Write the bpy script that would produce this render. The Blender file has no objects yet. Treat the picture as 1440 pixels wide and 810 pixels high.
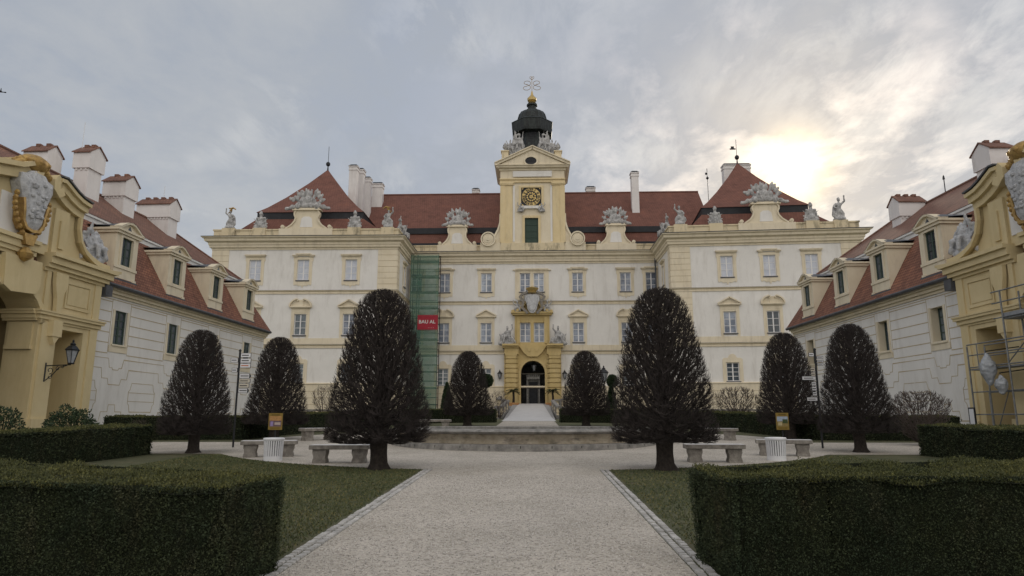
AURA = (16.0, 1.7, .28)
CLOUD = 4.15
SUNE = 1.0
EXPO = 0.36
BACK = 2.1
import bpy, bmesh, math, random
import numpy as np
from mathutils import Vector, Matrix, noise as mnoise
R = math.radians
sc = bpy.context.scene
COL = sc.collection
rnd = random.Random(7)

# ------------------------------------------------------------------ camera
CAM = Vector((0.45, 0.0, 1.6))
PITCH, YAW, FPX = R(10.85), R(1.875), 960.0
fw = Vector((-math.sin(YAW) * math.cos(PITCH), math.cos(YAW) * math.cos(PITCH), math.sin(PITCH)))
rt = Vector((math.cos(YAW), math.sin(YAW), 0))
up = rt.cross(fw)
cd = bpy.data.cameras.new('camera'); cam = bpy.data.objects.new('camera', cd); COL.objects.link(cam)
cd.sensor_width = 36; cd.lens = 24; cd.clip_end = 4000; cd.clip_start = 0.1
cam.location = CAM; cam.rotation_euler = (R(90) + PITCH, 0, YAW)
sc.camera = cam

def ray(px, py): return fw + rt * ((px - 720) / FPX) + up * ((405 - py) / FPX)
SL = 0.027
def gz(y): return SL * min(max(y, -20), 58)
def G(px, py):
    d = ray(px, py)
    t = (SL * CAM.y - CAM.z) / (d.z - SL * d.y)
    p = CAM + d * t
    return p
def atY(px, py, Y):
    d = ray(px, py); return CAM + d * ((Y - CAM.y) / d.y)

class Fr:
    """upright facade frame: u along the wall, d outward, z up"""
    def __init__(s, ox, oy, ang):
        s.o = Vector((ox, oy, 0)); s.a = ang
        s.U = Vector((math.cos(ang), math.sin(ang), 0)); s.N = Vector((math.sin(ang), -math.cos(ang), 0))
    def P(s, u, d, z): return s.o + s.U * u + s.N * d + Vector((0, 0, z))
    def px(s, px, py, d=0.0):
        r = ray(px, py); o = s.o + s.N * d
        t = (o - CAM).dot(s.N) / r.dot(s.N)
        p = CAM + r * t
        return (p - o).dot(s.U), p.z
    def off(s, d, u=0.0):
        q = s.P(u, d, 0); return Fr(q.x, q.y, s.a)
W0 = Fr(0, 0, 0)   # world frame:  u=x, d=-y
W0.N = Vector((0, 1, 0))

# ------------------------------------------------------------------ mesh builder
class MB:
    def __init__(s, F=None): s.v = []; s.f = []; s.F = F
    def pt(s, u, d, z):
        s.v.append(tuple(s.F.P(u, d, z)) if s.F else (u, d, z)); return len(s.v) - 1
    def quad(s, *ps): s.f.append(tuple(s.pt(*p) for p in ps))
    def box(s, u0, u1, d0, d1, z0, z1):
        i = [s.pt(u, d, z) for z in (z0, z1) for d in (d0, d1) for u in (u0, u1)]
        for a in ((0,1,3,2),(4,6,7,5),(0,4,5,1),(2,3,7,6),(0,2,6,4),(1,5,7,3)): s.f.append(tuple(i[k] for k in a))
    def prism(s, poly, d0, d1):               # polygon in (u,z)
        n = len(poly)
        a = [s.pt(p[0], d0, p[1]) for p in poly]; b = [s.pt(p[0], d1, p[1]) for p in poly]
        s.f.append(tuple(a)); s.f.append(tuple(reversed(b)))
        for i in range(n): s.f.append((a[i], b[i], b[(i+1) % n], a[(i+1) % n]))
    def slab(s, poly, z0, z1):                # polygon in (u,d)
        n = len(poly)
        fz0 = z0 if callable(z0) else (lambda p: z0); fz1 = z1 if callable(z1) else (lambda p: z1)
        a = [s.pt(p[0], p[1], fz0(p)) for p in poly]; b = [s.pt(p[0], p[1], fz1(p)) for p in poly]
        s.f.append(tuple(reversed(a))); s.f.append(tuple(b))
        for i in range(n): s.f.append((a[i], a[(i+1) % n], b[(i+1) % n], b[i]))
    def frust(s, r0, z0, r1, z1):             # rectangles (u0,u1,d0,d1)
        def ring(r, z): return [s.pt(r[0], r[2], z), s.pt(r[1], r[2], z), s.pt(r[1], r[3], z), s.pt(r[0], r[3], z)]
        a = ring(r0, z0); b = ring(r1, z1)
        s.f.append(tuple(a)); s.f.append(tuple(b))
        for i in range(4): s.f.append((a[i], a[(i+1) % 4], b[(i+1) % 4], b[i]))
    def tube(s, pts, r, n=6, caps=True):      # pts in local coords; r number or list
        P = [Vector(s.F.P(*p)) if s.F else Vector(p) for p in pts]
        rr = r if isinstance(r, (list, tuple)) else [r] * len(P)
        rings = []
        for i, p in enumerate(P):
            t = (P[min(i+1, len(P)-1)] - P[max(i-1, 0)])
            if t.length < 1e-9: t = Vector((0, 0, 1))
            t.normalize()
            a = t.cross(Vector((0, 0, 1)) if abs(t.z) < .9 else Vector((1, 0, 0))).normalized(); b = t.cross(a)
            k = len(s.v)
            for j in range(n):
                q = p + (a * math.cos(2*math.pi*j/n) + b * math.sin(2*math.pi*j/n)) * rr[i]
                s.v.append(tuple(q))
            rings.append(list(range(k, k+n)))
        for A, B in zip(rings, rings[1:]):
            for j in range(n): s.f.append((A[j], A[(j+1) % n], B[(j+1) % n], B[j]))
        if caps: s.f.append(tuple(reversed(rings[0]))); s.f.append(tuple(rings[-1]))
    def lathe(s, c, prof, n=16, sx=1, sy=1, ph=0.0):     # prof: (r,z)
        C = Vector(s.F.P(*c)) if s.F else Vector(c); rings = []
        for r, z in prof:
            k = len(s.v)
            for j in range(n):
                a = 2*math.pi*j/n + ph
                s.v.append((C.x + r*sx*math.cos(a), C.y + r*sy*math.sin(a), C.z + z))
            rings.append(list(range(k, k+n)))
        for A, B in zip(rings, rings[1:]):
            for j in range(n): s.f.append((A[j], A[(j+1) % n], B[(j+1) % n], B[j]))
        s.f.append(tuple(reversed(rings[0]))); s.f.append(tuple(rings[-1]))
    def strip(s, path, w, d0, d1, closed=False, side=0):         # ribbon along a (u,z) path, extruded d0..d1
        n = len(path); L = []; Rr = []
        for i in range(n):
            if closed: a, b = path[(i-1) % n], path[(i+1) % n]
            else: a, b = path[max(i-1, 0)], path[min(i+1, n-1)]
            tx, tz = b[0]-a[0], b[1]-a[1]; l = math.hypot(tx, tz) or 1; nx, nz = -tz/l, tx/l
            k = 1.0
            if 0 < i < n-1 or closed:
                p0 = path[(i-1) % n]; ex, ez = path[i][0]-p0[0], path[i][1]-p0[1]; el = math.hypot(ex, ez) or 1
                c = abs((ex*tx+ez*tz)/(el*l)); k = 1/max(c, .5)
            o0, o1 = (-w/2*k, w/2*k) if side == 0 else ((0, w*k) if side > 0 else (-w*k, 0))
            L.append((path[i][0]+nx*o1, path[i][1]+nz*o1)); Rr.append((path[i][0]+nx*o0, path[i][1]+nz*o0))
        m = n if closed else n-1
        for i in range(m):
            j = (i+1) % n
            s.prism([Rr[i], Rr[j], L[j], L[i]], d0, d1)
    def wall(s, u0, u1, z0, z1, holes, d=0.0, depth=0.25):       # front skin with openings and reveals
        us = sorted({u0, u1, *[h[0] for h in holes], *[h[1] for h in holes]}); us = [u for u in us if u0 <= u <= u1]
        zs = sorted({z0, z1, *[h[2] for h in holes], *[h[3] for h in holes]}); zs = [z for z in zs if z0 <= z <= z1]
        for i in range(len(us)-1):
            j = 0
            while j < len(zs)-1:
                um, zm = (us[i]+us[i+1])/2, (zs[j]+zs[j+1])/2
                if not any(h[0] < um < h[1] and h[2] < zm < h[3] for h in holes):
                    s.quad((us[i], d, zs[j]), (us[i+1], d, zs[j]), (us[i+1], d, zs[j+1]), (us[i], d, zs[j+1]))
                j += 1
        for h in holes:
            a, b, c, e = h[:4]; dp = h[4] if len(h) > 4 else depth
            s.quad((a, d, c), (a, d-dp, c), (a, d-dp, e), (a, d, e)); s.quad((b, d, c), (b, d, e), (b, d-dp, e), (b, d-dp, c))
            s.quad((a, d, e), (a, d-dp, e), (b, d-dp, e), (b, d, e)); s.quad((a, d, c), (b, d, c), (b, d-dp, c), (a, d-dp, c))
            if not (len(h) > 5 and h[5]):
                s.quad((a, d-dp, c), (b, d-dp, c), (b, d-dp, e), (a, d-dp, e))
    def mold(s, path, prof, closed=False):    # sweep profile (d,z) along world xy path, outward on the right hand of travel
        n = len(path); offs = []
        for i in range(n):
            def nrm(a, b):
                t = Vector((b[0]-a[0], b[1]-a[1])); t.normalize(); return Vector((t.y, -t.x))
            if i == 0 and not closed: m = nrm(path[0], path[1])
            elif i == n-1 and not closed: m = nrm(path[-2], path[-1])
            else:
                a, b = nrm(path[i-1], path[i]), nrm(path[i], path[(i+1) % n]); m = (a+b); m = m / max(m.dot(a), .3) if m.length > 1e-6 else a
            offs.append(m)
        rings = []
        for i in range(n):
            k = len(s.v)
            for d, z in prof: s.v.append((path[i][0]+offs[i].x*d, path[i][1]+offs[i].y*d, z))
            rings.append(list(range(k, k+len(prof))))
        q = len(prof)
        pairs = list(zip(rings, rings[1:])) + ([(rings[-1], rings[0])] if closed else [])
        for A, B in pairs:
            for j in range(q): s.f.append((A[j], B[j], B[(j+1) % q], A[(j+1) % q]))
        if not closed: s.f.append(tuple(rings[0])); s.f.append(tuple(reversed(rings[-1])))
    def mesh(s, name, mat, origin=(0,0,0), smooth=False, bevel=0):
        o = Vector(origin)
        me = bpy.data.meshes.new(name)
        me.from_pydata([(x-o.x, y-o.y, z-o.z) for x, y, z in s.v], [], s.f)
        bm = bmesh.new(); bm.from_mesh(me); bmesh.ops.recalc_face_normals(bm, faces=bm.faces)
        if bevel: bmesh.ops.bevel(bm, geom=bm.edges[:], offset=bevel, segments=1, affect='EDGES', clamp_overlap=True)
        bm.to_mesh(me); bm.free()
        for m in (mat if isinstance(mat, (list, tuple)) else [mat]): me.materials.append(m)
        if smooth: me.polygons.foreach_set('use_smooth', [True]*len(me.polygons))
        me.update(); return me
    def build(s, name, mat, parent=None, **k):
        o = Vector(wloc(parent)) if parent is not None else Vector((0,0,0))
        me = s.mesh(name, mat, o, **k)
        return link(name, me, parent)

def wloc(o):
    l = Vector(o.location)
    while o.parent: o = o.parent; l = l + Vector(o.location)
    return l
def link(name, me, parent=None, loc=(0,0,0), rz=0.0, rot=None, scale=None):
    ob = bpy.data.objects.new(name, me); COL.objects.link(ob)
    if parent is not None: ob.parent = parent
    ob.location = loc; ob.rotation_euler = rot if rot else (0, 0, rz)
    if scale is not None: ob.scale = scale if isinstance(scale, (tuple, list)) else (scale,)*3
    return ob
def tag(o, label=None, cat=None, group=None, kind=None):
    for k, v in (('label', label), ('category', cat), ('group', group), ('kind', kind)):
        if v: o[k] = v
    return o
def empty(name, loc, label, cat, group=None, rz=0.0, scale=1.0):
    o = bpy.data.objects.new(name, None); COL.objects.link(o); o.location = loc; o.rotation_euler = (0,0,rz); o.scale = (scale,)*3
    o.empty_display_size = .2
    return tag(o, label, cat, group)
def dup(root, loc, rz=0.0, scale=1.0, label=None):
    r = root.copy(); COL.objects.link(r); r.location = loc; r.rotation_euler = (0,0,rz)
    r.scale = scale if isinstance(scale, (tuple, list)) else (scale,)*3
    if label: r['label'] = label
    for ch in list(root.children):
        c = ch.copy(); COL.objects.link(c); c.parent = r
        for g in list(ch.children):
            d = g.copy(); COL.objects.link(d); d.parent = c
    return r
def np_mesh(name, V, Fc, mats, mat_idx=None, smooth=False):
    me = bpy.data.meshes.new(name); V = np.asarray(V, dtype=np.float32); Fc = np.asarray(Fc, dtype=np.int32)
    nf, k = Fc.shape
    me.vertices.add(len(V)); me.vertices.foreach_set('co', V.ravel())
    me.loops.add(nf*k); me.loops.foreach_set('vertex_index', Fc.ravel())
    me.polygons.add(nf); me.polygons.foreach_set('loop_start', np.arange(0, nf*k, k, dtype=np.int32))
    try: me.polygons.foreach_set('loop_total', np.full(nf, k, dtype=np.int32))
    except Exception: pass
    for m in mats: me.materials.append(m)
    if mat_idx is not None: me.polygons.foreach_set('material_index', np.asarray(mat_idx, dtype=np.int32))
    if smooth: me.polygons.foreach_set('use_smooth', [True]*nf)
    me.update(calc_edges=True); me.validate(); return me

_tab = np.random.default_rng(99).uniform(-1, 1, (32, 32, 32))
def vnoise(p):
    i = np.floor(p).astype(int); f = p-i; f = f*f*(3-2*f); o = 0
    for dx in (0, 1):
        for dy in (0, 1):
            for dz in (0, 1):
                w_ = (f[:,0] if dx else 1-f[:,0])*(f[:,1] if dy else 1-f[:,1])*(f[:,2] if dz else 1-f[:,2])
                o = o + w_*_tab[(i[:,0]+dx) % 32, (i[:,1]+dy) % 32, (i[:,2]+dz) % 32]
    return o
# ------------------------------------------------------------------ materials
class N:
    def __init__(s, nt): s.nt = nt; s.nt.nodes.clear()
    def n(s, t, **k):
        x = s.nt.nodes.new(t)
        for a, v in k.items():
            if a.startswith('i_'): x.inputs[a[2:].replace('_', ' ')].default_value = v
            else: setattr(x, a, v)
        return x
    def l(s, a, b): s.nt.links.new(a, b)
def ramp(n, fac, stops):
    r = n.n('ShaderNodeValToRGB'); e = r.color_ramp.elements
    while len(e) > 1: e.remove(e[-1])
    e[0].position = stops[0][0]; e[0].color = (*stops[0][1], 1)
    for p, c in stops[1:]:
        q = e.new(p); q.color = (*c, 1)
    n.l(fac, r.inputs['Fac']); return r.outputs['Color']
def g3(v): return (v, v, v)
def mat(name, col, col2=None, scale=3.0, rough=.85, bump=.0, bscale=40, metal=0, spec=.3, detail=6, mid=(.35, .7), stain=None, stscale=(1,1,.2), coords='P', island=None, stamt=.6):
    m = bpy.data.materials.new(name); m.use_nodes = True; n = N(m.node_tree)
    out = n.n('ShaderNodeOutputMaterial'); b = n.n('ShaderNodeBsdfPrincipled', i_Roughness=rough, i_Metallic=metal)
    b.inputs['Specular IOR Level'].default_value = spec
    n.l(b.outputs[0], out.inputs[0])
    if coords == 'P': co = n.n('ShaderNodeNewGeometry').outputs['Position']
    else: co = n.n('ShaderNodeTexCoord').outputs['Object']
    color = None
    if col2:
        t = n.n('ShaderNodeTexNoise', i_Scale=scale, i_Detail=detail, i_Roughness=.65); n.l(co, t.inputs['Vector'])
        color = ramp(n, t.outputs['Fac'], [(mid[0], col), (mid[1], col2)])
    if stain:
        mp = n.n('ShaderNodeMapping'); mp.inputs['Scale'].default_value = stscale; n.l(co, mp.inputs['Vector'])
        t2 = n.n('ShaderNodeTexNoise', i_Scale=1.6, i_Detail=8, i_Roughness=.7); n.l(mp.outputs[0], t2.inputs['Vector'])
        f = ramp(n, t2.outputs['Fac'], [(.5, g3(0)), (.72, g3(stamt))])
        mx = n.n('ShaderNodeMix', data_type='RGBA'); n.l(f, mx.inputs[0])
        if color: n.l(color, mx.inputs[6])
        else: mx.inputs[6].default_value = (*col, 1)
        mx.inputs[7].default_value = (*stain, 1); color = mx.outputs[2]
    if island:
        ge = n.n('ShaderNodeNewGeometry')
        c2 = ramp(n, ge.outputs['Random Per Island'], island)
        if color:
            mx = n.n('ShaderNodeMix', data_type='RGBA', blend_type='MULTIPLY'); mx.inputs[0].default_value = 1
            n.l(color, mx.inputs[6]); n.l(c2, mx.inputs[7]); color = mx.outputs[2]
        else: color = c2
    if color: n.l(color, b.inputs['Base Color'])
    else: b.inputs['Base Color'].default_value = (*col, 1)
    if bump:
        t = n.n('ShaderNodeTexNoise', i_Scale=bscale, i_Detail=8, i_Roughness=.7); n.l(co, t.inputs['Vector'])
        bp = n.n('ShaderNodeBump', i_Strength=bump, i_Distance=.05); n.l(t.outputs['Fac'], bp.inputs['Height']); n.l(bp.outputs[0], b.inputs['Normal'])
    return m
def tile_mat(name, cols, rowh, tw):
    m = bpy.data.materials.new(name); m.use_nodes = True; n = N(m.node_tree)
    out = n.n('ShaderNodeOutputMaterial'); b = n.n('ShaderNodeBsdfPrincipled', i_Roughness=.9); n.l(b.outputs[0], out.inputs[0])
    b.inputs['Specular IOR Level'].default_value = .2
    geo = n.n('ShaderNodeNewGeometry'); sp = n.n('ShaderNodeSeparateXYZ'); n.l(geo.outputs['Position'], sp.inputs[0])
    nz = n.n('ShaderNodeTexNoise', i_Scale=.35, i_Detail=2); n.l(geo.outputs['Position'], nz.inputs['Vector'])
    ad = n.n('ShaderNodeMath', operation='ADD'); n.l(sp.outputs[0], ad.inputs[0]); n.l(sp.outputs[1], ad.inputs[1])
    cb = n.n('ShaderNodeCombineXYZ'); n.l(ad.outputs[0], cb.inputs[0])
    wz = n.n('ShaderNodeMath', operation='MULTIPLY_ADD'); n.l(nz.outputs['Fac'], wz.inputs[0]); wz.inputs[1].default_value = .12; n.l(sp.outputs[2], wz.inputs[2])
    n.l(wz.outputs[0], cb.inputs[1])
    br = n.n('ShaderNodeTexBrick', i_Scale=1.0); br.inputs['Brick Width'].default_value = tw; br.inputs['Row Height'].default_value = rowh
    br.inputs['Mortar Size'].default_value = rowh*.09; br.inputs['Mortar Smooth'].default_value = .2
    br.inputs['Color1'].default_value = (*cols[0], 1); br.inputs['Color2'].default_value = (*cols[1], 1); br.inputs['Mortar'].default_value = (*cols[2], 1); br.inputs['Bias'].default_value = 0
    n.l(cb.outputs[0], br.inputs['Vector'])
    t = n.n('ShaderNodeTexNoise', i_Scale=.9, i_Detail=8, i_Roughness=.75); n.l(geo.outputs['Position'], t.inputs['Vector'])
    v = ramp(n, t.outputs['Fac'], [(.28, (.60,.60,.62)), (.42, (.88,.87,.86)), (.55, (1.02,1,.98)), (.75, (1.32,1.18,1.02))])
    mx = n.n('ShaderNodeMix', data_type='RGBA', blend_type='MULTIPLY'); mx.inputs[0].default_value = 1
    n.l(br.outputs['Color'], mx.inputs[6]); n.l(v, mx.inputs[7]); n.l(mx.outputs[2], b.inputs['Base Color'])
    fr = n.n('ShaderNodeMath', operation='DIVIDE'); n.l(wz.outputs[0], fr.inputs[0]); fr.inputs[1].default_value = rowh
    f2 = n.n('ShaderNodeMath', operation='FRACT'); n.l(fr.outputs[0], f2.inputs[0])
    inv = n.n('ShaderNodeMath', operation='SUBTRACT'); inv.inputs[0].default_value = 1; n.l(f2.outputs[0], inv.inputs[1])
    bp = n.n('ShaderNodeBump', i_Strength=.55, i_Distance=.04); n.l(inv.outputs[0], bp.inputs['Height']); n.l(bp.outputs[0], b.inputs['Normal'])
    return m
M = {}
M['white'] = mat('white_plaster', (.70,.69,.67), (.77,.76,.74), .5, .9, .12, 30, stain=(.50,.475,.44), stamt=.5)
M['yellow'] = mat('yellow_plaster', (.66,.54,.32), (.72,.60,.38), .8, .9, .1, 25, stain=(.42,.36,.25), stamt=.5)
M['trim'] = mat('pale_yellow_plaster', (.68,.605,.46), (.74,.67,.53), .8, .9, .08, 25, stain=(.40,.35,.27), stamt=.5)
M['ochre'] = mat('ochre_plaster', (.50,.385,.175), (.58,.455,.23), 1.0, .88, .1, 25, stain=(.36,.29,.15), stamt=.55)
M['gate'] = mat('gate_yellow_plaster', (.58,.48,.28), (.64,.54,.33), .7, .88, .12, 20, stain=(.46,.37,.2), stamt=.5)
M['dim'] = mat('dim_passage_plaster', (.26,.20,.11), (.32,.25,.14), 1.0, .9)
M['joint'] = mat('wall_joint', (.42,.34,.22), (.5,.42,.28), 2, .9)
M['parapet'] = mat('weathered_parapet', (.62,.53,.36), (.68,.59,.42), 1.2, .9, .15, 20, stain=(.10,.095,.07), stscale=(.7,.7,.25), stamt=1.0)
M['tile'] = tile_mat('red_roof_tile', ((.205,.098,.08), (.175,.085,.068), (.11,.055,.045)), .2, .3)
M['tilew'] = tile_mat('wing_roof_tile', ((.28,.135,.095), (.18,.088,.066), (.09,.05,.042)), .17, .22)
M['tileup'] = tile_mat('upper_roof_tile', ((.235,.13,.10), (.18,.10,.08), (.10,.06,.05)), .15, .22)
M['lead'] = mat('dark_lead', (.055,.06,.07), (.11,.115,.13), 2, .55, .05, 30, metal=.2, spec=.5)
M['band'] = mat('black_sheet', (.018,.02,.024), (.03,.032,.04), 2, .6)
M['copper'] = mat('dark_copper', (.012,.014,.016), (.03,.035,.036), 3, .5, .1, 20, metal=.2, stain=(.09,.12,.11), stscale=(3,3,.3), stamt=.6)
M['stone'] = mat('statue_stone', (.28,.28,.285), (.56,.56,.56), 2.2, .9, .5, 18, stain=(.07,.07,.07), stscale=(3.5,3.5,2.2), stamt=.9)  # stain blotches also stand in for shaded recesses of the carving
M['stoneb'] = mat('bench_stone', (.16,.145,.13), (.33,.31,.28), 6, .85, .35, 30, stain=(.1,.09,.08), stamt=.7, stscale=(3,3,2))
M['stonet'] = mat('bench_top', (.55,.55,.56), (.7,.7,.71), 5, .75, .2, 40)
M['basin'] = mat('basin_stone', (.30,.26,.19), (.50,.44,.36), 2.5, .9, .35, 12, stain=(.08,.075,.065), stscale=(1.2,1.2,2.5), stamt=.9)
M['basinc'] = mat('basin_cap', (.16,.155,.15), (.33,.32,.30), 4, .85, .35, 15, stain=(.09,.09,.085), stamt=.7, stscale=(2,2,2))
M['gold'] = mat('gilding', (.58,.44,.19), (.42,.30,.11), 8, .4, .1, 30, metal=.5, spec=.5)
M['goldm'] = mat('aged_gold', (.5,.34,.12), (.28,.17,.07), 6, .5, .2, 30, metal=.5)
M['frame'] = mat('white_window_frame', (.74,.74,.75), None, rough=.5)
M['gframe'] = mat('green_window_frame', (.045,.07,.06), None, rough=.5)
M['shut'] = mat('green_shutter', (.035,.06,.05), (.05,.08,.065), 6, .7)
def gmat(*a, **k):
    m = mat(*a, **k); n = m.node_tree; b = [x for x in n.nodes if x.type == 'BSDF_PRINCIPLED'][0]; l = b.inputs['Base Color'].links[0]; src = l.from_socket
    oi = n.nodes.new('ShaderNodeObjectInfo'); w_ = N.__new__(N); w_.nt = n; c = ramp(w_, oi.outputs['Random'], [(0, (.5,.52,.56)), (.45, (.95,.96,1)), (.8, (1.25,1.25,1.25)), (1, (1.7,1.68,1.62))])
    mx = n.nodes.new('ShaderNodeMix'); mx.data_type = 'RGBA'; mx.blend_type = 'MULTIPLY'; mx.inputs[0].default_value = 1; n.links.new(src, mx.inputs[6]); n.links.new(c, mx.inputs[7]); n.links.new(mx.outputs[2], b.inputs['Base Color']); return m
M['glass'] = gmat('window_glass', (.12,.145,.19), (.3,.34,.41), 1.1, .08, spec=.6, mid=(.38,.62))
M['glassp'] = mat('curtained_glass', (.45,.49,.58), (.6,.63,.70), 1.6, .12, spec=.5)
M['glassd'] = gmat('dark_glass', (.05,.065,.08), (.13,.16,.18), 1.2, .08, spec=.6)
M['sill'] = mat('metal_sill', (.16,.16,.17), None, rough=.5)
M['metal'] = mat('black_iron', (.012,.014,.018), (.03,.032,.036), 8, .5, metal=.3, spec=.5)
M['chim'] = mat('chimney_plaster', (.68,.66,.66), (.76,.74,.74), .9, .9, .1, 20, stain=(.45,.42,.4), stamt=.45)
M['gravel'] = None
M['bark'] = mat('dark_bark', (.022,.018,.016), (.055,.045,.038), 14, .95, .6, 40, coords='O')
M['twig'] = mat('dark_twig', (.036,.030,.029), (.062,.052,.049), 5, .95, coords='O')
M['twigb'] = mat('brown_twig', (.07,.056,.05), (.11,.09,.08), 5, .95, coords='O')
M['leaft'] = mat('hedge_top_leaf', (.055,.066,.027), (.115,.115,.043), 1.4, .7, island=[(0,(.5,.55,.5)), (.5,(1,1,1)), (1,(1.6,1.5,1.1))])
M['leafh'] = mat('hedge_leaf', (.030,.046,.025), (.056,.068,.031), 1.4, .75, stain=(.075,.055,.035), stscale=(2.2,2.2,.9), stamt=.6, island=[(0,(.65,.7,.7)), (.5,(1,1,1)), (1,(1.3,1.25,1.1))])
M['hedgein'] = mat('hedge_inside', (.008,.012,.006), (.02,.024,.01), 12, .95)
M['leafd'] = mat('dark_leaf', (.025,.045,.025), (.045,.07,.03), 3, .6, island=[(0,(.6,.6,.6)), (1,(1.3,1.3,1.2))])
M['white_paint'] = mat('white_paint', (.74,.75,.78), (.66,.67,.70), 3, .45)
M['snet'] = None
# ------------------------------------------------------------------ world and sun
_sd = ray(1112, 238).normalized()
SUN_EL = math.asin(_sd.z); SUN_AZ = math.atan2(_sd.x, _sd.y)      # azimuth from +Y towards +X
w = bpy.data.worlds.new('World'); sc.world = w; w.use_nodes = True; n = N(w.node_tree)
wo = n.n('ShaderNodeOutputWorld')
sky = n.n('ShaderNodeTexSky', sky_type='NISHITA', sun_disc=False, sun_elevation=SUN_EL, sun_rotation=SUN_AZ, dust_density=3.0, air_density=1.0, altitude=200)
tc = n.n('ShaderNodeTexCoord'); D = tc.outputs['Generated']
sp = n.n('ShaderNodeSeparateXYZ'); n.l(D, sp.inputs[0])
def m1(op, a, b=None, c=None, clamp=False):
    x = n.n('ShaderNodeMath', operation=op, use_clamp=clamp)
    for i, v in enumerate((a, b, c)):
        if v is None: continue
        if isinstance(v, (int, float)): x.inputs[i].default_value = v
        else: n.l(v, x.inputs[i])
    return x.outputs[0]
zz = m1('MAXIMUM', sp.outputs[2], 0.0); zd = m1('ADD', zz, .16)
cx = m1('DIVIDE', sp.outputs[0], zd); cy = m1('DIVIDE', sp.outputs[1], zd)
cb = n.n('ShaderNodeCombineXYZ'); n.l(cx, cb.inputs[0]); n.l(cy, cb.inputs[1])
mp = n.n('ShaderNodeMapping'); mp.inputs['Scale'].default_value = (1.0, .8, 1); mp.inputs['Rotation'].default_value = (0, 0, R(25)); n.l(cb.outputs[0], mp.inputs[0])
n1 = n.n('ShaderNodeTexNoise', i_Scale=1.5, i_Detail=9, i_Roughness=.62, i_Distortion=.25); n.l(mp.outputs[0], n1.inputs['Vector'])
n2 = n.n('ShaderNodeTexNoise', i_Scale=5.5, i_Detail=8, i_Roughness=.6, i_Distortion=.3); n.l(mp.outputs[0], n2.inputs['Vector'])
n3 = n.n('ShaderNodeTexNoise', i_Scale=.55, i_Detail=3, i_Roughness=.5); n.l(mp.outputs[0], n3.inputs['Vector'])
dens = m1('ADD', m1('MULTIPLY', n1.outputs['Fac'], .62), m1('MULTIPLY', n2.outputs['Fac'], .38))
cover = ramp(n, dens, [(.38, g3(.86)), (.5, g3(.98))])
# sun aureole seen through thin cloud
dt = n.n('ShaderNodeVectorMath', operation='DOT_PRODUCT'); n.l(D, dt.inputs[0]); dt.inputs[1].default_value = tuple(_sd)
dp = m1('MAXIMUM', dt.outputs['Value'], 0.0)
ga = m1('POWER', dp, 1500.0); gb = m1('POWER', dp, 75.0); gc = m1('POWER', dp, 9.0)
glow = m1('ADD', m1('ADD', m1('MULTIPLY', ga, AURA[0]), m1('MULTIPLY', gb, AURA[1])), m1('MULTIPLY', gc, AURA[2]))
# veil thickness lights and darkens the cloud sheet
shade = ramp(n, m1('ADD', m1('MULTIPLY', n3.outputs['Fac'], .4), m1('MULTIPLY', dens, .6)), [(.32, (.57,.66,.82)), (.44, (.68,.76,.90)), (.52, (.75,.815,.92)), (.62, (.90,.94,.99)), (.74, (.80,.84,.90))])
# extra warm brightness added to the unseen rear sky, to fill the shaded facades
mr = n.n('ShaderNodeMapRange', interpolation_type='SMOOTHSTEP'); n.l(sp.outputs[1], mr.inputs[0]); mr.inputs[1].default_value = .35; mr.inputs[2].default_value = -.35; mr.inputs[3].default_value = 1.0; mr.inputs[4].default_value = BACK
wm = n.n('ShaderNodeMix', data_type='RGBA', blend_type='MULTIPLY'); wm.inputs[0].default_value = 1; n.l(shade, wm.inputs[6])
wr_ = n.n('ShaderNodeMix', data_type='RGBA'); n.l(m1('SUBTRACT', mr.outputs[0], 1.0, clamp=True), wr_.inputs[0]); wr_.inputs[6].default_value = (1,1,1,1); wr_.inputs[7].default_value = (1.20,1.05,.88,1); n.l(wr_.outputs[2], wm.inputs[7])
# small bright wisps of altocumulus, mostly in the sunward half
mpw = n.n('ShaderNodeMapping'); mpw.inputs['Scale'].default_value = (1.0, .42, 1); mpw.inputs['Rotation'].default_value = (0, 0, R(-38)); n.l(cb.outputs[0], mpw.inputs[0])
nw = n.n('ShaderNodeTexNoise', i_Scale=5.2, i_Detail=10, i_Roughness=.66, i_Distortion=.35); n.l(mpw.outputs[0], nw.inputs['Vector'])
wsp = ramp(n, nw.outputs['Fac'], [(.46, g3(0)), (.56, g3(.55)), (.7, g3(1))])
nm = n.n('ShaderNodeTexNoise', i_Scale=1.6, i_Detail=3, i_Distortion=.4); n.l(cb.outputs[0], nm.inputs['Vector'])
msk = ramp(n, m1('ADD', nm.outputs['Fac'], m1('MULTIPLY', sp.outputs[0], .28)), [(.44, g3(0)), (.62, g3(1))])
wsm = n.n('ShaderNodeMix', data_type='RGBA', blend_type='MULTIPLY'); wsm.inputs[0].default_value = 1; n.l(wsp, wsm.inputs[6]); n.l(msk, wsm.inputs[7])
wad = n.n('ShaderNodeMix', data_type='RGBA', blend_type='ADD'); n.l(wm.outputs[2], wad.inputs[6]); wad.inputs[7].default_value = (.46,.42,.34,1); n.l(wsm.outputs[2], wad.inputs[0])
cs = n.n('ShaderNodeVectorMath', operation='SCALE'); n.l(wad.outputs[2], cs.inputs[0]); n.l(m1('MULTIPLY', mr.outputs[0], CLOUD), cs.inputs['Scale'])
gcol = n.n('ShaderNodeVectorMath', operation='SCALE'); gcol.inputs[0].default_value = (1.0, .70, .30); n.l(glow, gcol.inputs['Scale'])
gm = n.n('ShaderNodeVectorMath', operation='MULTIPLY'); n.l(gcol.outputs[0], gm.inputs[0])
gv = ramp(n, dens, [(.38, g3(.75)), (.6, g3(1.15))]); n.l(gv, gm.inputs[1])
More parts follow.
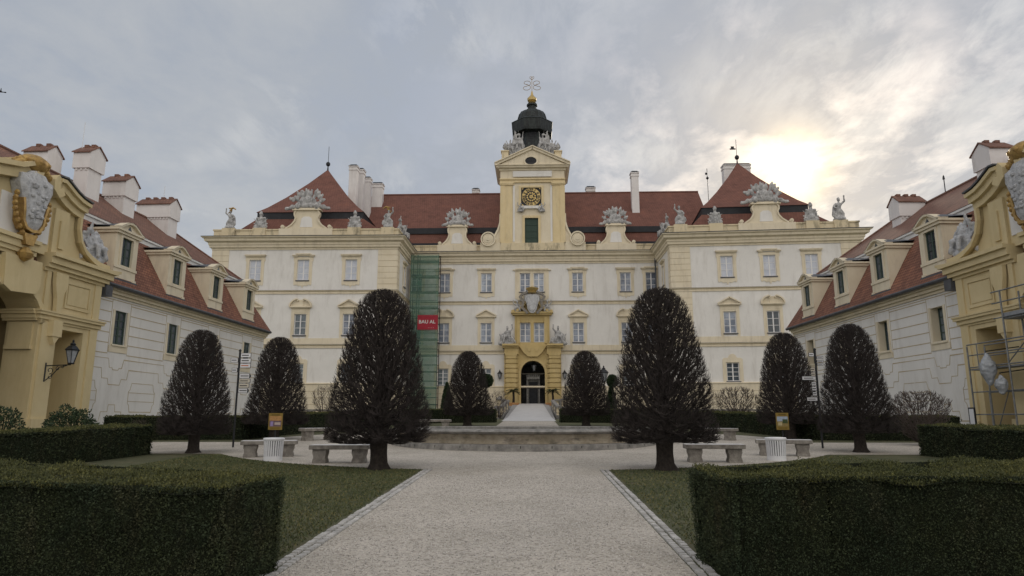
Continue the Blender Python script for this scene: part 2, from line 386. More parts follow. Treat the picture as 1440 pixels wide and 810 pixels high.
cl = n.n('ShaderNodeVectorMath', operation='ADD'); n.l(cs.outputs[0], cl.inputs[0]); n.l(gm.outputs[0], cl.inputs[1])
ss = n.n('ShaderNodeVectorMath', operation='SCALE'); n.l(sky.outputs[0], ss.inputs[0]); ss.inputs['Scale'].default_value = 1.0
mx = n.n('ShaderNodeMix', data_type='RGBA'); n.l(cover, mx.inputs[0]); n.l(ss.outputs[0], mx.inputs[6]); n.l(cl.outputs[0], mx.inputs[7])
bg = n.n('ShaderNodeBackground', i_Strength=.1); n.l(mx.outputs[2], bg.inputs[0]); n.l(bg.outputs[0], wo.inputs[0])
sl = bpy.data.lights.new('sun', 'SUN'); sl.energy = SUNE; sl.angle = R(10); sl.color = (1, .9, .74)
so = bpy.data.objects.new('sun', sl); COL.objects.link(so); so.location = (20, 60, 40)
so.rotation_euler = (-_sd).to_track_quat('-Z', 'Y').to_euler()
sc.view_settings.view_transform = 'Standard'; sc.view_settings.look = 'None'; sc.view_settings.exposure = EXPO; sc.view_settings.gamma = 1
sc.render.engine = 'CYCLES'; sc.render.resolution_x = 1024; sc.render.resolution_y = 576
sc.cycles.max_bounces = 6; sc.cycles.transparent_max_bounces = 8

# ------------------------------------------------------------------ ground materials
def ground_mats():
    m = bpy.data.materials.new('gravel'); m.use_nodes = True; n = N(m.node_tree)
    out = n.n('ShaderNodeOutputMaterial'); b = n.n('ShaderNodeBsdfPrincipled', i_Roughness=.95); b.inputs['Specular IOR Level'].default_value = .15
    n.l(b.outputs[0], out.inputs[0]); P = n.n('ShaderNodeNewGeometry').outputs['Position']
    a = n.n('ShaderNodeTexNoise', i_Scale=.5, i_Detail=6, i_Roughness=.7); n.l(P, a.inputs['Vector'])
    c = n.n('ShaderNodeTexVoronoi', i_Scale=38.0); n.l(P, c.inputs['Vector'])
    e = n.n('ShaderNodeTexNoise', i_Scale=14, i_Detail=8, i_Roughness=.8); n.l(P, e.inputs['Vector'])
    base = ramp(n, a.outputs['Fac'], [(.3, (.39,.365,.325)), (.55, (.50,.47,.43)), (.75, (.58,.55,.51))])
    sepc = n.n('ShaderNodeSeparateColor'); n.l(c.outputs['Color'], sepc.inputs[0])
    st = ramp(n, sepc.outputs[0], [(0, (.42,.40,.38)), (.22, (.85,.83,.8)), (1, (1.15,1.13,1.1))])
    mm = n.n('ShaderNodeMix', data_type='RGBA', blend_type='MULTIPLY'); mm.inputs[0].default_value = .85; n.l(base, mm.inputs[6]); n.l(st, mm.inputs[7])
    s2 = ramp(n, e.outputs['Fac'], [(.3, g3(.72)), (.5, g3(1)), (.7, g3(1.1))])
    m2 = n.n('ShaderNodeMix', data_type='RGBA', blend_type='MULTIPLY'); m2.inputs[0].default_value = 1; n.l(mm.outputs[2], m2.inputs[6]); n.l(s2, m2.inputs[7])
    n.l(m2.outputs[2], b.inputs['Base Color'])
    bp = n.n('ShaderNodeBump', i_Strength=.8, i_Distance=.012); n.l(c.outputs['Distance'], bp.inputs['Height'])
    b2 = n.n('ShaderNodeBump', i_Strength=.4, i_Distance=.03); n.l(e.outputs['Fac'], b2.inputs['Height']); n.l(bp.outputs[0], b2.inputs['Normal']); n.l(b2.outputs[0], b.inputs['Normal'])
    M['gravel'] = m
ground_mats()
M['lawn'] = mat('lawn', (.07,.083,.043), (.135,.132,.075), 1.3, .95, .8, 60, mid=(.3,.72), stain=(.17,.14,.09), stscale=(1,1,1), stamt=.6)
M['blade'] = mat('grass_blade', (.08,.097,.05), (.132,.135,.072), 1.0, .8, island=[(0,(.6,.7,.6)), (.8,(1.2,1.15,1)), (1,(2.0,1.6,1.2))])
M['kerb'] = mat('cobble', (.40,.39,.38), (.56,.55,.54), 9, .85, .5, 50, island=[(0,g3(.75)), (1,g3(1.2))])
M['paving'] = mat('pale_paving', (.46,.46,.47), (.54,.54,.55), 1.5, .85, .2, 40)
M['pavg'] = mat('grey_apron', (.26,.26,.27), (.34,.34,.34), 3, .9, .3, 30)
M['pebble'] = mat('pebble', (.5,.47,.43), None, island=[(0,(.18,.17,.16)), (.35,(.38,.35,.32)), (1,(.62,.59,.55))])

# ------------------------------------------------------------------ ground, plaza, paths
PC = (0.0, 27.0); PR = 10.9; HW = 1.93
mb = MB()
ys = [-300, -20, 58, 1500]
i = [[mb.pt(x, y, gz(y)) for x in (-1200, 1200)] for y in ys]
for a, b in zip(i, i[1:]): mb.f.append((a[0], a[1], b[1], b[0]))
tag(mb.build('ground', M['lawn']), kind='structure')
def sheet(name, poly, m, lift):
    mb = MB(); ids = [mb.pt(x, y, SL*y + lift) for x, y in poly]; mb.f.append(tuple(ids)); o = mb.build(name, m); tag(o, kind='structure'); return o
def arc(cx, cy, r, a0, a1, k): return [(cx + r*math.cos(R(a0+(a1-a0)*i/k)), cy + r*math.sin(R(a0+(a1-a0)*i/k))) for i in range(k+1)]
# plaza: circle merged with the axial path and the two side paths, one sheet
aP = math.degrees(math.asin(HW/PR))
sy0, sy1 = 20.9, 26.6
a_l = math.degrees(math.asin((sy0-PC[1])/PR)); a_h = math.degrees(math.asin((sy1-PC[1])/PR))
poly = [(-HW, -15), (HW, -15)] + arc(*PC, PR, -90+aP, a_l, 14) + [(19.8, sy0), (19.8, sy1)] + arc(*PC, PR, a_h, 90-aP, 26) + [(HW, 52.9), (-HW, 52.9)] + arc(*PC, PR, 90+aP, 180-a_h, 26) + [(-20.5, sy1), (-20.5, sy0)] + arc(*PC, PR, 180-a_l, 270-aP, 14)
sheet('gravel_path', poly, M['gravel'], .005)
# gravel fringe in front of wings
# cobble kerb strips along the path (real setts)
def setts(name, x0, x1, y0, y1, rows):
    mb = MB(); r = random.Random(int(abs(x0)*100)); y = y0; dx = (x1-x0)/rows
    while y < y1:
        st = .105 + r.random()*.03
        for k in range(rows):
            h = .012 + r.random()*.014; a = x0+k*dx+.006+r.random()*.004; b = x0+(k+1)*dx-.006
            y_a, y_b = y + r.random()*.012, y+st-.008
            q = [mb.pt(a, y_a, SL*y_a-.02), mb.pt(b, y_a, SL*y_a-.02), mb.pt(b, y_b, SL*y_b-.02), mb.pt(a, y_b, SL*y_b-.02)]
            e = .012
            t = [mb.pt(a+e, y_a+e, SL*y_a+h), mb.pt(b-e, y_a+e, SL*y_a+h), mb.pt(b-e, y_b-e, SL*y_b+h), mb.pt(a+e, y_b-e, SL*y_b+h)]
            mb.f.append(tuple(t))
            for j in range(4): mb.f.append((q[j], q[(j+1) % 4], t[(j+1) % 4], t[j]))
        y += st
    return tag(mb.build(name, M['kerb']), kind='structure')
setts('kerb', -HW-.21, -HW, 1.5, 16.2, 2); setts('kerb', HW, HW+.21, 1.5, 16.2, 2)
# pale setts band across the path mouth
mb = MB()
# ramp (paved) up to the gate
RZ1 = atY(750, 567.5, 83.6).z
def rz(y): return 1.431 + (RZ1-1.431) * max(0, min(1, (y-56)/(83.6-56)))
def rsheet(name, polys, m, lift):
    mb = MB()
    for poly in polys: mb.f.append(tuple(mb.pt(x, y, rz(y)+lift) for x, y in poly))
    return tag(mb.build(name, m), kind='structure')
mb = MB()
for s in (-1,):
    a = [mb.pt(-2.15, 52.9, .9), mb.pt(2.15, 52.9, .9), mb.pt(2.15, 83.8, .9), mb.pt(-2.15, 83.8, .9)]
    b = [mb.pt(-2.15, 52.9, rz(52.9)), mb.pt(2.15, 52.9, rz(52.9)), mb.pt(2.15, 56, rz(56)), mb.pt(2.15, 83.8, rz(83.8)), mb.pt(-2.15, 83.8, rz(83.8)), mb.pt(-2.15, 56, rz(56))]
    mb.f += [(b[0], b[1], b[2], b[5]), (b[5], b[2], b[3], b[4]), (a[0], a[1], b[1], b[0]), (a[1], a[2], b[3], b[2], b[1]), (a[3], a[0], b[0], b[5], b[4])]
tag(mb.build('ramp', M['pavg']), kind='structure')
rsheet('paved_road', [[(-2.1, 53), (2.1, 53), (1.9, 60), (-1.9, 60)], [(-1.9, 60), (1.9, 60), (1.45, 83.7), (-1.45, 83.7)]], M['paving'], .006)

# ------------------------------------------------------------------ grass blades on the near lawns (stuff)
def blades(name, regions, count, seed, hgt=.024, mat_=None):
    r = np.random.default_rng(seed); P = []
    while sum(len(p) for p in P) < count:
        k = 40000; reg = regions[r.integers(len(regions))]
        x = r.uniform(reg[0], reg[1], k); y = reg[2] + (reg[3]-reg[2]) * r.random(k)**1.5
        ok = (np.abs(x) > HW+.26) & (((x-PC[0])**2+(y-PC[1])**2) > (PR+.02)**2) & (y < sy0)
        P.append(np.stack([x[ok], y[ok]], 1))
    P = np.concatenate(P)[:count]; k = len(P)
    an = r.uniform(0, 2*np.pi, k); h = hgt*r.uniform(.5, 1.4, k); wd = .006 + .0006*P[:,1]; z = SL*P[:,1]
    dx, dy = np.cos(an)*wd, np.sin(an)*wd; lean = r.normal(0, .45, (k, 2))*h[:,None]
    A = np.stack([P[:,0]-dx, P[:,1]-dy, z], 1); B = np.stack([P[:,0]+dx, P[:,1]+dy, z], 1); C = np.stack([P[:,0]+lean[:,0], P[:,1]+lean[:,1], z+h], 1)
    V = np.empty((k*3, 3)); V[0::3] = A; V[1::3] = B; V[2::3] = C
    me = np_mesh(name, V, np.arange(k*3).reshape(-1, 3), [mat_ or M['blade']])
    o = link(name, me); return tag(o, 'short winter turf covering the lawns beside the gravel path', 'grass', kind='stuff')
blades('grass', [(-9.5, -HW, 4.2, 20.5), (HW, 9.5, 4.2, 20.5)], 190000, 3)
def pebbles(count):
    r = np.random.default_rng(5); x = r.uniform(-HW+.01, HW-.01, count); y = 3.2 + 12*r.random(count)**1.6
    s = r.uniform(.003, .0085, count)*(1+.04*y); z = SL*y+.005
    base = np.array([(1,0,0),(0,1,0),(-1,0,0),(0,-1,0),(0,0,.9)]); fc = np.array([(0,1,4),(1,2,4),(2,3,4),(3,0,4)])
    an = r.uniform(0, 6.28, count); st = r.uniform(.6, 1.3, (count, 5, 1))
    V = base[None]*s[:,None,None]*st; c, sn = np.cos(an)[:,None], np.sin(an)[:,None]
    X = V[:,:,0]*c - V[:,:,1]*sn + x[:,None]; Y = V[:,:,0]*sn + V[:,:,1]*c + y[:,None]; Z = V[:,:,2] + z[:,None]
    V = np.stack([X, Y, Z], 2).reshape(-1, 3); F = (fc[None] + (np.arange(count)*5)[:,None,None]).reshape(-1, 3)
    return tag(link('loose_gravel', np_mesh('loose_gravel', V, F, [M['pebble']])), 'loose small stones strewn over the gravel path', 'gravel', kind='stuff')
pebbles(42000)

# ------------------------------------------------------------------ hedges
def hedge(name, front, back, h, label, group, leaf=.02, dens=2500, seed=1, z0=None):
    """front/back polylines (same length) in xy; clipped evergreen hedge"""
    r = np.random.default_rng(seed); gf = z0 or (lambda x, y: gz(y))
    n_ = len(front); quads = []; V = []; F = []
    def q(a, b, c, d): quads.append((np.array(a), np.array(b), np.array(c), np.array(d), sc_))
    for i in range(n_-1):
        f0, f1, b0, b1 = front[i], front[i+1], back[i], back[i+1]; sc_ = np.array([(f0[0]+f1[0]+b0[0]+b1[0])/4, (f0[1]+f1[1]+b0[1]+b1[1])/4, gf(*f0)+h*.5])
        F0, F1, B0, B1 = [(*p, gf(*p)) for p in (f0, f1, b0, b1)]; T = lambda p: (p[0], p[1], p[2]+h)
        q(F0, F1, T(F1), T(F0)); q(B1, B0, T(B0), T(B1)); q(T(F0), T(F1), T(B1), T(B0))
        if i == 0: q(B0, F0, T(F0), T(B0))
        if i == n_-2: q(F1, B1, T(B1), T(F1))
    fi = []; LV = []; topm = []
    # inner body, a little inside the leaves
    body = []
    for (a, b, c, d, cen) in quads:
        nu = max(1, int(np.linalg.norm(b-a)/.18)); nv = max(1, int(np.linalg.norm(d-a)/.18))
        nrm = np.cross(b-a, d-a); nrm /= np.linalg.norm(nrm)
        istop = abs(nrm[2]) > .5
        mid = (a+b+c+d)/4; 
        if np.dot(nrm, mid-cen) < 0: nrm = -nrm
        base = len(body)
        for j in range(nv+1):
            for i in range(nu+1):
                s, t = i/nu, j/nv; p = a*(1-s)*(1-t)+b*s*(1-t)+c*s*t+d*(1-s)*t
                w_ = float(vnoise(p[None]*2.3)[0])*.05 - .05
                body.append(p + nrm*w_)
        for j in range(nv):
            for i in range(nu):
                k = base+j*(nu+1)+i; fi.append((k, k+1, k+nu+2, k+nu+1))
        area = np.linalg.norm(np.cross(b-a, d-a)); k = int(area*dens)
        s = r.random(k)[:,None]; t = r.random(k)[:,None]
        p = a*(1-s)*(1-t)+b*s*(1-t)+c*s*t+d*(1-s)*t
        disp = (vnoise(p*2.3)*.06+vnoise(p*9)*.026+vnoise(p*.7)*.03)[:,None]
        p = p + nrm*(disp + r.normal(-.008, .014, (k,1)))
        dirv = nrm*.8 + r.normal(0, .55, (k,3)) + np.array([0,0,.35]); dirv /= np.linalg.norm(dirv, axis=1)[:,None]
        sd = np.cross(dirv, r.normal(0,1,(k,3))); sd /= np.linalg.norm(sd, axis=1)[:,None]
        L = leaf*r.uniform(.7, 1.5, (k,1)); Wd = L*.42
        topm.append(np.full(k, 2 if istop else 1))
        LV.append(np.stack([p-dirv*L*.3, p+sd*Wd+dirv*L*.3, p+dirv*L*1.1, p-sd*Wd+dirv*L*.3], 1).reshape(-1, 3))
    LV = np.concatenate(LV); nb = len(body); V = np.concatenate([np.array(body), LV])
    lf = (np.arange(len(LV)).reshape(-1, 4)+nb); F = np.concatenate([np.array(fi), lf])
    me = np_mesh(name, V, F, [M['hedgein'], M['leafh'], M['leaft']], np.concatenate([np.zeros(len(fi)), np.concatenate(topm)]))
    return tag(link(name, me), label, 'hedge', group)
hg = 'clipped hedges around the courtyard lawns'
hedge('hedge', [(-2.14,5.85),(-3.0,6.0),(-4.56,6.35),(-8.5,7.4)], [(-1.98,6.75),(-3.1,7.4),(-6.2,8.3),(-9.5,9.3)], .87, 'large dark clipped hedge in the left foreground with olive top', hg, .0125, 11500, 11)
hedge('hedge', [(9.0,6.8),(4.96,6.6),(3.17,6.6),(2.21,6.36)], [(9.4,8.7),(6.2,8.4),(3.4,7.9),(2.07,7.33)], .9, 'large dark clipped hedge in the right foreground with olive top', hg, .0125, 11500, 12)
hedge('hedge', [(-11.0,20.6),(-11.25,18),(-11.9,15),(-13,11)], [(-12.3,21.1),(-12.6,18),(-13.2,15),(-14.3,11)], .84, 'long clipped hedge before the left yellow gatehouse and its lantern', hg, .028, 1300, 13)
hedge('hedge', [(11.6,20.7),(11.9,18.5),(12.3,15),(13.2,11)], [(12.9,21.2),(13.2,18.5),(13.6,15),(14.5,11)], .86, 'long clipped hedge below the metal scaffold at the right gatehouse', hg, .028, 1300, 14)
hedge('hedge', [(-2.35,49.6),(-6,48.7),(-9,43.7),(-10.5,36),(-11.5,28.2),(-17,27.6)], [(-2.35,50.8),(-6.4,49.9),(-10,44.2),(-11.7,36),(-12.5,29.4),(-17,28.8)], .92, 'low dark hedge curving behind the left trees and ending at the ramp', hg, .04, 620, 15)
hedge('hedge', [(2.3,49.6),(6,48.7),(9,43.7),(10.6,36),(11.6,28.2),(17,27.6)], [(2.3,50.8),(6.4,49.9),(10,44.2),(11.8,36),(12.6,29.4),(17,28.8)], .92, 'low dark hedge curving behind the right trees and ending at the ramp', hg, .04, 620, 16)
# ------------------------------------------------------------------ window units (local: x along wall, -y outward, z up; origin at sill centre)
_mc = {}
def L(F_): return F_
class Loc:                      # local frame for cached meshes
    def P(s, u, d, z): return Vector((u, -d, z))
LOC = Loc()
def cached(key, fn):
    if key not in _mc: _mc[key] = fn()
    return _mc[key]
def win_frame(w, h, cols, rows, fm, bw=.085, gb=.05, split=True):
    def f():
        mb = MB(LOC)
        mb.box(-w/2, -w/2+bw, -.04, .03, 0, h); mb.box(w/2-bw, w/2, -.04, .03, 0, h)
        mb.box(-w/2+bw, w/2-bw, -.04, .03, 0, bw); mb.box(-w/2+bw, w/2-bw, -.04, .03, h-bw, h)
        iw, ih = w-2*bw, h-2*bw
        for c in range(1, cols):
            x = -iw/2+iw*c/cols; t = (.065 if (c*2 == cols and split) else gb/2)
            mb.box(x-t, x+t, -.038, .026, bw, h-bw)
        for r_ in range(1, rows):
            z = bw+ih*r_/rows; mb.box(-iw/2, iw/2, -.036, .02, z-gb/2, z+gb/2)
        return mb.mesh('window', fm)
    return cached(('wf', w, h, cols, rows, fm.name, bw), f)
def win_pane(w, h, gm):
    def f():
        mb = MB(LOC); mb.box(-w/2+.03, w/2-.03, -.03, -.01, .03, h-.03); return mb.mesh('pane', gm)
    return cached(('wp', w, h, gm.name), f)
def scallop(w, x0, z0, dep):     # apron outline under a window (hanging)
    p = [(-w/2, z0), (-w/2, z0-dep*.55)]
    k = [(-.44, -.75), (-.40, -.62), (-.33, -.60), (-.27, -.72), (-.2, -.82), (-.12, -.72), (-.06, -.78), (-.03, -.95), (0, -1.08)]
    p += [(a*w, z0+b*dep) for a, b in k] + [(-a*w, z0+b*dep) for a, b in reversed(k[:-1])]
    return p + [(w/2, z0-dep*.55), (w/2, z0)]
def surround(kind, w, h):
    def f():
        mb = MB(LOC); e = .36; m = .055
        if kind in ('top', 'topear'):
            mb.box(-w/2-e, -w/2, 0, m, -.05, h+.32); mb.box(w/2, w/2+e, 0, m, -.05, h+.32); mb.box(-w/2, w/2, 0, m, h, h+.32)
            mb.prism(scallop(w+2*e, 0, -.05, .78), 0, m)
            for s in (-1, 1):
                mb.box(min(s*(w/2+.02), s*(w/2+.1)), max(s*(w/2+.02), s*(w/2+.1)), m, m+.035, 0, h+.1)
                mb.prism([(s*(w/2+e), h+.32), (s*(w/2+e+.1), h+.26), (s*(w/2+e+.1), h-.1), (s*(w/2+e), h-.25)], 0, m)
            H = h+.32
            if kind == 'top':
                mb.box(-w/2-e-.06, w/2+e+.06, 0, .16, H, H+.1); mb.box(-w/2-e-.14, w/2+e+.14, 0, .28, H+.1, H+.2); mb.box(-w/2-e-.18, w/2+e+.18, 0, .32, H+.2, H+.27)
            else:
                mb.box(-w/2-.12, w/2+.12, 0, .26, H+.12, H+.24); mb.box(-w/2-.2, w/2+.2, 0, .34, H+.24, H+.36)
                for s in (-1, 1):
                    a, b = sorted((s*(w/2+.0), s*(w/2+e+.16))); mb.box(a, b, 0, .2, H+.0, H+.12)
                    a, b = sorted((s*(w/2+.08), s*(w/2+e+.26))); mb.box(a, b, 0, .3, H+.12, H+.22)
        elif kind in ('tri', 'seg'):
            mb.box(-w/2-e, -w/2, 0, m, -.05, h+.62); mb.box(w/2, w/2+e, 0, m, -.05, h+.62); mb.box(-w/2, w/2, 0, m, h, h+.62)
            for s in (-1, 1):
                a, b = sorted((s*(w/2+.02), s*(w/2+.1))); mb.box(a, b, m, m+.035, 0, h+.1)
                mb.prism([(s*(w/2+.05), -.05), (s*(w/2+e), -.05), (s*(w/2+e-.05), -.5), (s*(w/2+.02), -.35)], 0, m)
            mb.box(-w/2-.08, w/2+.08, m, m+.02, h+.2, h+.5)
            H = h+.62; W_ = w/2+e+.22
            mb.box(-W_+.14, W_-.14, 0, .2, H, H+.1); mb.box(-W_, W_, 0, .36, H+.1, H+.22)
            if kind == 'tri':
                mb.prism([(-W_+.1, H+.22), (W_-.1, H+.22), (0, H+.85)], 0, .12)
                for s in (-1, 1): mb.strip([(s*W_, H+.27), (0, H+.98)], .13, .1, .4)
            else:
                pts = [(-W_*.98*math.cos(R(a)), H+.22+.9*math.sin(R(a))) for a in range(0, 181, 12)]
                mb.prism([(x*.9, H+.22+(z-H-.22)*.86) for x, z in pts if abs(x) < W_*1.01], 0, .14)
                half = [p for p in pts if p[0] < -W_*.25]
                mb.strip(half, .14, .1, .42); mb.strip([(-x, z) for x, z in reversed(half)], .14, .1, .42)
                for s in (-1, 1):
                    mb.strip([(s*W_*.25, H+1.05), (s*W_*.2, H+.9), (s*W_*.3, H+.78)], .1, .1, .36)
                mb.prism([(-.3, H+.25), (.3, H+.25), (.36, H+.6), (.12, H+.74), (0, H+.6), (-.12, H+.74), (-.36, H+.6)], .1, .2)
        elif kind == 'ground':
            e = .4
            mb.box(-w/2-e, -w/2, 0, m, -.1, h+.2); mb.box(w/2, w/2+e, 0, m, -.1, h+.2)
            t = [(-w/2-e, h+.2), (-w/2-e, h+.38), (-w/2-e+.2, h+.52), (-.55, h+.52), (-.42, h+.62), (-.36, h+.8), (-.16, h+.92), (0, h+.96), (.16, h+.92), (.36, h+.8), (.42, h+.62), (.55, h+.52), (w/2+e-.2, h+.52), (w/2+e, h+.38), (w/2+e, h+.2), (w/2, h+.2), (w/2, h), (-w/2, h), (-w/2, h+.2)]
            mb.prism(t, 0, m); mb.box(-w/2-.02, w/2+.02, m, m+.03, h+.05, h+.12)
        return mb.mesh('surround', M['trim'])
    return cached(('su', kind, w, h), f)
def sillm(w):
    def f():
        mb = MB(LOC); mb.box(-w/2-.12, w/2+.12, -.1, .16, -.055, .0); mb.box(-w/2-.1, w/2+.1, 0, .1, -.14, -.055); return mb.mesh('sill', M['sill'])
    return cached(('si', w), f)
def put_window(root, F, u, z, w, h, kind, glass, cols=2, rows=3, fm=None, rec=.16, sill=True):
    o = wloc(root); p = F.P(u, -rec, z) - o; q = F.P(u, 0, z) - o
    wo_ = link('window', win_frame(w, h, cols, rows, fm or M['frame']), root, p, F.a)
    link('pane', win_pane(w, h, glass), wo_, (0, 0, 0))
    if kind: link('surround', surround(kind, w, h), wo_, (0, -rec-.002, 0))
    if sill: link('sill', sillm(w), wo_, (0, -rec, 0))
    return wo_

# ------------------------------------------------------------------ PALACE
ZP, ZG, ZF, ZB, ZC, ZR = 5.35, 9.4, 9.8, 15.6, 20.8, 22.3
FC = Fr(0, 84, 0)
xl0, xl1 = -35.6, -15.25
aL, aR = R(0.6), R(-4.0)
FL = Fr(xl1, 76, aL)        # u runs 0 (inner corner) to negative
FR = Fr(15.95, 76, aR)
uLc = FL.px(299.5, 352)[0]; uRc = FR.px(1208.5, 330)[0]
pal = empty('palace', (0, 84, 1.5), 'long three storey baroque palace in cream and white with red roofs and a clock tower', 'palace')
WB = 1.0
top_z, mid_z, gr_z = (17.2, 2.42), (10.88, 2.42), (5.62, 2.02)
WW = 1.36
ctr_x = [FC.px(x, 396)[0] for x in (586, 625.2, 684, 812.2, 879.6, 915.8)]
ctw = [FC.px(x, 396)[0] for x in (738.4, 757.6)]
lp_x = [FL.px(x, 378)[0] for x in (358.7, 426.4, 493.8)]
rp_x = [FR.px(x, 368)[0] for x in (1021.6, 1081.8, 1141.3)]
def holes(xs, rows, w=WW): return [(x-w/2, x+w/2, z, z+h, .2) for x in xs for z, h in rows]
AX0, AX1 = FC.px(732.6, 540)[0], FC.px(766.4, 540)[0]; axc = (AX0+AX1)/2; ar = (AX1-AX0)/2
DZ = RZ1; AZ = FC.px(749, 507.5)[1]             # door sill and arch crown
# walls: one mesh
mb = MB(FC)
hc = holes(ctr_x, (top_z, mid_z, gr_z)) + holes(ctw, (top_z, mid_z), 1.3) + [(AX0, AX1, DZ-.05, AZ-ar, 3.0, True), (AX0+.0, AX1, AZ-ar, AZ, .9, True)]
U0, U1 = -15.6, 16.4
mb.wall(U0, U1, ZP, ZC+.4, hc); wallmb = mb
for F_, u0, u1, xs in ((FL, uLc, 0, lp_x), (FR, 0, uRc, rp_x)):
    mb.F = F_; mb.wall(u0, u1, ZP, ZC+.4, holes(xs, (top_z, mid_z, gr_z)))
FLr = Fr(*FL.P(0, 0, 0).xy, R(90)); FRr = Fr(*FR.P(0, 0, 0).xy, R(-90))
rx = 2.6
for F_, s in ((FLr, 1), (FRr, -1)):
    mb.F = F_; a, b = (0, 8.2) if s > 0 else (-8.2, 0)
    mb.wall(a, b, ZP, ZC+.4, holes([s*4.4], (top_z, mid_z, gr_z), 1.1))
# outer ends and backs of the pavilions
pL = FL.P(uLc, 0, 0); pR = FR.P(uRc, 0, 0)
mb.F = None
for a, b in (((pL.x, pL.y), (pL.x, 98)), ((pR.x, pR.y), (pR.x, 98)), ((pL.x, 98), (-15.6, 98)), ((16.4, 98), (pR.x, 98)), ((-15.6, 98), (-15.6, 96)), ((16.4, 98), (16.4, 96)), ((-15.6, 96), (AX0-.2, 96)), ((AX1+.2, 96), (16.4, 96))):
    mb.quad((*a, WB), (*b, WB), (*b, ZC+.4), (*a, ZC+.4))
mb.quad((AX0-.2, 96, AZ+.3), (AX1+.2, 96, AZ+.3), (AX1+.2, 96, ZC+.4), (AX0-.2, 96, ZC+.4))
mb.build('wall', M['white'], pal)
# plinth, rusticated by course joints
mb = MB(FC); mb.wall(U0, U1, WB, ZP, [(AX0, AX1, DZ-.05, ZP, 3.0, True)], d=.12)
mb.F = FL; mb.wall(uLc-.12, .12, WB, ZP, [], d=.12); mb.F = FR; mb.wall(-.12, uRc+.12, WB, ZP, [], d=.12)
mb.F = FLr; mb.wall(-.12, 8.2, WB, ZP, [], d=.12); mb.F = FRr; mb.wall(-8.2, .12, WB, ZP, [], d=.12)
mb.build('plinth', M['trim'], pal)
for F_, a, b in ((FL, uLc-.12, .12), (FR, -.12, uRc+.12), (FC, U0, -4.9), (FC, 5.3, U1)):
    mb = MB(F_)
    z = ZP-.75
    while z > 1.2: mb.box(a, b, .12, .124, z-.025, z+.025); z -= .72
    mb.build('plinth_joint', M['joint'], pal)
# mouldings wrapping the whole front
pth = [(pL.x, 98), (pL.x, pL.y), (FL.o.x, FL.o.y), (FL.o.x, 84), (FR.o.x, 84), (FR.o.x, FR.o.y), (pR.x, pR.y), (pR.x, 98)]
mb = MB()
mb.mold(pth, [(0, ZC), (.1, ZC), (.12, ZC+.18), (.3, ZC+.26), (.34, ZC+.5), (.42, ZC+.56), (.42, ZC+.8), (.75, ZC+.95), (.8, ZC+1.2), (1.0, ZC+1.3), (1.02, ZC+1.4), (0, ZC+1.4)])
for z, k in ((ZB, 1.0), (ZG, 1.0)):
    mb.mold(pth, [(0, z), (.08, z), (.1, z+.1), (.05, z+.12), (.05, z+.26), (.14, z+.3), (.22, z+.36), (.22, z+.4), (0, z+.42)])
mb.mold(pth, [(0, ZF+.02), (.05, ZF+.02), (.05, ZF+.72), (0, ZF+.72)])
mb.mold(pth, [(0, ZP-.02), (.13, ZP-.02), (.2, ZP+.04), (.2, ZP+.14), (.0, ZP+.2)])
mb.build('cornice', M['trim'], pal)
mb = MB()     # darker lines of sheet metal on the ledges
mb.mold(pth, [(0, ZC+1.4), (1.06, ZC+1.4), (1.08, ZC+1.47), (0, ZR)])
for z in (ZB, ZG): mb.mold(pth, [(0, z+.42), (.24, z+.405), (.24, z+.425), (0, z+.47)])
mb.build('cornice_flashing', M['lead'], pal)
mb = MB()
mb.mold(pth, [(-.5, ZR-.1), (.12, ZR-.1), (.12, ZR+.08), (.05, ZR+.1), (.05, ZR+.78), (.14, ZR+.82), (.14, ZR+.98), (-.5, ZR+.98)])
mb.build('parapet', M['parapet'], pal)
# quoins
def quoin(F_, a, b, z0, z1, n_):
    mb = MB(F_); s = (z1-z0)/n_
    for i in range(n_): mb.box(a, b, .0, .06, z0+i*s+.022, z0+(i+1)*s-.022)
    q = mb.build('quoin', M['trim'], pal); mb = MB(F_); mb.box(a+.02, b-.02, -.02, .03, z0, z1); mb.build('quoin_joint', M['joint'], q)
for za, zb, k in ((ZF+.8, ZB, 7), (ZB+.45, ZC, 7), (ZP+.2, ZG, 5)):
    wq = 1.95
    if za > 10: 
        quoin(FL, uLc-.06, uLc+wq, za, zb, k); quoin(FL, -2.2, .06, za, zb, k); quoin(FR, -.06, 2.2, za, zb, k); quoin(FR, uRc-2.1, uRc+.06, za, zb, k)
        quoin(FLr, -.0, 1.3, za, zb, k); quoin(FRr, -1.3, .0, za, zb, k)
# windows
rw = random.Random(3)
G_ = M['glass']; GP = M['glassp']; GD = M['glassd']
for i, x in enumerate(ctr_x):
    put_window(pal, FC, x, top_z[0], WW, top_z[1], 'top' if i % 2 == 0 else 'topear', G_)
    put_window(pal, FC, x, mid_z[0], WW, mid_z[1], 'seg' if i in (1, 4) else 'tri', G_)
    put_window(pal, FC, x, gr_z[0], WW, gr_z[1], 'ground', GD, rows=4)
for x in ctw:
    put_window(pal, FC, x, top_z[0], 1.3, top_z[1], None, G_); put_window(pal, FC, x, mid_z[0], 1.3, mid_z[1], None, G_)
for F_, xs in ((FL, lp_x), (FR, rp_x)):
    for i, x in enumerate(xs):
        put_window(pal, F_, x, top_z[0], WW, top_z[1], 'topear' if i == 1 else 'top', GP)
        put_window(pal, F_, x, mid_z[0], WW, mid_z[1], 'seg' if i == 1 else 'tri', GD if i == 1 else G_)
        put_window(pal, F_, x, gr_z[0], WW, gr_z[1], 'ground', GD, rows=4)
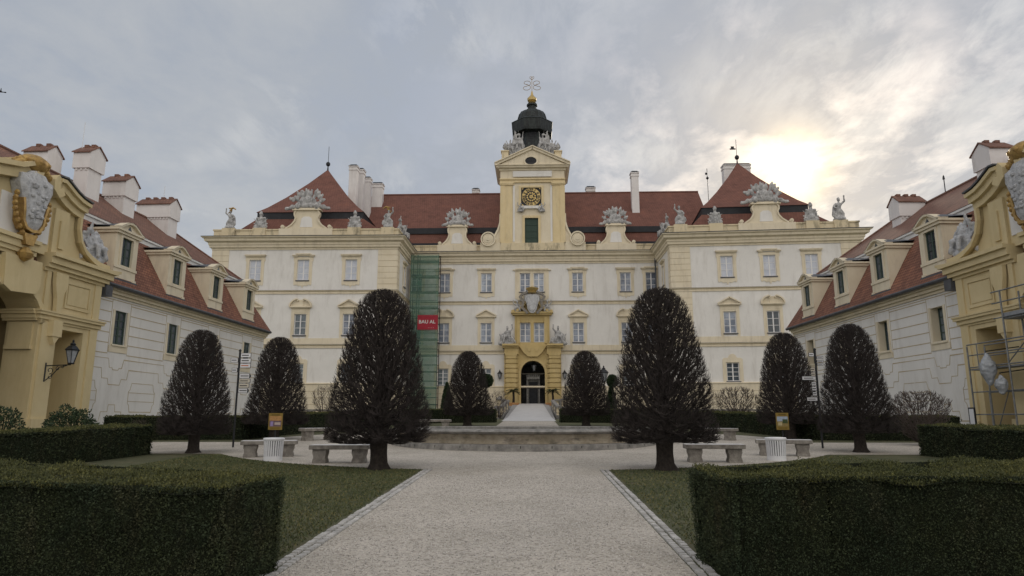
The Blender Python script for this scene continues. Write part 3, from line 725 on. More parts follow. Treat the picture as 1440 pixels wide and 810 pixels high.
for F_, s in ((FLr, 1), (FRr, -1)):
    put_window(pal, F_, s*4.4, top_z[0], 1.1, top_z[1], 'top', G_); put_window(pal, F_, s*4.4, mid_z[0], 1.1, mid_z[1], 'tri', G_); put_window(pal, F_, s*4.4, gr_z[0], 1.1, gr_z[1], 'ground', GD, rows=4)
# double window dressing
mb = MB(FC); c2 = sum(ctw)/2; a, b = ctw[0]-.65, ctw[1]+.65
z0, h = top_z
mb.box(a-.6, a, 0, .055, z0-.3, z0+h+.3); mb.box(b, b+.6, 0, .055, z0-.3, z0+h+.3); mb.box(ctw[0]+.65, ctw[1]-.65, 0, .055, z0, z0+h); mb.box(a, b, 0, .055, z0+h, z0+h+.3)
mb.prism([(a-.6, z0-.3), (a-.6, z0-.8), (a-.2, z0-1.1), (a+.5, z0-.9), (a+.5, z0-.05), (a, z0-.05), (a, z0-.3)], 0, .055)
mb.prism([(b+.6, z0-.3), (b, z0-.3), (b, z0-.05), (b-.5, z0-.05), (b-.5, z0-.9), (b+.2, z0-1.1), (b+.6, z0-.8)], 0, .055)
mb.box(a-.55, b+.55, 0, .28, z0+h+.42, z0+h+.54)
mb.box(a-.9, a, 0, .22, z0+h+.3, z0+h+.42); mb.box(b, b+.9, 0, .22, z0+h+.3, z0+h+.42); mb.box(a, b, 0, .2, z0+h+.3, z0+h+.42)
mb.build('double_window_surround', M['trim'], pal)

# ---------------- roofs
mb = MB()
mb.quad((-19, 84.9, 23.2), (20, 84.9, 23.2), (20, 85.7, 25.3), (-19, 85.7, 25.3))
mb.quad((-22.5, 86.0, 26.0), (23.5, 86.0, 26.0), (23.5, 92.2, 32.8), (-22.5, 92.2, 32.8))
mb.quad((-22.5, 97.2, 22.2), (23.5, 97.2, 22.2), (23.5, 92.2, 32.8), (-22.5, 92.2, 32.8))
def hip(F_, pb0, pb1, pe0, pe1, pa):
    mb.F = F_; zb, z1, z2 = 23.1, 25.2, 26.0
    X = lambda p, d: F_.px(p[0], p[1], d)[0]
    e0, e1 = X(pe0, -2.1), X(pe1, -2.1); b0, b1 = X(pb0, -1.0), X(pb1, -1.0); ca = X(pa, -10); cd_ = -10.0
    r1 = (e0+.1, e1-.1, -18.6, -2.25); r2 = (e0, e1, -18.7, -2.1)
    mb.frust((b0, b1, -19.9, -1.0), zb, r1, z1)
    prev = r2; pz = z2
    for t, f in ((.12, .15), (.35, .395), (.68, .71), (1.0, .985)):
        nr = (r2[0]+(ca-r2[0])*f, r2[1]+(ca-r2[1])*f, r2[2]+(cd_-r2[2])*f, r2[3]+(cd_-r2[3])*f); nz = z2+(RZT-z2)*t
        mb.frust(prev, pz, nr, nz); prev = nr; pz = nz
    return ca, cd_, r1
RZT = FL.px(461, 240, -10)[1]
tips = []
cu, cdd, rL = hip(FL, (330, 320), (540, 314), (361, 291), (512, 291), (461, 240)); tips.append(FL.P(cu, cdd, RZT))
cu2, cdd2, rR = hip(FR, (967, 312), (1178, 306), (985, 281), (1137, 276), (1037, 233)); tips.append(FR.P(cu2, cdd2, RZT))
mb.F = None
roof = mb.build('roof', M['tile'], pal)
mb = MB()
mb.box(-19.5, 20.5, 85.5, 85.9, 25.25, 26.02); mb.box(-17, 18, 84.6, 85.1, 23.2, 23.75)
for F_, r_ in ((FL, rL), (FR, rR)):
    mb.F = F_; mb.box(r_[0]-.0, r_[1]+.0, r_[2], r_[3]+.02, 25.15, 26.02)
mb.F = None
mb.build('roof_band', M['band'], roof)
# hidden lid behind the parapet
mb = MB(FC); mb.slab([(U0-1, -.3), (U1+1, -.3), (U1+1, -12.3), (U0-1, -12.3)], ZR-.3, ZR-.1)
mb.F = FL; mb.slab([(uLc+.2, -.3), (-.2, -.3), (-.2, -21), (uLc+.2, -21)], ZR-.3, ZR-.1)
mb.F = FR; mb.slab([(.2, -.3), (uRc-.2, -.3), (uRc-.2, -21), (.2, -21)], ZR-.3, ZR-.1)
mb.build('gutter_deck', M['lead'], pal)
# chimneys: measured on upright planes behind the ridge
def chimney(px0, px1, pyt, Y, zb, dep=1.0, cap=M['band']):
    a = atY(px0, pyt, Y); b = atY(px1, pyt, Y); zt = a.z
    mb = MB(); mb.box(a.x, b.x, Y, Y+dep, zb, zt-.25); mb.box(a.x-.07, b.x+.07, Y-.07, Y+dep+.07, zt-.7, zt-.45); mb.box(a.x-.1, b.x+.1, Y-.1, Y+dep+.1, zt-.25, zt-.12)
    c = mb.build('chimney', M['chim'], roof)
    mb = MB(); mb.frust((a.x-.12, b.x+.12, Y-.12, Y+dep+.12), zt-.12, (a.x+.15, b.x-.15, Y+.15, Y+dep-.15), zt+.14); mb.build('chimney_cap', cap, roof)
for a in ((491.5, 502.5, 232, 84, 26), (503.5, 511.5, 237, 86, 26), (512, 521, 249, 88, 26), (523.5, 538, 257, 90, 26), (664.5, 673.5, 265, 93, 30), (824.5, 836.5, 262.5, 93, 30), (887.5, 897.5, 241, 88.5, 27.5), (1017, 1055, 230.5, 88, 30)):
    chimney(*a)
# roof ridge caps
mb = MB(); mb.tube([(-22.5, 92.2, 32.85), (23.5, 92.2, 32.85)], .13, 6); mb.build('ridge_tile', M['tile'], roof)
# finials on pavilion roofs
for k, t in enumerate(tips):
    mb = MB(); x, y, z = t
    mb.lathe((x, y, z-.25), [(.3, 0), (.12, .25), (.08, .7), (.05, .8), (.26, 1.0), (.3, 1.2), (.2, 1.4), (.05, 1.5)], 10)
    mb.tube([(x, y, z+1.2), (x, y, z+3.4)], .035, 5)
    if k == 1:
        for s in (0, 1): mb.F = None
        mb.prism([], 0, 0) if False else None
        mb.box(x-.85, x-.1, y-.02, y+.02, z+2.0, z+2.18); mb.box(x-.7, x-.3, y-.02, y+.02, z+2.18, z+2.45)
    mb.build('finial', M['metal'], roof)
mb = MB(); q = atY(994, 237, 90); mb.tube([(q.x, 90, 30), (q.x, 90, q.z)], .04, 5); mb.lathe((q.x, 90, q.z-1.6), [(.05, 0), (.22, .2), (.05, .45)], 8); mb.box(q.x-.28, q.x, 89.98, 90.02, q.z-.9, q.z-.6); mb.build('lightning_rod', M['metal'], roof)

# ---------------- scrolled parapet pedestals (gablets)
def gablet(F_, pxc, w, h, z=ZR+.9):
    u = F_.px(pxc, 330)[0] if isinstance(pxc, (int, float)) else pxc[0]
    mb = MB(F_)
    hw = w/2
    mb.box(u-hw*1.12, u+hw*1.12, -.6, .2, ZR-.0, z+.12)
    pr = [(-hw, 0), (-hw*.86, .02), (-hw*.62, h*.22), (-hw*.5, h*.42), (-hw*.46, h*.6), (-hw*.52, h*.76), (-hw*.52, h*.88), (-hw*.45, h)]
    poly = [(u+a, z+.12+b) for a, b in pr] + [(u-a, z+.12+b) for a, b in reversed(pr)]
    mb.prism(poly, -.45, .02)
    for s in (-1, 1):
        mb.strip([(u+s*a, z+.12+b) for a, b in pr[1:]], .16, -.47, .14)
        ring = [(u+s*hw*.98+.22*math.cos(R(t)), z+.34+.22*math.sin(R(t))) for t in range(0, 360, 30)]
        mb.prism(ring, -.5, .2)
        mb.prism([(u+s*hw*.98+.1*math.cos(R(t)), z+.34+.1*math.sin(R(t))) for t in range(0, 360, 45)], .2, .26)
    mb.box(u-hw*.6, u+hw*.6, -.6, .25, z+.12+h, z+.22+h)
    mb.box(u-hw*.52, u+hw*.52, -.55, .12, z+.22+h, z+.42+h)
    g = mb.build('gablet', M['trim'], pal)
    mb = MB(F_); mb.prism([(u-.75, z+.3), (u+.75, z+.3), (u+.6, z+h*.62), (u+.3, z+h*.72), (u-.3, z+h*.72), (u-.6, z+h*.62)], .02, .06)
    mb.build('gablet_panel', M['white'], g)
    return u, z+h+.42
gab = []
gab.append((FL,) + gablet(FL, 430, 5.6, 2.2)); gab.append((FC,) + gablet(FC, 643, 4.5, 2.35)); gab.append((FC,) + gablet(FC, 866, 4.5, 2.35)); gab.append((FR,) + gablet(FR, 1079, 5.6, 2.2))
ped = []
for F_, px in ((FL, 322), (FL, 365), (FL, 498), (FL, 545), (FR, 957), (FR, 1007), (FR, 1143), (FR, 1183)):
    u = F_.px(px, 322)[0]; mb = MB(F_); mb.box(u-.75, u+.75, -.65, .2, ZR+.0, ZR+1.12); mb.build('pedestal', M['parapet'], pal); ped.append((F_, u))

# ---------------- clock tower
FT = Fr(0, 83.2, 0)
mb = MB(FT); T = lambda x, y: FT.px(x, y)
ul, ur = T(703.5, 290)[0], T(794.5, 290)[0]; tc_ = (ul+ur)/2
zt0 = T(747, 239)[1]
zg0, zg1 = T(747, 343)[1], T(747, 306.5)[1]; gw0, gw1 = T(738, 320)[0], T(757, 320)[0]
ck = (T(732.8, 276)[0], T(761.3, 276)[0], T(747, 289)[1], T(747, 264)[1])
oc = T(746.5, 228)
mb.wall(ul, ur, ZR+.3, zt0, [(gw0, gw1, zg0, zg1, .25), (*ck, .12)])
mb.F = None
for s, x in ((-1, FT.P(ul,0,0).x), (1, FT.P(ur,0,0).x)):
    mb.quad((x, 83.2, ZR+.3), (x, 89.5, ZR+.3), (x, 89.5, zt0), (x, 83.2, zt0))
mb.quad((ul, 89.5, ZR+.3), (ur, 89.5, ZR+.3), (ur, 89.5, zt0), (ul, 89.5, zt0))
tower = mb.build('clock_tower', M['trim'], pal)
# pilasters, pale inner strips
mb = MB(FT); zc1 = T(747, 264)[1]; zcap = T(747, 257)[1]
for s in (-1, 1):
    for a, b, dd in ((.0, .62, .16), (.62, 1.55, .1)):
        x0, x1 = sorted((tc_+s*((ur-ul)/2-a), tc_+s*((ur-ul)/2-b))); mb.box(x0, x1, 0, dd, ZR+.9, zcap)
    x0, x1 = sorted((tc_+s*((ur-ul)/2+.08), tc_+s*((ur-ul)/2-1.7)))
    mb.box(x0, x1, 0, .24, zcap-.35, zcap-.2); mb.box(x0, x1, 0, .3, zcap-.2, zcap)
mb.box(ul-.05, ur+.05, -.02, .2, zcap, zcap+.35); mb.box(ul-.1, ur+.1, 0, .34, zcap+.35, zcap+.5)
mb.box(ck[0]-.28, ck[0], 0, .12, ck[2]-.3, ck[3]+.25); mb.box(ck[1], ck[1]+.28, 0, .12, ck[2]-.3, ck[3]+.25); mb.box(ck[0], ck[1], 0, .12, ck[3], ck[3]+.25)
mb.box(gw0-.3, gw0, 0, .1, zg0-.15, zg1+.3); mb.box(gw1, gw1+.3, 0, .1, zg0-.15, zg1+.3); mb.box(gw0, gw1, 0, .1, zg1, zg1+.3)
mb.build('pilaster', M['yellow'], tower)
mb = MB(FT)
for s in (-1, 1):
    x0, x1 = sorted((tc_+s*((ur-ul)/2-1.62), tc_+s*((ur-ul)/2-1.85))); mb.box(x0, x1, 0, .04, ZR+1.2, zcap-.35)
mb.box(tc_-2.5, tc_+2.5, .2, .22, zcap+.75, zt0-.2)
mb.box(ck[0]-.05, ck[1]+.05, 0, .3, ck[2]-.45, ck[2]-.12)
mb.build('white_panel', M['white'], tower)
# cornice all round + pediment
za = zt0; e = .75
mb = MB(); rect = [(ul, 89.5), (ul, 83.2), (ur, 83.2), (ur, 89.5)]
mb.mold(rect, [(0, za-.1), (.15, za-.1), (.2, za+.1), (.5, za+.2), (.55, za+.38), (.7, za+.45), (.7, za+.52), (0, za+.52)])
zap = FT.px(747, 208.5)[1]
mb.F = FT
gl, gr = ul-.7, ur+.7
mb.F = FT; 
k = 20; ov = [(oc[0]+.82*math.cos(R(a)), oc[1]+.6*math.sin(R(a))) for a in range(0, 360, 18)]
mb.prism([(gl+.4, za+.5), (gr-.4, za+.5), (tc_, zap-.3)], -.6, .4)
for s in (-1, 1):
    x = gr if s > 0 else gl
    mb.strip([(x, za+.62), (tc_, zap-.12)], .36, -.6, .62); mb.strip([(x, za+.8), (tc_, zap+.07)], .12, -.6, .78)
mb.strip(ov, .16, .4, .52, closed=True)
mb.build('pediment', M['trim'], tower)
mb = MB(FT); mb.prism(ov, .4, .43); mb.box(oc[0]-.03, oc[0]+.03, .43, .46, oc[1]-.55, oc[1]+.55); mb.box(oc[0]-.75, oc[0]+.75, .43, .46, oc[1]-.03, oc[1]+.03); mb.build('oculus', M['band'], tower)
mb = MB(FT); x = (gw0+gw1)/2
mb.box(gw0+.02, gw1-.02, -.2, -.14, zg0+.02, zg1-.02)
for kx in (gw0+.02, x-.05, gw1-.1): mb.box(kx, kx+.08, -.14, -.09, zg0+.02, zg1-.02)
for i in range(5): zz_ = zg0+(zg1-zg0)*(i/4)*.96; mb.box(gw0+.1, gw1-.1, -.14, -.1, zz_, zz_+.07)
mb.build('shutter', M['shut'], tower)
# scroll wings at the tower foot
for s in (-1, 1):
    mb = MB(FT)
    X = lambda px, py: ((T(px, py)[0]-tc_)*s*1.0, T(px, py)[1])
    pts = [(794.5, 300), (795, 312), (798, 322), (803, 331), (810, 338), (815, 343), (820, 345)]
    q = [X(*p) for p in pts]
    q = [(tc_+s*abs(a), z) for a, z in q]
    base = [(tc_+s*((ur-ul)/2-.1), ZR+.3), (tc_+s*((ur-ul)/2-.1), q[0][1])] + q + [(q[-1][0], ZR+.3)]
    mb.prism(base, -.5, -.04); mb.strip(q, .22, -.6, .1)
    vx, vz = X(812, 336); vx = tc_+s*abs(vx)
    for r_, d_ in ((.72, .32), (.5, .4), (.24, .5)):
        mb.prism([(vx+r_*math.cos(R(t)), vz+r_*math.sin(R(t))) for t in range(0, 360, 20)], -.5, d_)
    mb.strip([(vx+.86*math.cos(R(t)), vz+.86*math.sin(R(t))) for t in range(0, 360, 20)], .16, -.5, .42, closed=True)
    a0, a1 = sorted((tc_+s*3.95, tc_+s*6.6)); mb.box(a0, a1, -.6, .16, ZR, ZR+1.05)
    mb.build('scroll_wing', M['trim'], tower)
mb = MB(FT); mb.box(tc_-4, tc_+4, -.5, .3, ZR-.02, ZR+.95); mb.build('tower_base', M['parapet'], tower)
# clock
cx_, cz_ = (ck[0]+ck[1])/2, (ck[2]+ck[3])/2; cr = (ck[1]-ck[0])/2*.95
mb = MB(FT); mb.box(ck[0], ck[1], -.12, -.06, ck[2], ck[3]); clock = mb.build('clock_face', M['band'], tower)
mb = MB(FT)
mb.strip([(cx_+cr*.8*math.cos(R(t)), cz_+cr*.8*math.sin(R(t))) for t in range(0, 360, 10)], cr*.33, -.06, -.045, closed=True)
mb.prism([(cx_+cr*.2*math.cos(R(t)), cz_+cr*.2*math.sin(R(t))) for t in range(0, 360, 30)], -.06, -.03)
for s in (-1, 1):
    for q in (-1, 1): mb.prism([(cx_+s*cr*.98, cz_+q*cr*.98), (cx_+s*cr*.78, cz_+q*cr*.96), (cx_+s*cr*.84, cz_+q*cr*.84), (cx_+s*cr*.96, cz_+q*cr*.78)], -.06, -.045)
for i in range(12):
    t = R(15+30*i); mb.prism([(cx_+cr*(.42+.1*math.cos(a))*math.cos(t)-cr*.09*math.sin(a)*math.sin(t), cz_+cr*(.42+.1*math.cos(a))*math.sin(t)+cr*.09*math.sin(a)*math.cos(t)) for a in [R(x) for x in range(0, 360, 60)]], -.06, -.03)
mb.build('gilt_ring', M['gold'], clock)
mb = MB(FT)
for r_, w_ in ():
    mb.strip([(cx_+cr*r_*math.cos(R(t)), cz_+cr*r_*math.sin(R(t))) for t in range(0, 360, 12)], w_, -.06, -.02, closed=True)
def bar(a, b, w_, d0=-.045, d1=-.03): mb.strip([a, b], w_, d0, d1)
num = ['XII', 'I', 'II', 'III', 'IIII', 'V', 'VI', 'VII', 'VIII', 'IX', 'X', 'XI']
for i, s in enumerate(num):
    t = R(90-30*i); rr, tt = (math.cos(t), math.sin(t)), (math.sin(t), -math.cos(t))
    wsum = {'I': .12, 'V': .26, 'X': .26}; tot = sum(wsum[c] for c in s); o = -tot/2
    def pt(a, b): return (cx_+cr*(rr[0]*b+tt[0]*a/1.15), cz_+cr*(rr[1]*b+tt[1]*a/1.15))
    for c in s:
        m_ = o+wsum[c]/2
        if c == 'I': bar(pt(m_, .66), pt(m_, .92), .085)
        elif c == 'V': bar(pt(m_-.08, .92), pt(m_, .66), .09); bar(pt(m_+.08, .92), pt(m_, .66), .07)
        else: bar(pt(m_-.08, .92), pt(m_+.08, .66), .09); bar(pt(m_+.08, .92), pt(m_-.08, .66), .07)
        o += wsum[c]
mb.build('clock_numerals', M['band'], clock)
mb = MB(FT)
for ang, ln, w_ in ((-28, .8, .09), (-140+190, .5, .12)):
    t = R(ang); mb.strip([(cx_-cr*.2*math.cos(t), cz_-cr*.2*math.sin(t)), (cx_+cr*ln*math.cos(t), cz_+cr*ln*math.sin(t))], w_, -.015, .02)
mb.build('clock_hands', M['gold'], clock)
# tower roof + lantern
LC = (tc_, 88.0)
mb = MB()
zr = za+.52
mb.F = FT
mb.frust((gl, gr, -6.9, -.1), zr, (tc_-2.2, tc_+2.2, -6.0, -3.2), zr+2.2)
mb.F = None
mb.build('tower_roof', M['copper'], tower)
zpt = lambda py: atY(747, py, LC[1]).z
wpt = lambda a, b, py: (atY(b, py, LC[1]).x - atY(a, py, LC[1]).x)/2
z_a, z_b, z_c = zpt(205), zpt(196), zpt(176)
mb = MB(); c8 = math.pi/8
r_body = wpt(725, 769, 200)
mb.lathe((*LC, 0), [(r_body*1.35, zr+.3), (r_body*1.28, z_a-2.2), (r_body*1.05, z_a-.6), (r_body*.98, z_a), (r_body*.92, z_b), (r_body*.92, z_c+.2)], 8, ph=c8)
re = wpt(718.5, 777, 186)
mb.lathe((*LC, 0), [(r_body*.9, z_b+.25), (re*1.0, zpt(192)), (re*1.02, zpt(189)), (re*1.04, zpt(178)), (re*1.06, zpt(177)), (re*.9, zpt(174)), (re*.74, zpt(171.5))], 8, ph=c8)
mb.lathe((*LC, 0), [(re*.74, zpt(172)), (re*.70, zpt(168)), (re*.66, zpt(164)), (re*.56, zpt(160)), (re*.4, zpt(157.5)), (re*.24, zpt(156)), (re*.2, zpt(153)), (re*.2, zpt(150)), (re*.26, zpt(149.5)), (re*.26, zpt(147.5)), (re*.1, zpt(146.5))], 16, ph=c8)
lan = mb.build('lantern', M['copper'], tower)
mb = MB()
for k in range(8):
    t = c8 + k*math.pi/4; pr = [(1.01*re*.74, zpt(172)), (1.01*re*.70, zpt(168)), (re*.665, zpt(164)), (re*.565, zpt(160)), (re*.41, zpt(157.4))]
    mb.tube([(LC[0]+r*math.cos(t), LC[1]+r*math.sin(t), z) for r, z in pr], .05, 5)
mb.build('dome_rib', M['copper'], lan)
mb = MB()
for k in range(8):       # louvred openings
    t = -math.pi/2 + k*math.pi/4
    f = Fr(LC[0]+math.cos(t)*r_body*.92*math.cos(c8), LC[1]+math.sin(t)*r_body*.92*math.cos(c8), t+math.pi/2)
    mb.F = f; hw = r_body*.24
    mb.prism([(-hw, z_a-.7), (hw, z_a-.7), (hw, z_b+.5), (hw*.5, z_b+.8), (-hw*.5, z_b+.8), (-hw, z_b+.5)], .0, .05)
    for j in range(6): mb.box(-hw, hw, .05, .12, z_a-.6+j*.3, z_a-.5+j*.3)
mb.build('louvre', M['band'], lan)
mb = MB()
mb.lathe((*LC, 0), [(.3, zpt(147)), (.55, zpt(145)), (.3, zpt(143.5)), (.62, zpt(142)), (.66, zpt(139)), (.45, zpt(137)), (.2, zpt(134)), (.08, zpt(128.5))], 14)
mb.build('golden_knob', M['gold'], lan)
mb = MB(); z0_, z1_ = zpt(132), zpt(107.5); H_ = z1_-z0_
mb.tube([(LC[0], LC[1], z0_), (LC[0], LC[1], z1_)], .035, 5)
for s in (-1, 1):
    for cz2, rr in ((.35, .30), (.62, .27)):
        pts = []
        for t in range(0, 400, 20):
            r0 = H_*rr*(1-t/620); a = R(-90+t if cz2 > .5 else 90-t)
            pts.append((LC[0]+s*(H_*.02+H_*rr*.95+r0*math.cos(a+math.pi)*.9)*1.0 - s*H_*.0, LC[1], z0_+H_*cz2+r0*.62*math.sin(a)))
        mb.tube(pts, .035, 4)
    mb.tube([(LC[0], LC[1], z0_+H_*.8), (LC[0]+s*H_*.12, LC[1], z0_+H_*.92), (LC[0]+s*H_*.1, LC[1], z0_+H_), (LC[0], LC[1], z0_+H_*.94)], .035, 4)
mb.build('scrollwork_finial', M['goldm'], lan)
# corner posts for the urns
urns = []
mb = MB(FT)
for a, b in ((705.5, 715), (780, 789.5)):
    u0, z1_ = FT.px(a, 212, -.8); u1, _ = FT.px(b, 212, -.8)
    mb.box(u0, u1, -1.6, -.7, zr, z1_-.15); mb.box(u0-.1, u1+.1, -1.7, -.6, z1_-.15, z1_); urns.append(((u0+u1)/2, z1_))
mb.build('corner_post', M['parapet'], tower)

# ---------------- portal
mb = MB(FC); pz = lambda py: FC.px(749, py)[1]; px_ = lambda x, y=540: FC.px(x, y)[0]
PL_, PR_ = px_(709.8), px_(789.2); zi = pz(493)
# arch field with round head
def archpoly(r_, zc, z0, n_=16): return [(axc+r_*math.cos(R(180-180*i/n_)), zc+r_*math.sin(R(180-180*i/n_))) for i in range(n_+1)]
zs = AZ-ar
ap = archpoly(ar, zs, DZ)
inner = [(px_(728.5), pz(499)), (px_(728.5), DZ), (AX0, DZ)] + ap + [(AX1, DZ), (px_(770.5), DZ), (px_(770.5), pz(499))]
mb.prism(inner, -.85, .35)
mb.strip([(AX0-.15, DZ)] + archpoly(ar+.15, zs, DZ) + [(AX1+.15, DZ)], .3, .35, .47)
for s, (a, b) in ((-1, (PL_, px_(728.5))), (1, (px_(770.5), PR_))):
    mb.box(a, b, 0, .45, WB, DZ+1.3); 
    z = DZ+1.3; q = (pz(499)-z)/8
    for i in range(8): mb.box(a+.0, b, 0, .4, z+i*q, z+(i+1)*q); mb.box(a-.06, b+.0, .4, .62, z+i*q+.05, z+(i+1)*q-.05)
    m1_ = (a+b)/2; mb.box(m1_-.58, m1_+.58, .62, .86, DZ+1.3, pz(499))
    for i in range(8): mb.box(m1_-.64, m1_+.64, .86, 1.0, z+i*q+.07, z+(i+1)*q-.07)
    mb.box(m1_-.75, m1_+.75, .6, 1.05, DZ-.4, DZ+1.3)
    mb.box(m1_-.72, m1_+.72, .6, 1.05, pz(501), pz(497))
for z0_, z1_, pr in ((pz(499), pz(490), .55), (pz(490), pz(487.5), .8), (pz(487.5), pz(485), 1.15)):
    mb.box(PL_-.25 if pr > .7 else PL_, px_(729.5), 0, pr+.4, z0_, z1_); mb.box(px_(769.5), PR_+.25 if pr > .7 else PR_, 0, pr+.4, z0_, z1_); mb.box(px_(729.5), px_(769.5), 0, pr*.55, z0_, z1_)
mb.prism([(px_(730), pz(487)), (px_(769), pz(487)), (px_(762), pz(497)), (px_(756), pz(502)), (px_(743), pz(502)), (px_(737), pz(497))], .3, .72)
for x in (744.5, 755): mb.prism([(px_(x-2.5), pz(490)), (px_(x+2.5), pz(490)), (px_(x+1), pz(495)), (px_(x-1), pz(495))], .72, .8)
# aedicule round the twin window
zw0, zw1 = mid_z[0], mid_z[0]+mid_z[1]
A0, A1 = px_(724), px_(773.5)
mb.box(A0, ctw[0]-.65, 0, .3, pz(485), zw1+.9); mb.box(ctw[1]+.65, A1, 0, .3, pz(485), zw1+.9); mb.box(ctw[0]+.65, ctw[1]-.65, 0, .26, zw0, zw1); mb.box(ctw[0]-.65, ctw[1]+.65, 0, .26, zw1, zw1+.9); mb.box(ctw[0]-.65, ctw[1]+.65, 0, .5, pz(485), zw0-.06)
mb.box(A0+.25, A0+.65, .3, .42, zw0-.2, zw1+.7); mb.box(A1-.65, A1-.25, .3, .42, zw0-.2, zw1+.7)
mb.box(A0-.3, A1+.3, 0, .75, zw1+.9, zw1+1.12); mb.box(A0-.45, A1+.45, 0, .95, zw1+1.12, zw1+1.26)
for s in (-1, 1):
    cxx = (A0+A1)/2; x = cxx+s*((A1-A0)/2+.4)
    mb.strip([(x, zw1+1.35), (x-s*.8, zw1+1.5), (x-s*1.4, zw1+1.95), (cxx+s*.8, zw1+2.5)], .26, 0, .8)
mb.prism([(A0, zw1+1.2), (A1, zw1+1.2), ((A0+A1)/2+.9, zw1+2.4), ((A0+A1)/2-.9, zw1+2.4)], 0, .3)
portal = mb.build('portal', M['ochre'], pal)
# passage through the gate and the court seen beyond
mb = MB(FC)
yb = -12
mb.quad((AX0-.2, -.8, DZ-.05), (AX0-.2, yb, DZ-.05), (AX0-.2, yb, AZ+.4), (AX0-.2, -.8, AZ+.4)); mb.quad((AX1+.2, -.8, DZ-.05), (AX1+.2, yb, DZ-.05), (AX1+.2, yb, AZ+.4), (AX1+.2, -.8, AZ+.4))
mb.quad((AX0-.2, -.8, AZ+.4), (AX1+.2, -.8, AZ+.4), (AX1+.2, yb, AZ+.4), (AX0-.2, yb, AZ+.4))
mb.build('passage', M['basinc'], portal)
mb = MB(FC); mb.slab([(AX0-.2, .3), (AX1+.2, .3), (AX1+.2, -30), (AX0-.2, -30)], DZ-.2, DZ-.01); mb.build('passage_floor', M['pavg'], portal)
mb = MB(FC)
mb.box(axc-8, axc+8, -30.3, -30, DZ-.2, DZ+14)
for i in (-2, -.55, .55, 2):
    mb.box(axc+i*2.0-.2, axc+i*2.0+.2, -30, -29.6, DZ, DZ+4.6)
mb.box(axc-8, axc+8, -30, -29.4, DZ+4.6, DZ+5.0); mb.box(axc-8, axc+8, -30, -29.3, DZ+6.0, DZ+6.15)
for i in range(-12, 13): mb.box(axc+i*.35-.06, axc+i*.35+.06, -29.55, -29.4, DZ+5.0, DZ+6.0)
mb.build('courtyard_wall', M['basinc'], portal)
mb = MB(FC)
for i in (-1.8, -.4, 1.0): mb.box(axc+i*2+.1, axc+i*2+1.5, -29.97, -29.93, DZ+.0, DZ+4.2)
mb.build('courtyard_doorway', M['band'], portal)
mb = MB(FC)
mb.box(AX0-.15, AX0+.55, -12, -11.5, DZ, AZ+.3); mb.box(AX1-.55, AX1+.15, -12, -11.5, DZ, AZ+.3); mb.box(AX0+.55, AX1-.55, -12, -11.5, AZ-.9, AZ+.3)
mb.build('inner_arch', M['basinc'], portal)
# gate grille leaves folded inside
mb = MB(FC)
for s, x in ((-1, AX0+.02), (1, AX1-.02)):
    for i in range(6): mb.tube([(x-s*.0+(-s)*.03, -1.2-i*.28, DZ), (x+(-s)*.03, -1.2-i*.28, zs)], .03, 4)
    for z in (DZ+.2, DZ+1.4, zs-.2): mb.tube([(x+(-s)*.03, -1.2, z), (x+(-s)*.03, -2.6, z)], .03, 4)
mb.build('gate_leaf', M['metal'], portal)

# green netting scaffold in the corner
s0 = atY(575.5, 450, 81.6).x; s1 = atY(615.8, 450, 81.6).x; szt = atY(600, 358, 81.6).z
net = empty('scaffold', ((s0+s1)/2, 82.4, 1.6), 'tall scaffold wrapped in green netting beside the left pavilion', 'scaffold')
mb = MB()
for x in (s0+.05, (s0+s1)/2-.9, s1-.05):
    for y in (81.75, 83.3): mb.tube([(x, y, 1.55), (x, y, szt)], .05, 6)
z = 3.2
while z < szt:
    for y in (81.75, 83.3): mb.tube([(s0, y, z+.9), (s1, y, z+.9)], .035, 5); mb.tube([(s0, y, z+.1), (s1, y, z+.1)], .04, 5)
    z += 1.95
mb.tube([(s0+.1, 81.76, 12), (s0+1.6, 81.76, szt-1.8)], .035, 5); mb.tube([(s0+1.6, 81.76, 4), (s0+.3, 81.76, 12)], .035, 5)
mb.build('poles', M['metal'], net)
mb = MB(); z = 3.2
while z < szt: mb.box(s0+.05, s1-.05, 81.85, 83.2, z, z+.06); z += 1.95
mb.build('planks', M['stoneb'], net)
m = bpy.data.materials.new('green_netting'); m.use_nodes = True; n = N(m.node_tree); out = n.n('ShaderNodeOutputMaterial')
b = n.n('ShaderNodeBsdfPrincipled', i_Roughness=.9); b.inputs['Base Color'].default_value = (.13, .26, .20, 1); tr = n.n('ShaderNodeBsdfTransparent')
tn = n.n('ShaderNodeTexNoise', i_Scale=1.2, i_Detail=5); n.l(n.n('ShaderNodeNewGeometry').outputs['Position'], tn.inputs['Vector'])
f = ramp(n, tn.outputs['Fac'], [(.3, g3(.36)), (.7, g3(.62))]); mxs = n.n('ShaderNodeMixShader'); n.l(f, mxs.inputs[0]); n.l(tr.outputs[0], mxs.inputs[1]); n.l(b.outputs[0], mxs.inputs[2]); n.l(mxs.outputs[0], out.inputs[0])
M['snet'] = m
V = []; F_ = []; nx, nzz = 24, 90
for j in range(nzz+1):
    for i in range(nx+1):
        x = s0+(s1-s0)*i/nx; zz2 = 1.7+(szt-1.7)*j/nzz
        sag = .06*math.sin(j/nzz*math.pi*11)*math.sin(i/nx*math.pi)+mnoise.noise(Vector((x*.9, zz2*.5, 3)))*.09
        V.append((x, 81.6+sag, zz2))
for j in range(nzz):
    for i in range(nx): k = j*(nx+1)+i; F_.append((k, k+1, k+nx+2, k+nx+1))
V = np.array(V) - np.array(wloc(net)); link('netting', np_mesh('netting', V, F_, [m], smooth=True), net)
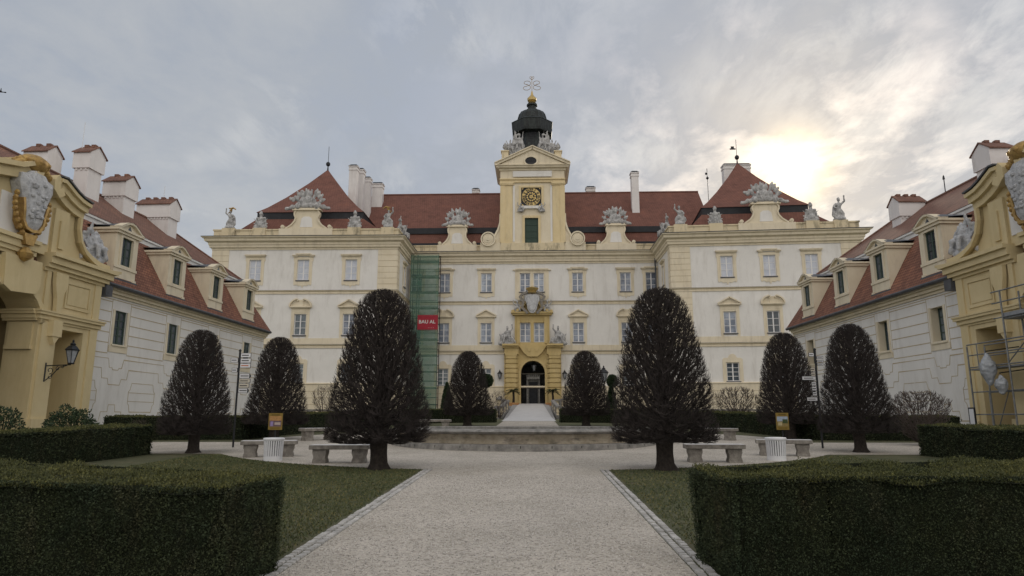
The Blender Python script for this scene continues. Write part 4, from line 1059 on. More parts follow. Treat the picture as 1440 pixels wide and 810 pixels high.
mb = MB(); mb.box(s0+1.05, s1+.03, 81.36, 81.42, atY(600, 463.5, 81.4).z, atY(600, 443, 81.4).z)
ban = tag(mb.build('banner', mat('red_banner', (.30,.018,.035), (.36,.025,.045), 2, .6)), 'red cloth banner reading BAU AL hung on the green scaffold', 'banner')
def text(body, size, loc, rot, m_, parent, name, ext=.004, align='LEFT'):
    c = bpy.data.curves.new('t', 'FONT'); c.body = body; c.size = size; c.extrude = ext; c.align_x = align; c.resolution_u = 3; c.offset = size*.012
    o = bpy.data.objects.new('t', c); COL.objects.link(o); dg = bpy.context.evaluated_depsgraph_get(); me = bpy.data.meshes.new_from_object(o.evaluated_get(dg))
    bpy.data.objects.remove(o); me.materials.clear(); me.materials.append(m_)
    return link(name, me, parent, loc, rot=rot)
wp = mat('white_lettering', (.7,.7,.7), None, rough=.6)
text('BAU AL', .60, (s0+1.2, 81.34, atY(600, 454.8, 81.4).z), (R(90), 0, 0), wp, ban, 'lettering')
text('. . . .', .4, (s0+2.35, 81.34, atY(600, 461.3, 81.4).z), (R(90), 0, 0), wp, ban, 'small_lettering')
# drainpipes in the inner corners
for X, Y in ((FR.o.x-.35, 83.7),):
    mb = MB(); mb.tube([(X, Y, 1.6), (X, Y, ZC+.6)], .09, 8); mb.build('drainpipe', M['lead'], pal)
# ------------------------------------------------------------------ side wings
WL = Fr(-21.0, 33.0, R(90-1.66)); WR = Fr(20.5, 32.8, R(-87.8))
EZ, BZ, HZ = 8.2, 11.9, 15.3
def ruled(mb, paths, d):
    for p in paths: mb.strip(p, .035, d-.004, d+.008)
def wing(F, sg, name, label, winu, dormers, recess, gm_, wframe, u_far, u_near):
    """sg=+1: u grows away from the camera (left wing); sg=-1: u grows towards it"""
    root = empty(name, tuple(F.P((u_far+u_near)/2, -3, 1.0)), label, 'building')
    wn = (E_L-.05) if sg > 0 else (E_R+.05)
    a, b = sorted((u_far, wn))
    wn_ = wn
    mb = MB(F); ww, wh, wz = 1.0, 1.72, 5.35
    hs = [(u-ww/2, u+ww/2, wz, wz+wh, recess) for u in winu]
    mb.wall(a, b, 0, EZ-.2, hs, depth=recess)
    e = b if sg > 0 else a     # far end wall
    mb.quad((e, 0, 0), (e, -11.5, 0), (e, -11.5, EZ-.2), (e, 0, EZ-.2)); e2 = a if sg > 0 else b
    mb.quad((e2, 0, 0), (e2, -11.5, 0), (e2, -11.5, EZ-.2), (e2, 0, EZ-.2)); mb.quad((a, -11.5, 0), (b, -11.5, 0), (b, -11.5, EZ-.2), (a, -11.5, EZ-.2))
    mb.build('wall', M['white'], root)
    # plaster joints: courses beside windows and the panelled lower storey
    mb = MB(F); d = .0
    bays = sorted(winu); step = 5.0
    zt = EZ-.75; crs = [zt-.52*i for i in range(6)]
    def line(u0, u1, z): 
        if u1-u0 > .1: mb.strip([(u0, z), (u1, z)], .045, d-.004, d+.008)
    mb.strip([(a, EZ-.62), (b, EZ-.62)], .04, -.004, .01)
    edges = []
    for u in bays:
        for s in (-1, 1): mb.strip([(u+s*(.78), EZ-.62), (u+s*.78, wz-.45)], .028, -.004, .008)
    stops = [a+.05] + sum([[u-.78, u+.78] for u in bays], []) + [b-.05]
    for z in crs:
        for i in range(0, len(stops), 2): line(stops[i], stops[i+1], z)
    for i, u in enumerate(bays):   # stepped line under each window and cartouche panel between bays
        zl = 4.45
        mb.strip([(u-2.5, zl+.15), (u-.62, zl+.15), (u-.5, zl-.3), (u-.28, zl-.3), (u-.22, zl+.15-.55), (u+.22, zl-.4), (u+.28, zl-.3), (u+.5, zl-.3), (u+.62, zl+.15), (u+2.5, zl+.15)], .03, -.004, .008)
        mb.strip([(u-2.5, zl-.35), (u-1.1, zl-.35), (u-1.0, zl-.85), (u-.55, zl-.85), (u-.45, zl-1.15), (u+.45, zl-1.15), (u+.55, zl-.85), (u+1.0, zl-.85), (u+1.1, zl-.35), (u+2.5, zl-.35)], .03, -.004, .008)
        zc = 2.6
        for s in (-1, 1):
            mb.strip([(u+s*2.45, zc+.85), (u+s*1.5, zc+.85), (u+s*1.4, zc+.5), (u+s*1.28, zc+.4), (u+s*1.28, zc-.2), (u+s*1.4, zc-.3), (u+s*1.5, zc-.65), (u+s*2.45, zc-.65)], .03, -.004, .008)
            for k in range(2): mb.strip([(u+s*1.3, zc+.35-.45*k), (u+s*2.45, zc+.35-.45*k)], .028, -.004, .008)
        mb.strip([(u-2.5, 1.5), (u-.9, 1.5), (u-.8, 1.95), (u-.3, 1.95), (u-.25, 2.3), (u+.25, 2.3), (u+.3, 1.95), (u+.8, 1.95), (u+.9, 1.5), (u+2.5, 1.5)], .03, -.004, .008)
        mb.strip([(u-2.5, 1.1), (u+2.5, 1.1)], .028, -.004, .008)
    tag(mb.build('wall_joints', M['joint'], root))
    # eaves moulding and gutter
    mb = MB(F); 
    for z0, z1, p in ((EZ-.5, EZ-.36, .08), (EZ-.36, EZ-.2, .2), (EZ-.2, EZ-.05, .34)): mb.box(a, b+(.2 if sg>0 else 0), -.1, p, z0, z1)
    mb.build('eaves_moulding', M['trim'], root)
    mb = MB(F); mb.tube([(a, .5, EZ-.03), (b, .5, EZ-.03)], .1, 7); mb.build('gutter', M['lead'], root)
    # roof: steep lower slope, upper slope, hipped far end
    mb = MB(F)
    def sect(u, k): return [(u, .42, EZ), (u-0, -1.9, BZ), (u, -5.8, HZ)]
    f, nr = u_far, u_near; hipu = f - sg*4.6
    A = [(nr, .42, EZ), (nr, -1.75, BZ)]; 
    mb.quad((nr, .42, EZ), (f+sg*.42, .42, EZ), (f-sg*1.3, -1.75, BZ), (nr, -1.75, BZ))
    mb.quad((f+sg*.42, .42, EZ), (f+sg*.42, -11.9, EZ), (f-sg*1.3, -9.85, BZ), (f-sg*1.3, -1.75, BZ))
    mb.quad((nr, -11.9, EZ), (f+sg*.42, -11.9, EZ), (f-sg*1.3, -9.85, BZ), (nr, -9.85, BZ))
    low = mb.build('roof', M['tilew'], root)
    mb = MB(F)
    mb.quad((nr, -1.55, BZ+.16), (f-sg*1.1, -1.55, BZ+.16), (hipu, -5.8, HZ), (nr, -5.8, HZ))
    mb.quad((nr, -10.05, BZ+.16), (f-sg*1.1, -10.05, BZ+.16), (hipu, -5.8, HZ), (nr, -5.8, HZ))
    mb.quad((f-sg*1.1, -1.55, BZ+.16), (f-sg*1.1, -10.05, BZ+.16), (hipu, -5.8, HZ+.001), (hipu, -5.8, HZ))
    mb.tube([(nr, -5.8, HZ+.02), (hipu, -5.8, HZ+.02), (f-sg*1.1, -1.6, BZ+.2)], .1, 6)
    mb.build('upper_roof', M['tileup'], low)
    mb = MB(F); x0, x1 = sorted((nr, f-sg*1.2)); mb.box(x0, x1, -1.85, -1.62, BZ-.22, BZ+.02); mb.box(x0, x1, -1.85, -1.54, BZ+.02, BZ+.13); mb.build('roof_moulding', M['white'], low)
    # windows
    for u in winu:
        wv = put_window(root, F, u, wz, ww, wh, None, gm_, 2, 4, wframe, rec=recess-.03, sill=False)
        mb = MB(LOC); 
        for s in (-1, 1): x0, x1 = sorted((s*ww/2, s*(ww/2+.17))); mb.box(x0, x1, -.02, .03, -.1, wh+.02)
        mb.box(-ww/2-.25, ww/2+.25, -.02, .035, -.42, -.1); mb.box(-ww/2-.12, ww/2+.12, -.02, .09, -.1, -.02)
        link('surround', cached(('wing_sur',), lambda: mb.mesh('surround', M['trim'])), wv, (0, -(recess-.03), 0))
    if recess > .3:
        for i, u in enumerate(winu):
            mb = MB(F); u0_, u1_ = u-ww/2, u+ww/2
            mb.box(u0_+.003, u0_+.02, -recess+.02, -.003, wz+.02, wz+wh-.003); mb.box(u1_-.02, u1_-.003, -recess+.02, -.003, wz+.02, wz+wh-.003); mb.box(u0_+.02, u1_-.02, -recess+.02, -.003, wz+wh-.02, wz+wh-.003); mb.box(u0_+.003, u1_-.003, -recess+.02, -.003, wz+.003, wz+.02)
            mb.build('reveal', M['trim'], root)
    # dormers
    for u in dormers: dormer(root, F, u)
    return root
def dormer(root, F, u):
    o = wloc(root); P = F.P(u, .12, 8.66) - o
    def body():
        mb = MB(LOC); w = .92; h = 2.42
        mb.wall(-w, w, 0, h, [(-.46, .46, .75, 2.2, .14)])
        for s in (-1, 1):        # cheeks follow the steep roof
            mb.quad((s*w, 0, 0), (s*w, 0, h), (s*w, -1.95, h), (s*w, -1.8, h-.2))
            x0, x1 = sorted((s*(w-.26), s*(w+.03))); mb.box(x0, x1, -.02, .06, .0, .12)
        mb.box(-w-.03, w+.03, 0, .05, .55, .68)
        mb.box(-w-.1, w+.1, -1.9, .12, h-.08, h+.06); mb.box(-w-.18, w+.18, -1.9, .2, h+.06, h+.17)
        pts = [(-w-.18, h+.17), (-w+.05, h+.22), (-w*.62, h+.4), (-w*.3, h+.55), (0, h+.6)]
        full = pts + [(-x, z) for x, z in reversed(pts[:-1])]
        mb.prism([(-w, h+.17)] + [(x*.92, z-.03) for x, z in full] + [(w, h+.17)], -.3, .04)
        mb.strip(full, .11, -.3, .2)
        mb.box(-.6, -.46, 0, .05, .68, 2.3); mb.box(.46, .6, 0, .05, .68, 2.3); mb.box(-.46, .46, 0, .05, 2.2, 2.32)
        return mb.mesh('dormer', M['trim'])
    d = link('dormer', cached(('dorm',), body), root, P, F.a)
    def lid():
        mb = MB(LOC); w = .92; h = 2.42
        pts = [(-w-.2, h+.2), (-w+.05, h+.27), (-w*.62, h+.45), (-w*.3, h+.6), (0, h+.65)]; full = pts + [(-x, z) for x, z in reversed(pts[:-1])]
        for a, b in zip(full, full[1:]):
            mb.quad((a[0], .22, a[1]), (b[0], .22, b[1]), (b[0]*.9, -2.6, b[1]*.2+(h+.5)*.8), (a[0]*.9, -2.6, a[1]*.2+(h+.5)*.8))
        return mb.mesh('dormer_roof', M['lead'])
    link('dormer_roof', cached(('lid',), lid), d)
    link('lead_apron', cached(('lap',), lambda: (lambda q: (q.box(-1.02, 1.02, -.04, .08, -.12, 0), q.mesh('lead_apron', M['lead']))[1])(MB(LOC))), d)
    link('gable_vent', cached(('vent',), lambda: (lambda q: (q.prism([(-.2, 2.6), (.2, 2.6), (0, 2.86)], .04, .06), q.mesh('gable_vent', M['glassd']))[1])(MB(LOC))), d)
    w_ = link('window', win_frame(.9, 1.43, 2, 3, M['gframe'], .06, .035), d, (0, .11, .76)); 
    # panes sit inside the dormer window
    link('dormer_pane', win_pane(.9, 1.43, M['glassd']), d, (0, .112, .76))
def wx(F, pts, d=0): return [F.px(x, y, d)[0] for x, y in pts]
lw = wx(WL, [(168.5, 461), (242, 479), (299, 490), (346, 501)]); rw_ = wx(WR, [(1319.5, 456), (1243, 474), (1190, 487), (1141, 497)])
ld = wx(WL, [(178, 356), (249, 384), (304, 406), (350, 426)], .12); rd = wx(WR, [(1310, 353), (1237, 384), (1183, 405.5), (1136, 425)], .12)
uLf = WL.px(382, 472, .42)[0]; uRf = WR.px(1105, 469, .42)[0]
E_L = WL.off(.7).px(138, 440)[0]; E_R = WR.off(.7).px(1349, 430)[0]
wl = wing(WL, 1, 'side_wing', 'long white left wing with green framed windows and red mansard roof', lw, ld, .14, M['glassd'], M['gframe'], uLf-.42, -14)
wr = wing(WR, -1, 'side_wing', 'long white right wing with deep tan window reveals below its red roof', rw_, rd, .42, M['glassd'], M['gframe'], uRf+.42, 13)
def wchim(root, F, pa, pb, pyt, d, dep, zb, X=None):
    """tall corbelled chimney with a little tiled saddle roof; broad face looks down the wing"""
    sg = 1 if F is WL else -1
    # solve u from the near broad face edge nearest the courtyard
    u, z = F.px(pb if sg > 0 else pa, pyt, d)
    q = F.P(u, d, z); r0 = ray(pa if sg > 0 else pb, pyt); t = (q.y - CAM.y)/r0.y; x_far = (CAM + r0*t).x
    w = abs(q.x - x_far); zt = z
    u0, u1 = (u, u+dep) if sg > 0 else (u-dep, u)
    mb = MB(F)
    mb.box(u0, u1, d-w, d, zb, zt-1.0)
    mb.box(u0-.1, u1+.1, d-w-.1, d+.1, zt-1.0, zt-.0)
    n_ = max(3, int(w/.22))
    for i in range(n_):
        y = d-w+w*(i+.5)/n_; uu = u0-.06 if sg > 0 else u1-.04
        mb.box(uu, uu+.1, y-.04, y+.05, zt-1.14, zt-1.0)
    um = (u0+u1)/2
    ids = [mb.pt(u0-.1, d+.1, zt), mb.pt(u1+.1, d+.1, zt), mb.pt(um, d+.1, zt+.42)]; mb.f.append(tuple(ids))
    ids = [mb.pt(u0-.1, d-w-.1, zt), mb.pt(u1+.1, d-w-.1, zt), mb.pt(um, d-w-.1, zt+.42)]; mb.f.append(tuple(ids))
    c = mb.build('chimney', M['chim'], root)
    mb = MB(F)
    for s in (-1, 1):
        e = um+s*(dep/2+.2)
        a_ = [(e, d+.16, zt-.1), (e, d-w-.16, zt-.1), (um, d-w-.16, zt+.46), (um, d+.16, zt+.46)]; 
        ia = [mb.pt(*p) for p in a_]; ib = [mb.pt(p[0], p[1], p[2]+.07) for p in a_]
        mb.f += [tuple(ia), tuple(ib)] + [(ia[i], ia[(i+1) % 4], ib[(i+1) % 4], ib[i]) for i in range(4)]
    k = max(2, int(w/.5))
    for i in range(k): y = d-w+w*(i+.5)/k; mb.box(um-.12, um+.12, y-.13, y+.13, zt+.46, zt+.62)
    mb.build('chimney_roof', M['tileup'], c)
wchim(wl, WL, 107.5, 127.5, 213, -4.2, 1.15, 13.0); wchim(wl, WL, 148.5, 177, 254, -4.2, 1.15, 12.8); wchim(wl, WL, 195, 239.5, 286, -4.2, 1.1, 12.6); wchim(wl, WL, 37, 67, 212, -6.4, 1.0, 13.2)
wchim(wr, WR, 1264, 1298, 283, -4.0, 1.0, 12.6); wchim(wr, WR, 1391, 1422, 207, -4.6, 1.2, 13.0)
mb = MB(WR); u, z = WR.px(1327, 250, -5.8); mb.tube([(u, -5.8, 15.2), (u, -5.8, z)], .03, 5); mb.lathe((u, -5.8, z-.1), [(.08, 0), (.05, .2), (.0, .3)], 5); mb.build('antenna', M['metal'], wr)
for px, py in ((120, 172), (232, 262)):
    mb = MB(WL); u, z = WL.px(px, py, -5.0); mb.tube([(u, -5, 15), (u, -5, z)], .018, 4); mb.build('antenna', M['white_paint'], wl)

# ------------------------------------------------------------------ yellow gatehouses (built once in local v,z then mirrored)
GLF = WL.off(.7); GRF = WR.off(.7)
E_L = GLF.px(138, 440)[0]; E_R = GRF.px(1349, 430)[0]
class GF:                          # v: distance from the far edge towards the camera
    def __init__(s, F, e, sg): s.F, s.e, s.sg = F, e, sg
    def P(s, v, d, z): return s.F.P(s.e - s.sg*v, d, z)
def vz(px, py, d=0): u, z = GLF.px(px, py, d); return (E_L-u, z)
def rvz(px, py, d=0): u, z = GRF.px(px, py, d); return (u-E_R, z)
scroll = [(163, 386), (150, 384), (136, 379), (124, 370), (113, 358), (106, 341), (104, 322), (106, 306)]
hood = [(116, 289), (104, 281), (95, 272), (87, 262), (80, 253.5), (73, 251)]
S = [vz(*p) for p in scroll]; H = [vz(*p) for p in hood]
v_j = vz(52, 470)[0]; v_n0, zn = vz(117, 469); v_n1 = vz(80, 465)[0]
z_imp = vz(139, 458)[1]; z_ent = vz(141, 399)[1]; z_ent2 = vz(155, 385)[1]
zar = vz(25, 404)[1]
VM = 8.2
def gatehouse(GFm, side, label):
    root = empty('gatehouse', tuple(GFm.P(4, -3, 1.0)), label, 'gatehouse'); A_ = 0
    mb = MB(GFm)
    hl = [(v_n0, v_n1, .2, zn, 1.7), (v_j, v_j+4.2, .2, zar, 1.4, True)]
    mb.wall(0, VM+3, 0, z_ent, hl, depth=.9)
    mb.quad((0, 0, 0), (0, -.8, 0), (0, -.8, z_ent), (0, 0, z_ent))
    # rounded arch corner
    r_ = 1.25; c = [(v_j, zar-r_)] + [(v_j+r_-r_*math.cos(R(t)), zar-r_+r_*math.sin(R(t))) for t in range(0, 91, 10)]
    mb.prism(c[::-1] + [(v_j, zar)], -1.4, -.0)
    mb.build('wall', M['gate'], root)
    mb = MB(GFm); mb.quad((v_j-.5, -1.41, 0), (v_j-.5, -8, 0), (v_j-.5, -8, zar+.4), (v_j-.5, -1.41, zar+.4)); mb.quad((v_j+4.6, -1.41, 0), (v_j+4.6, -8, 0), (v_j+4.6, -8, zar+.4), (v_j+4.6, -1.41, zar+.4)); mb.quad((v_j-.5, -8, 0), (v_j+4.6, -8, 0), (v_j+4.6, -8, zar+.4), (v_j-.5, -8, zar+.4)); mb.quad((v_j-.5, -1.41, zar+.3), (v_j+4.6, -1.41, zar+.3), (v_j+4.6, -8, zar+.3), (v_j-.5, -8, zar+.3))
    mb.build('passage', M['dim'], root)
    # gable with scrolled outline
    g = list(S[1:]) + H
    top = [vz(71, 262), vz(60, 262), vz(50, 250), vz(44, 238)]
    left = [vz(34, 226), vz(18, 228)]
    vl = VM+2
    poly = [(S[0][0]+.25, z_ent2-.1)] + list(S) + [vz(104, 300)] + [vz(98, 292)] + H[1:] + [vz(60, 264)] + left + [(vl, left[-1][1]-.9), (vl, z_ent2-.1)]
    mb = MB(GFm); mb.prism(poly, -1.0, -.02); 
    gb = mb.build('gable', M['gate'], root)
    mb = MB(GFm)
    for w_, d_ in ((.16, .5), (.42, .36), (.72, .2)): mb.strip(H, w_, -1.02, d_, side=-1)
    mb.strip(left+[(vl, left[-1][1]-.9)], .2, -1.02, .5, side=-1); mb.strip([(p[0], p[1]-.0) for p in left]+[(vl, left[-1][1]-.9)], .6, -1.02, .3, side=-1)
    mb.strip([vz(34, 226), vz(41, 229), vz(45, 237), vz(43, 246), vz(37, 250), vz(33, 245)], .34, -1, .45)
    mb.strip([vz(73, 251), vz(68, 256), vz(67, 265), vz(71, 272), vz(77, 270)], .34, -1, .45)
    mb.strip(S, .12, -1.02, .3, side=1); mb.strip(S[1:], .34, -.1, .14, side=1)
    # inner pilaster of the gable
    b0, b1 = vz(98, 300), vz(86, 385); c0, c1 = vz(76, 292), vz(64, 370)
    mb.box(min(b0[0], b1[0])+.1, c0[0], -.02, .12, z_ent2, c0[1]-.0)
    mb.box(min(b0[0], b1[0])+.35, c0[0]-.3, .12, .2, z_ent2+.3, c0[1]-.5)
    mb.build('gable_moulding', M['gate'], gb)
    mb = MB(GFm); c0 = vz(74, 300)[0]
    cc = vz(43, 300)[0]
    mb.box(c0+.1, cc+1.6, -.02, .03, z_ent2+.35, vz(60, 290)[1]); mb.build('gable_field', M['white'], gb)
    # entablature, impost, pilaster strips
    mb = MB(GFm)
    for z0, z1, p in ((z_ent-.12, z_ent+.02, .1), (z_ent+.02, z_ent+.2, .24), (z_ent+.2, z_ent2-.14, .36), (z_ent2-.14, z_ent2+.02, .5)):
        mb.box(-p, v_j+.15, -.7, p, z0, z1)
        mb.box(v_j+.8, VM+3, -.7, p*.7, z0+.25, z1+.25)
    for z0, z1, p in ((z_imp-.3, z_imp-.2, .06), (z_imp-.2, z_imp-.02, .14), (z_imp-.02, z_imp+.1, .24), (z_imp+.1, z_imp+.17, .28)):
        mb.box(-p, v_j+p, -.7, p, z0, z1); mb.box(v_j-.0, v_j+p+.1, -1.5, -.0, z0, z1)
    mb.box(0.0, .5, 0, .08, .5, z_imp-.3); 
    mb.box(v_n1+.15, v_j-.12, 0, .1, .4, z_imp-.3); mb.box(v_n1+.05, v_j-.05, 0, .2, .4, 1.6)
    mb.box(-.06, .5, -.5, .14, .3, 1.5)
    # upper storey frame and panel
    zu0, zu1 = z_imp+.17, z_ent-.12
    mb.box(.0, .45, 0, .06, zu0, zu1); mb.box(v_n1+.1, v_n1+.32, 0, .12, zu0, zu1); mb.box(v_j-.3, v_j-.05, 0, .08, zu0, zu1)
    pv0, pv1 = .75, v_n1-.25
    mb.strip([(pv0, zu0+.35), (pv1, zu0+.35), (pv1, zu1-.25), (pv0, zu1-.25)], .1, 0, .05, closed=True); mb.box(pv0+.12, pv1-.12, 0, .03, zu0+.47, zu1-.37)
    # console beside the panel
    mb.prism([(v_n1+.02, zu1), (v_j-.35, zu1), (v_j-.4, zu1-.5), (v_j-.55, zu0+.6), (v_j-.6, zu0), (v_n1+.25, zu0), (v_n1+.2, zu0+.7), (v_n1+.0, zu1-.5)], .08, .26)
    mb.box(v_n1+.12, v_j-.45, .06, .34, z_imp-.9, z_imp-.2)
    mb.prism([(v_n1+.2, z_imp-.9), (v_j-.5, z_imp-.9), ((v_n1+v_j)/2-.1, z_imp-1.25)], .06, .3)
    # drop keystone over the arch
    mb.prism([(v_j+.45, z_ent+.1), (v_j+2.4, z_ent+.1), (v_j+2.3, zar-.05), (v_j+1.9, zar-.25), (v_j+.6, zar-.15), (v_j+.4, zar+.2)], 0, .2)
    mb.strip([(v_j-.02, zu0)] + [(v_j+r_-(r_+.12)*math.cos(R(t)), zar-r_+(r_+.12)*math.sin(R(t))) for t in range(0, 91, 15)] + [(v_j+4.2, zar+.12)], .22, 0, .1)
    mb.build('mouldings', M['gate'], root)
    # passage capital on the jamb
    mb = MB(GFm); mb.box(v_j, v_j+.07, -1.25, -.2, z_imp-1.5, z_imp-.35); mb.box(v_j, v_j+.14, -1.3, -.15, z_imp-1.5, z_imp-1.32); mb.build('jamb_panel', M['gate'], root)
    # niche panel, recessed and darker by real depth
    # roof strip behind the gable
    mb = MB(GFm)
    gr_ = vz(18, 228)[1]
    mb.quad((vz(73,251)[0]-.3, -.9, H[-1][1]-.1), (VM+2, -.9, gr_), (VM+2, -9, gr_+.6), (vz(73,251)[0]-.3, -6, H[-1][1]+.2)); mb.strip([(p[0], p[1]+.05) for p in H], .07, -1.1, .56, side=1); mb.build('gable_lead', M['lead'], gb)
    # downpipe with hopper
    mb = MB(GFm); mb.tube([(-.25, -.3, .2), (-.25, -.3, EZ-.9), (-.35, -.1, EZ-.5), (-.35, .05, EZ-.1)], .09, 8); mb.box(-.6, -.1, -.35, .2, EZ-.75, EZ-.25); mb.build('downpipe', M['lead'], root)
    # cartouche
    cz0, cz1 = vz(43, 338)[1], vz(43, 243)[1]; cvv = vz(43, 290)[0]+.3; hh = cz1-cz0
    cart = [(0, 0), (.26, .03), (.40, .14), (.42, .3), (.5, .5), (.68, .74), (.66, .9), (.42, .93), (.3, .99), (.12, 1.02)]
    out = [(cvv+a*hh*.48, cz0+hh*.08+b*hh*.9) for a, b in cart]; out = out + [(2*cvv-x, z) for x, z in reversed(out[1:])]
    mb = MB(GFm)
    n_ = len(out); 
    ctr = mb.pt(cvv, .62, cz0+hh*.55)
    r1 = [mb.pt(x, .42, z) for x, z in out]; r2 = [mb.pt(cvv+(x-cvv)*.72, .56, cz0+hh*.55+(z-cz0-hh*.55)*.74) for x, z in out]; r0 = [mb.pt(x, 0, z) for x, z in out]
    for i in range(n_):
        j = (i+1) % n_; mb.f += [(r1[i], r1[j], r2[j], r2[i]), (r2[i], r2[j], ctr), (r0[i], r0[j], r1[j], r1[i])]
    rr = random.Random(4)
    for k in range(26):
        x, z = cvv+rr.uniform(-.3, .3)*hh*.5, cz0+hh*rr.uniform(.25, .85); mb.lathe((x, .56, z), [(.0, -.1), (.1, -.05), (.12, .02), (.0, .1)], 6)
    ca = mb.build('cartouche', M['stone_w'], root, smooth=False)
    mb = MB(GFm)
    mb.strip(out[:5], .12, .05, .52); mb.strip(out[-4:]+[out[0]], .12, .05, .52)
    for s in (-1, 1):
        for t in range(9):
            f = t/8; x = cvv+s*hh*(.06+.27*math.sin(f*1.9)); z = cz0-hh*.04+hh*.62*f
            mb.lathe((x, .34, z), [(0, -.13), (.08, -.08), (.11, 0), (.07, .1), (0, .13)], 7)
    mb.prism([(cvv-.35, cz0+.1), (cvv+.35, cz0+.1), (cvv+.2, cz0-.35), (cvv-.2, cz0-.35)], .1, .45)
    mb.lathe((cvv, .3, cz0-.75), [(0, -.3), (.22, -.15), (.3, .05), (.12, .3)], 8)
    mb.build('gilt_frame', M['goldm'], ca)
    mb = MB(GFm)      # crown on top of the shield
    zt = cz1; w_ = .62
    mb.lathe((cvv, .05, zt-.0), [(.35, -.05), (.5, .1), (.62, .3), (.6, .5), (.35, .68), (.1, .75)], 12)
    for k in range(9): t = k*math.pi*2/9; mb.lathe((cvv+.6*math.cos(t), .05+.5*math.sin(t), zt+.35), [(0, -.16), (.15, -.05), (.17, .05), (0, .2)], 6)
    for s in (-1, 1):
        for k in range(4): mb.lathe((cvv+s*(.55+.1*k), .1, zt+.28-.08*k), [(0, -.2), (.2, -.1), (.23, .05), (0, .2)], 7)
    mb.build('crown', M['goldm'], ca, smooth=True)
    return root
M['stone_w'] = mat('white_carved_stone', (.40,.41,.43), (.62,.63,.65), 4, .85, .9, 14, stain=(.2,.2,.21), stamt=.75, stscale=(4,4,2.5))
ghl = gatehouse(GF(GLF, E_L, 1), 1, 'yellow baroque gatehouse on the left with wall lantern and gilt framed shield')
ghr = gatehouse(GF(GRF, E_R, -1), -1, 'yellow baroque gatehouse on the right behind metal scaffolding')
# ------------------------------------------------------------------ clipped bare trees
def prof_r(t):   # radius fraction over crown height fraction
    xs = [0, .03, .12, .3, .5, .68, .8, .88, .94, .98, 1.0]; ys = [.90, .99, 1.0, .90, .79, .68, .59, .50, .39, .27, .12]
    return np.interp(t, xs, ys)
def seg_mesh(P0, P1, R0, R1, k=3):
    P0 = np.array(P0); P1 = np.array(P1); R0 = np.array(R0); R1 = np.array(R1); d = P1-P0; L_ = np.linalg.norm(d, axis=1)[:,None]+1e-9; d = d/L_
    ref = np.where(np.abs(d[:,2:3]) < .9, np.array([[0,0,1.]]), np.array([[1.,0,0]])); a = np.cross(d, ref); a /= np.linalg.norm(a, axis=1)[:,None]; b = np.cross(d, a)
    n_ = len(P0); V = np.empty((n_, 2*k, 3))
    for j in range(k):
        c, s = math.cos(2*math.pi*j/k), math.sin(2*math.pi*j/k)
        V[:, j] = P0 + (a*c+b*s)*R0[:,None]; V[:, k+j] = P1 + (a*c+b*s)*R1[:,None]
    base = (np.arange(n_)*2*k)[:,None]
    F_ = np.concatenate([base + np.array([[j, (j+1) % k, k+(j+1) % k, k+j]]) for j in range(k)], 0)
    return V.reshape(-1, 3), F_
def bez(p0, p1, p2, k):
    t = np.linspace(0, 1, k+1)[:,None]; return (1-t)**2*p0 + 2*t*(1-t)*p1 + t*t*p2
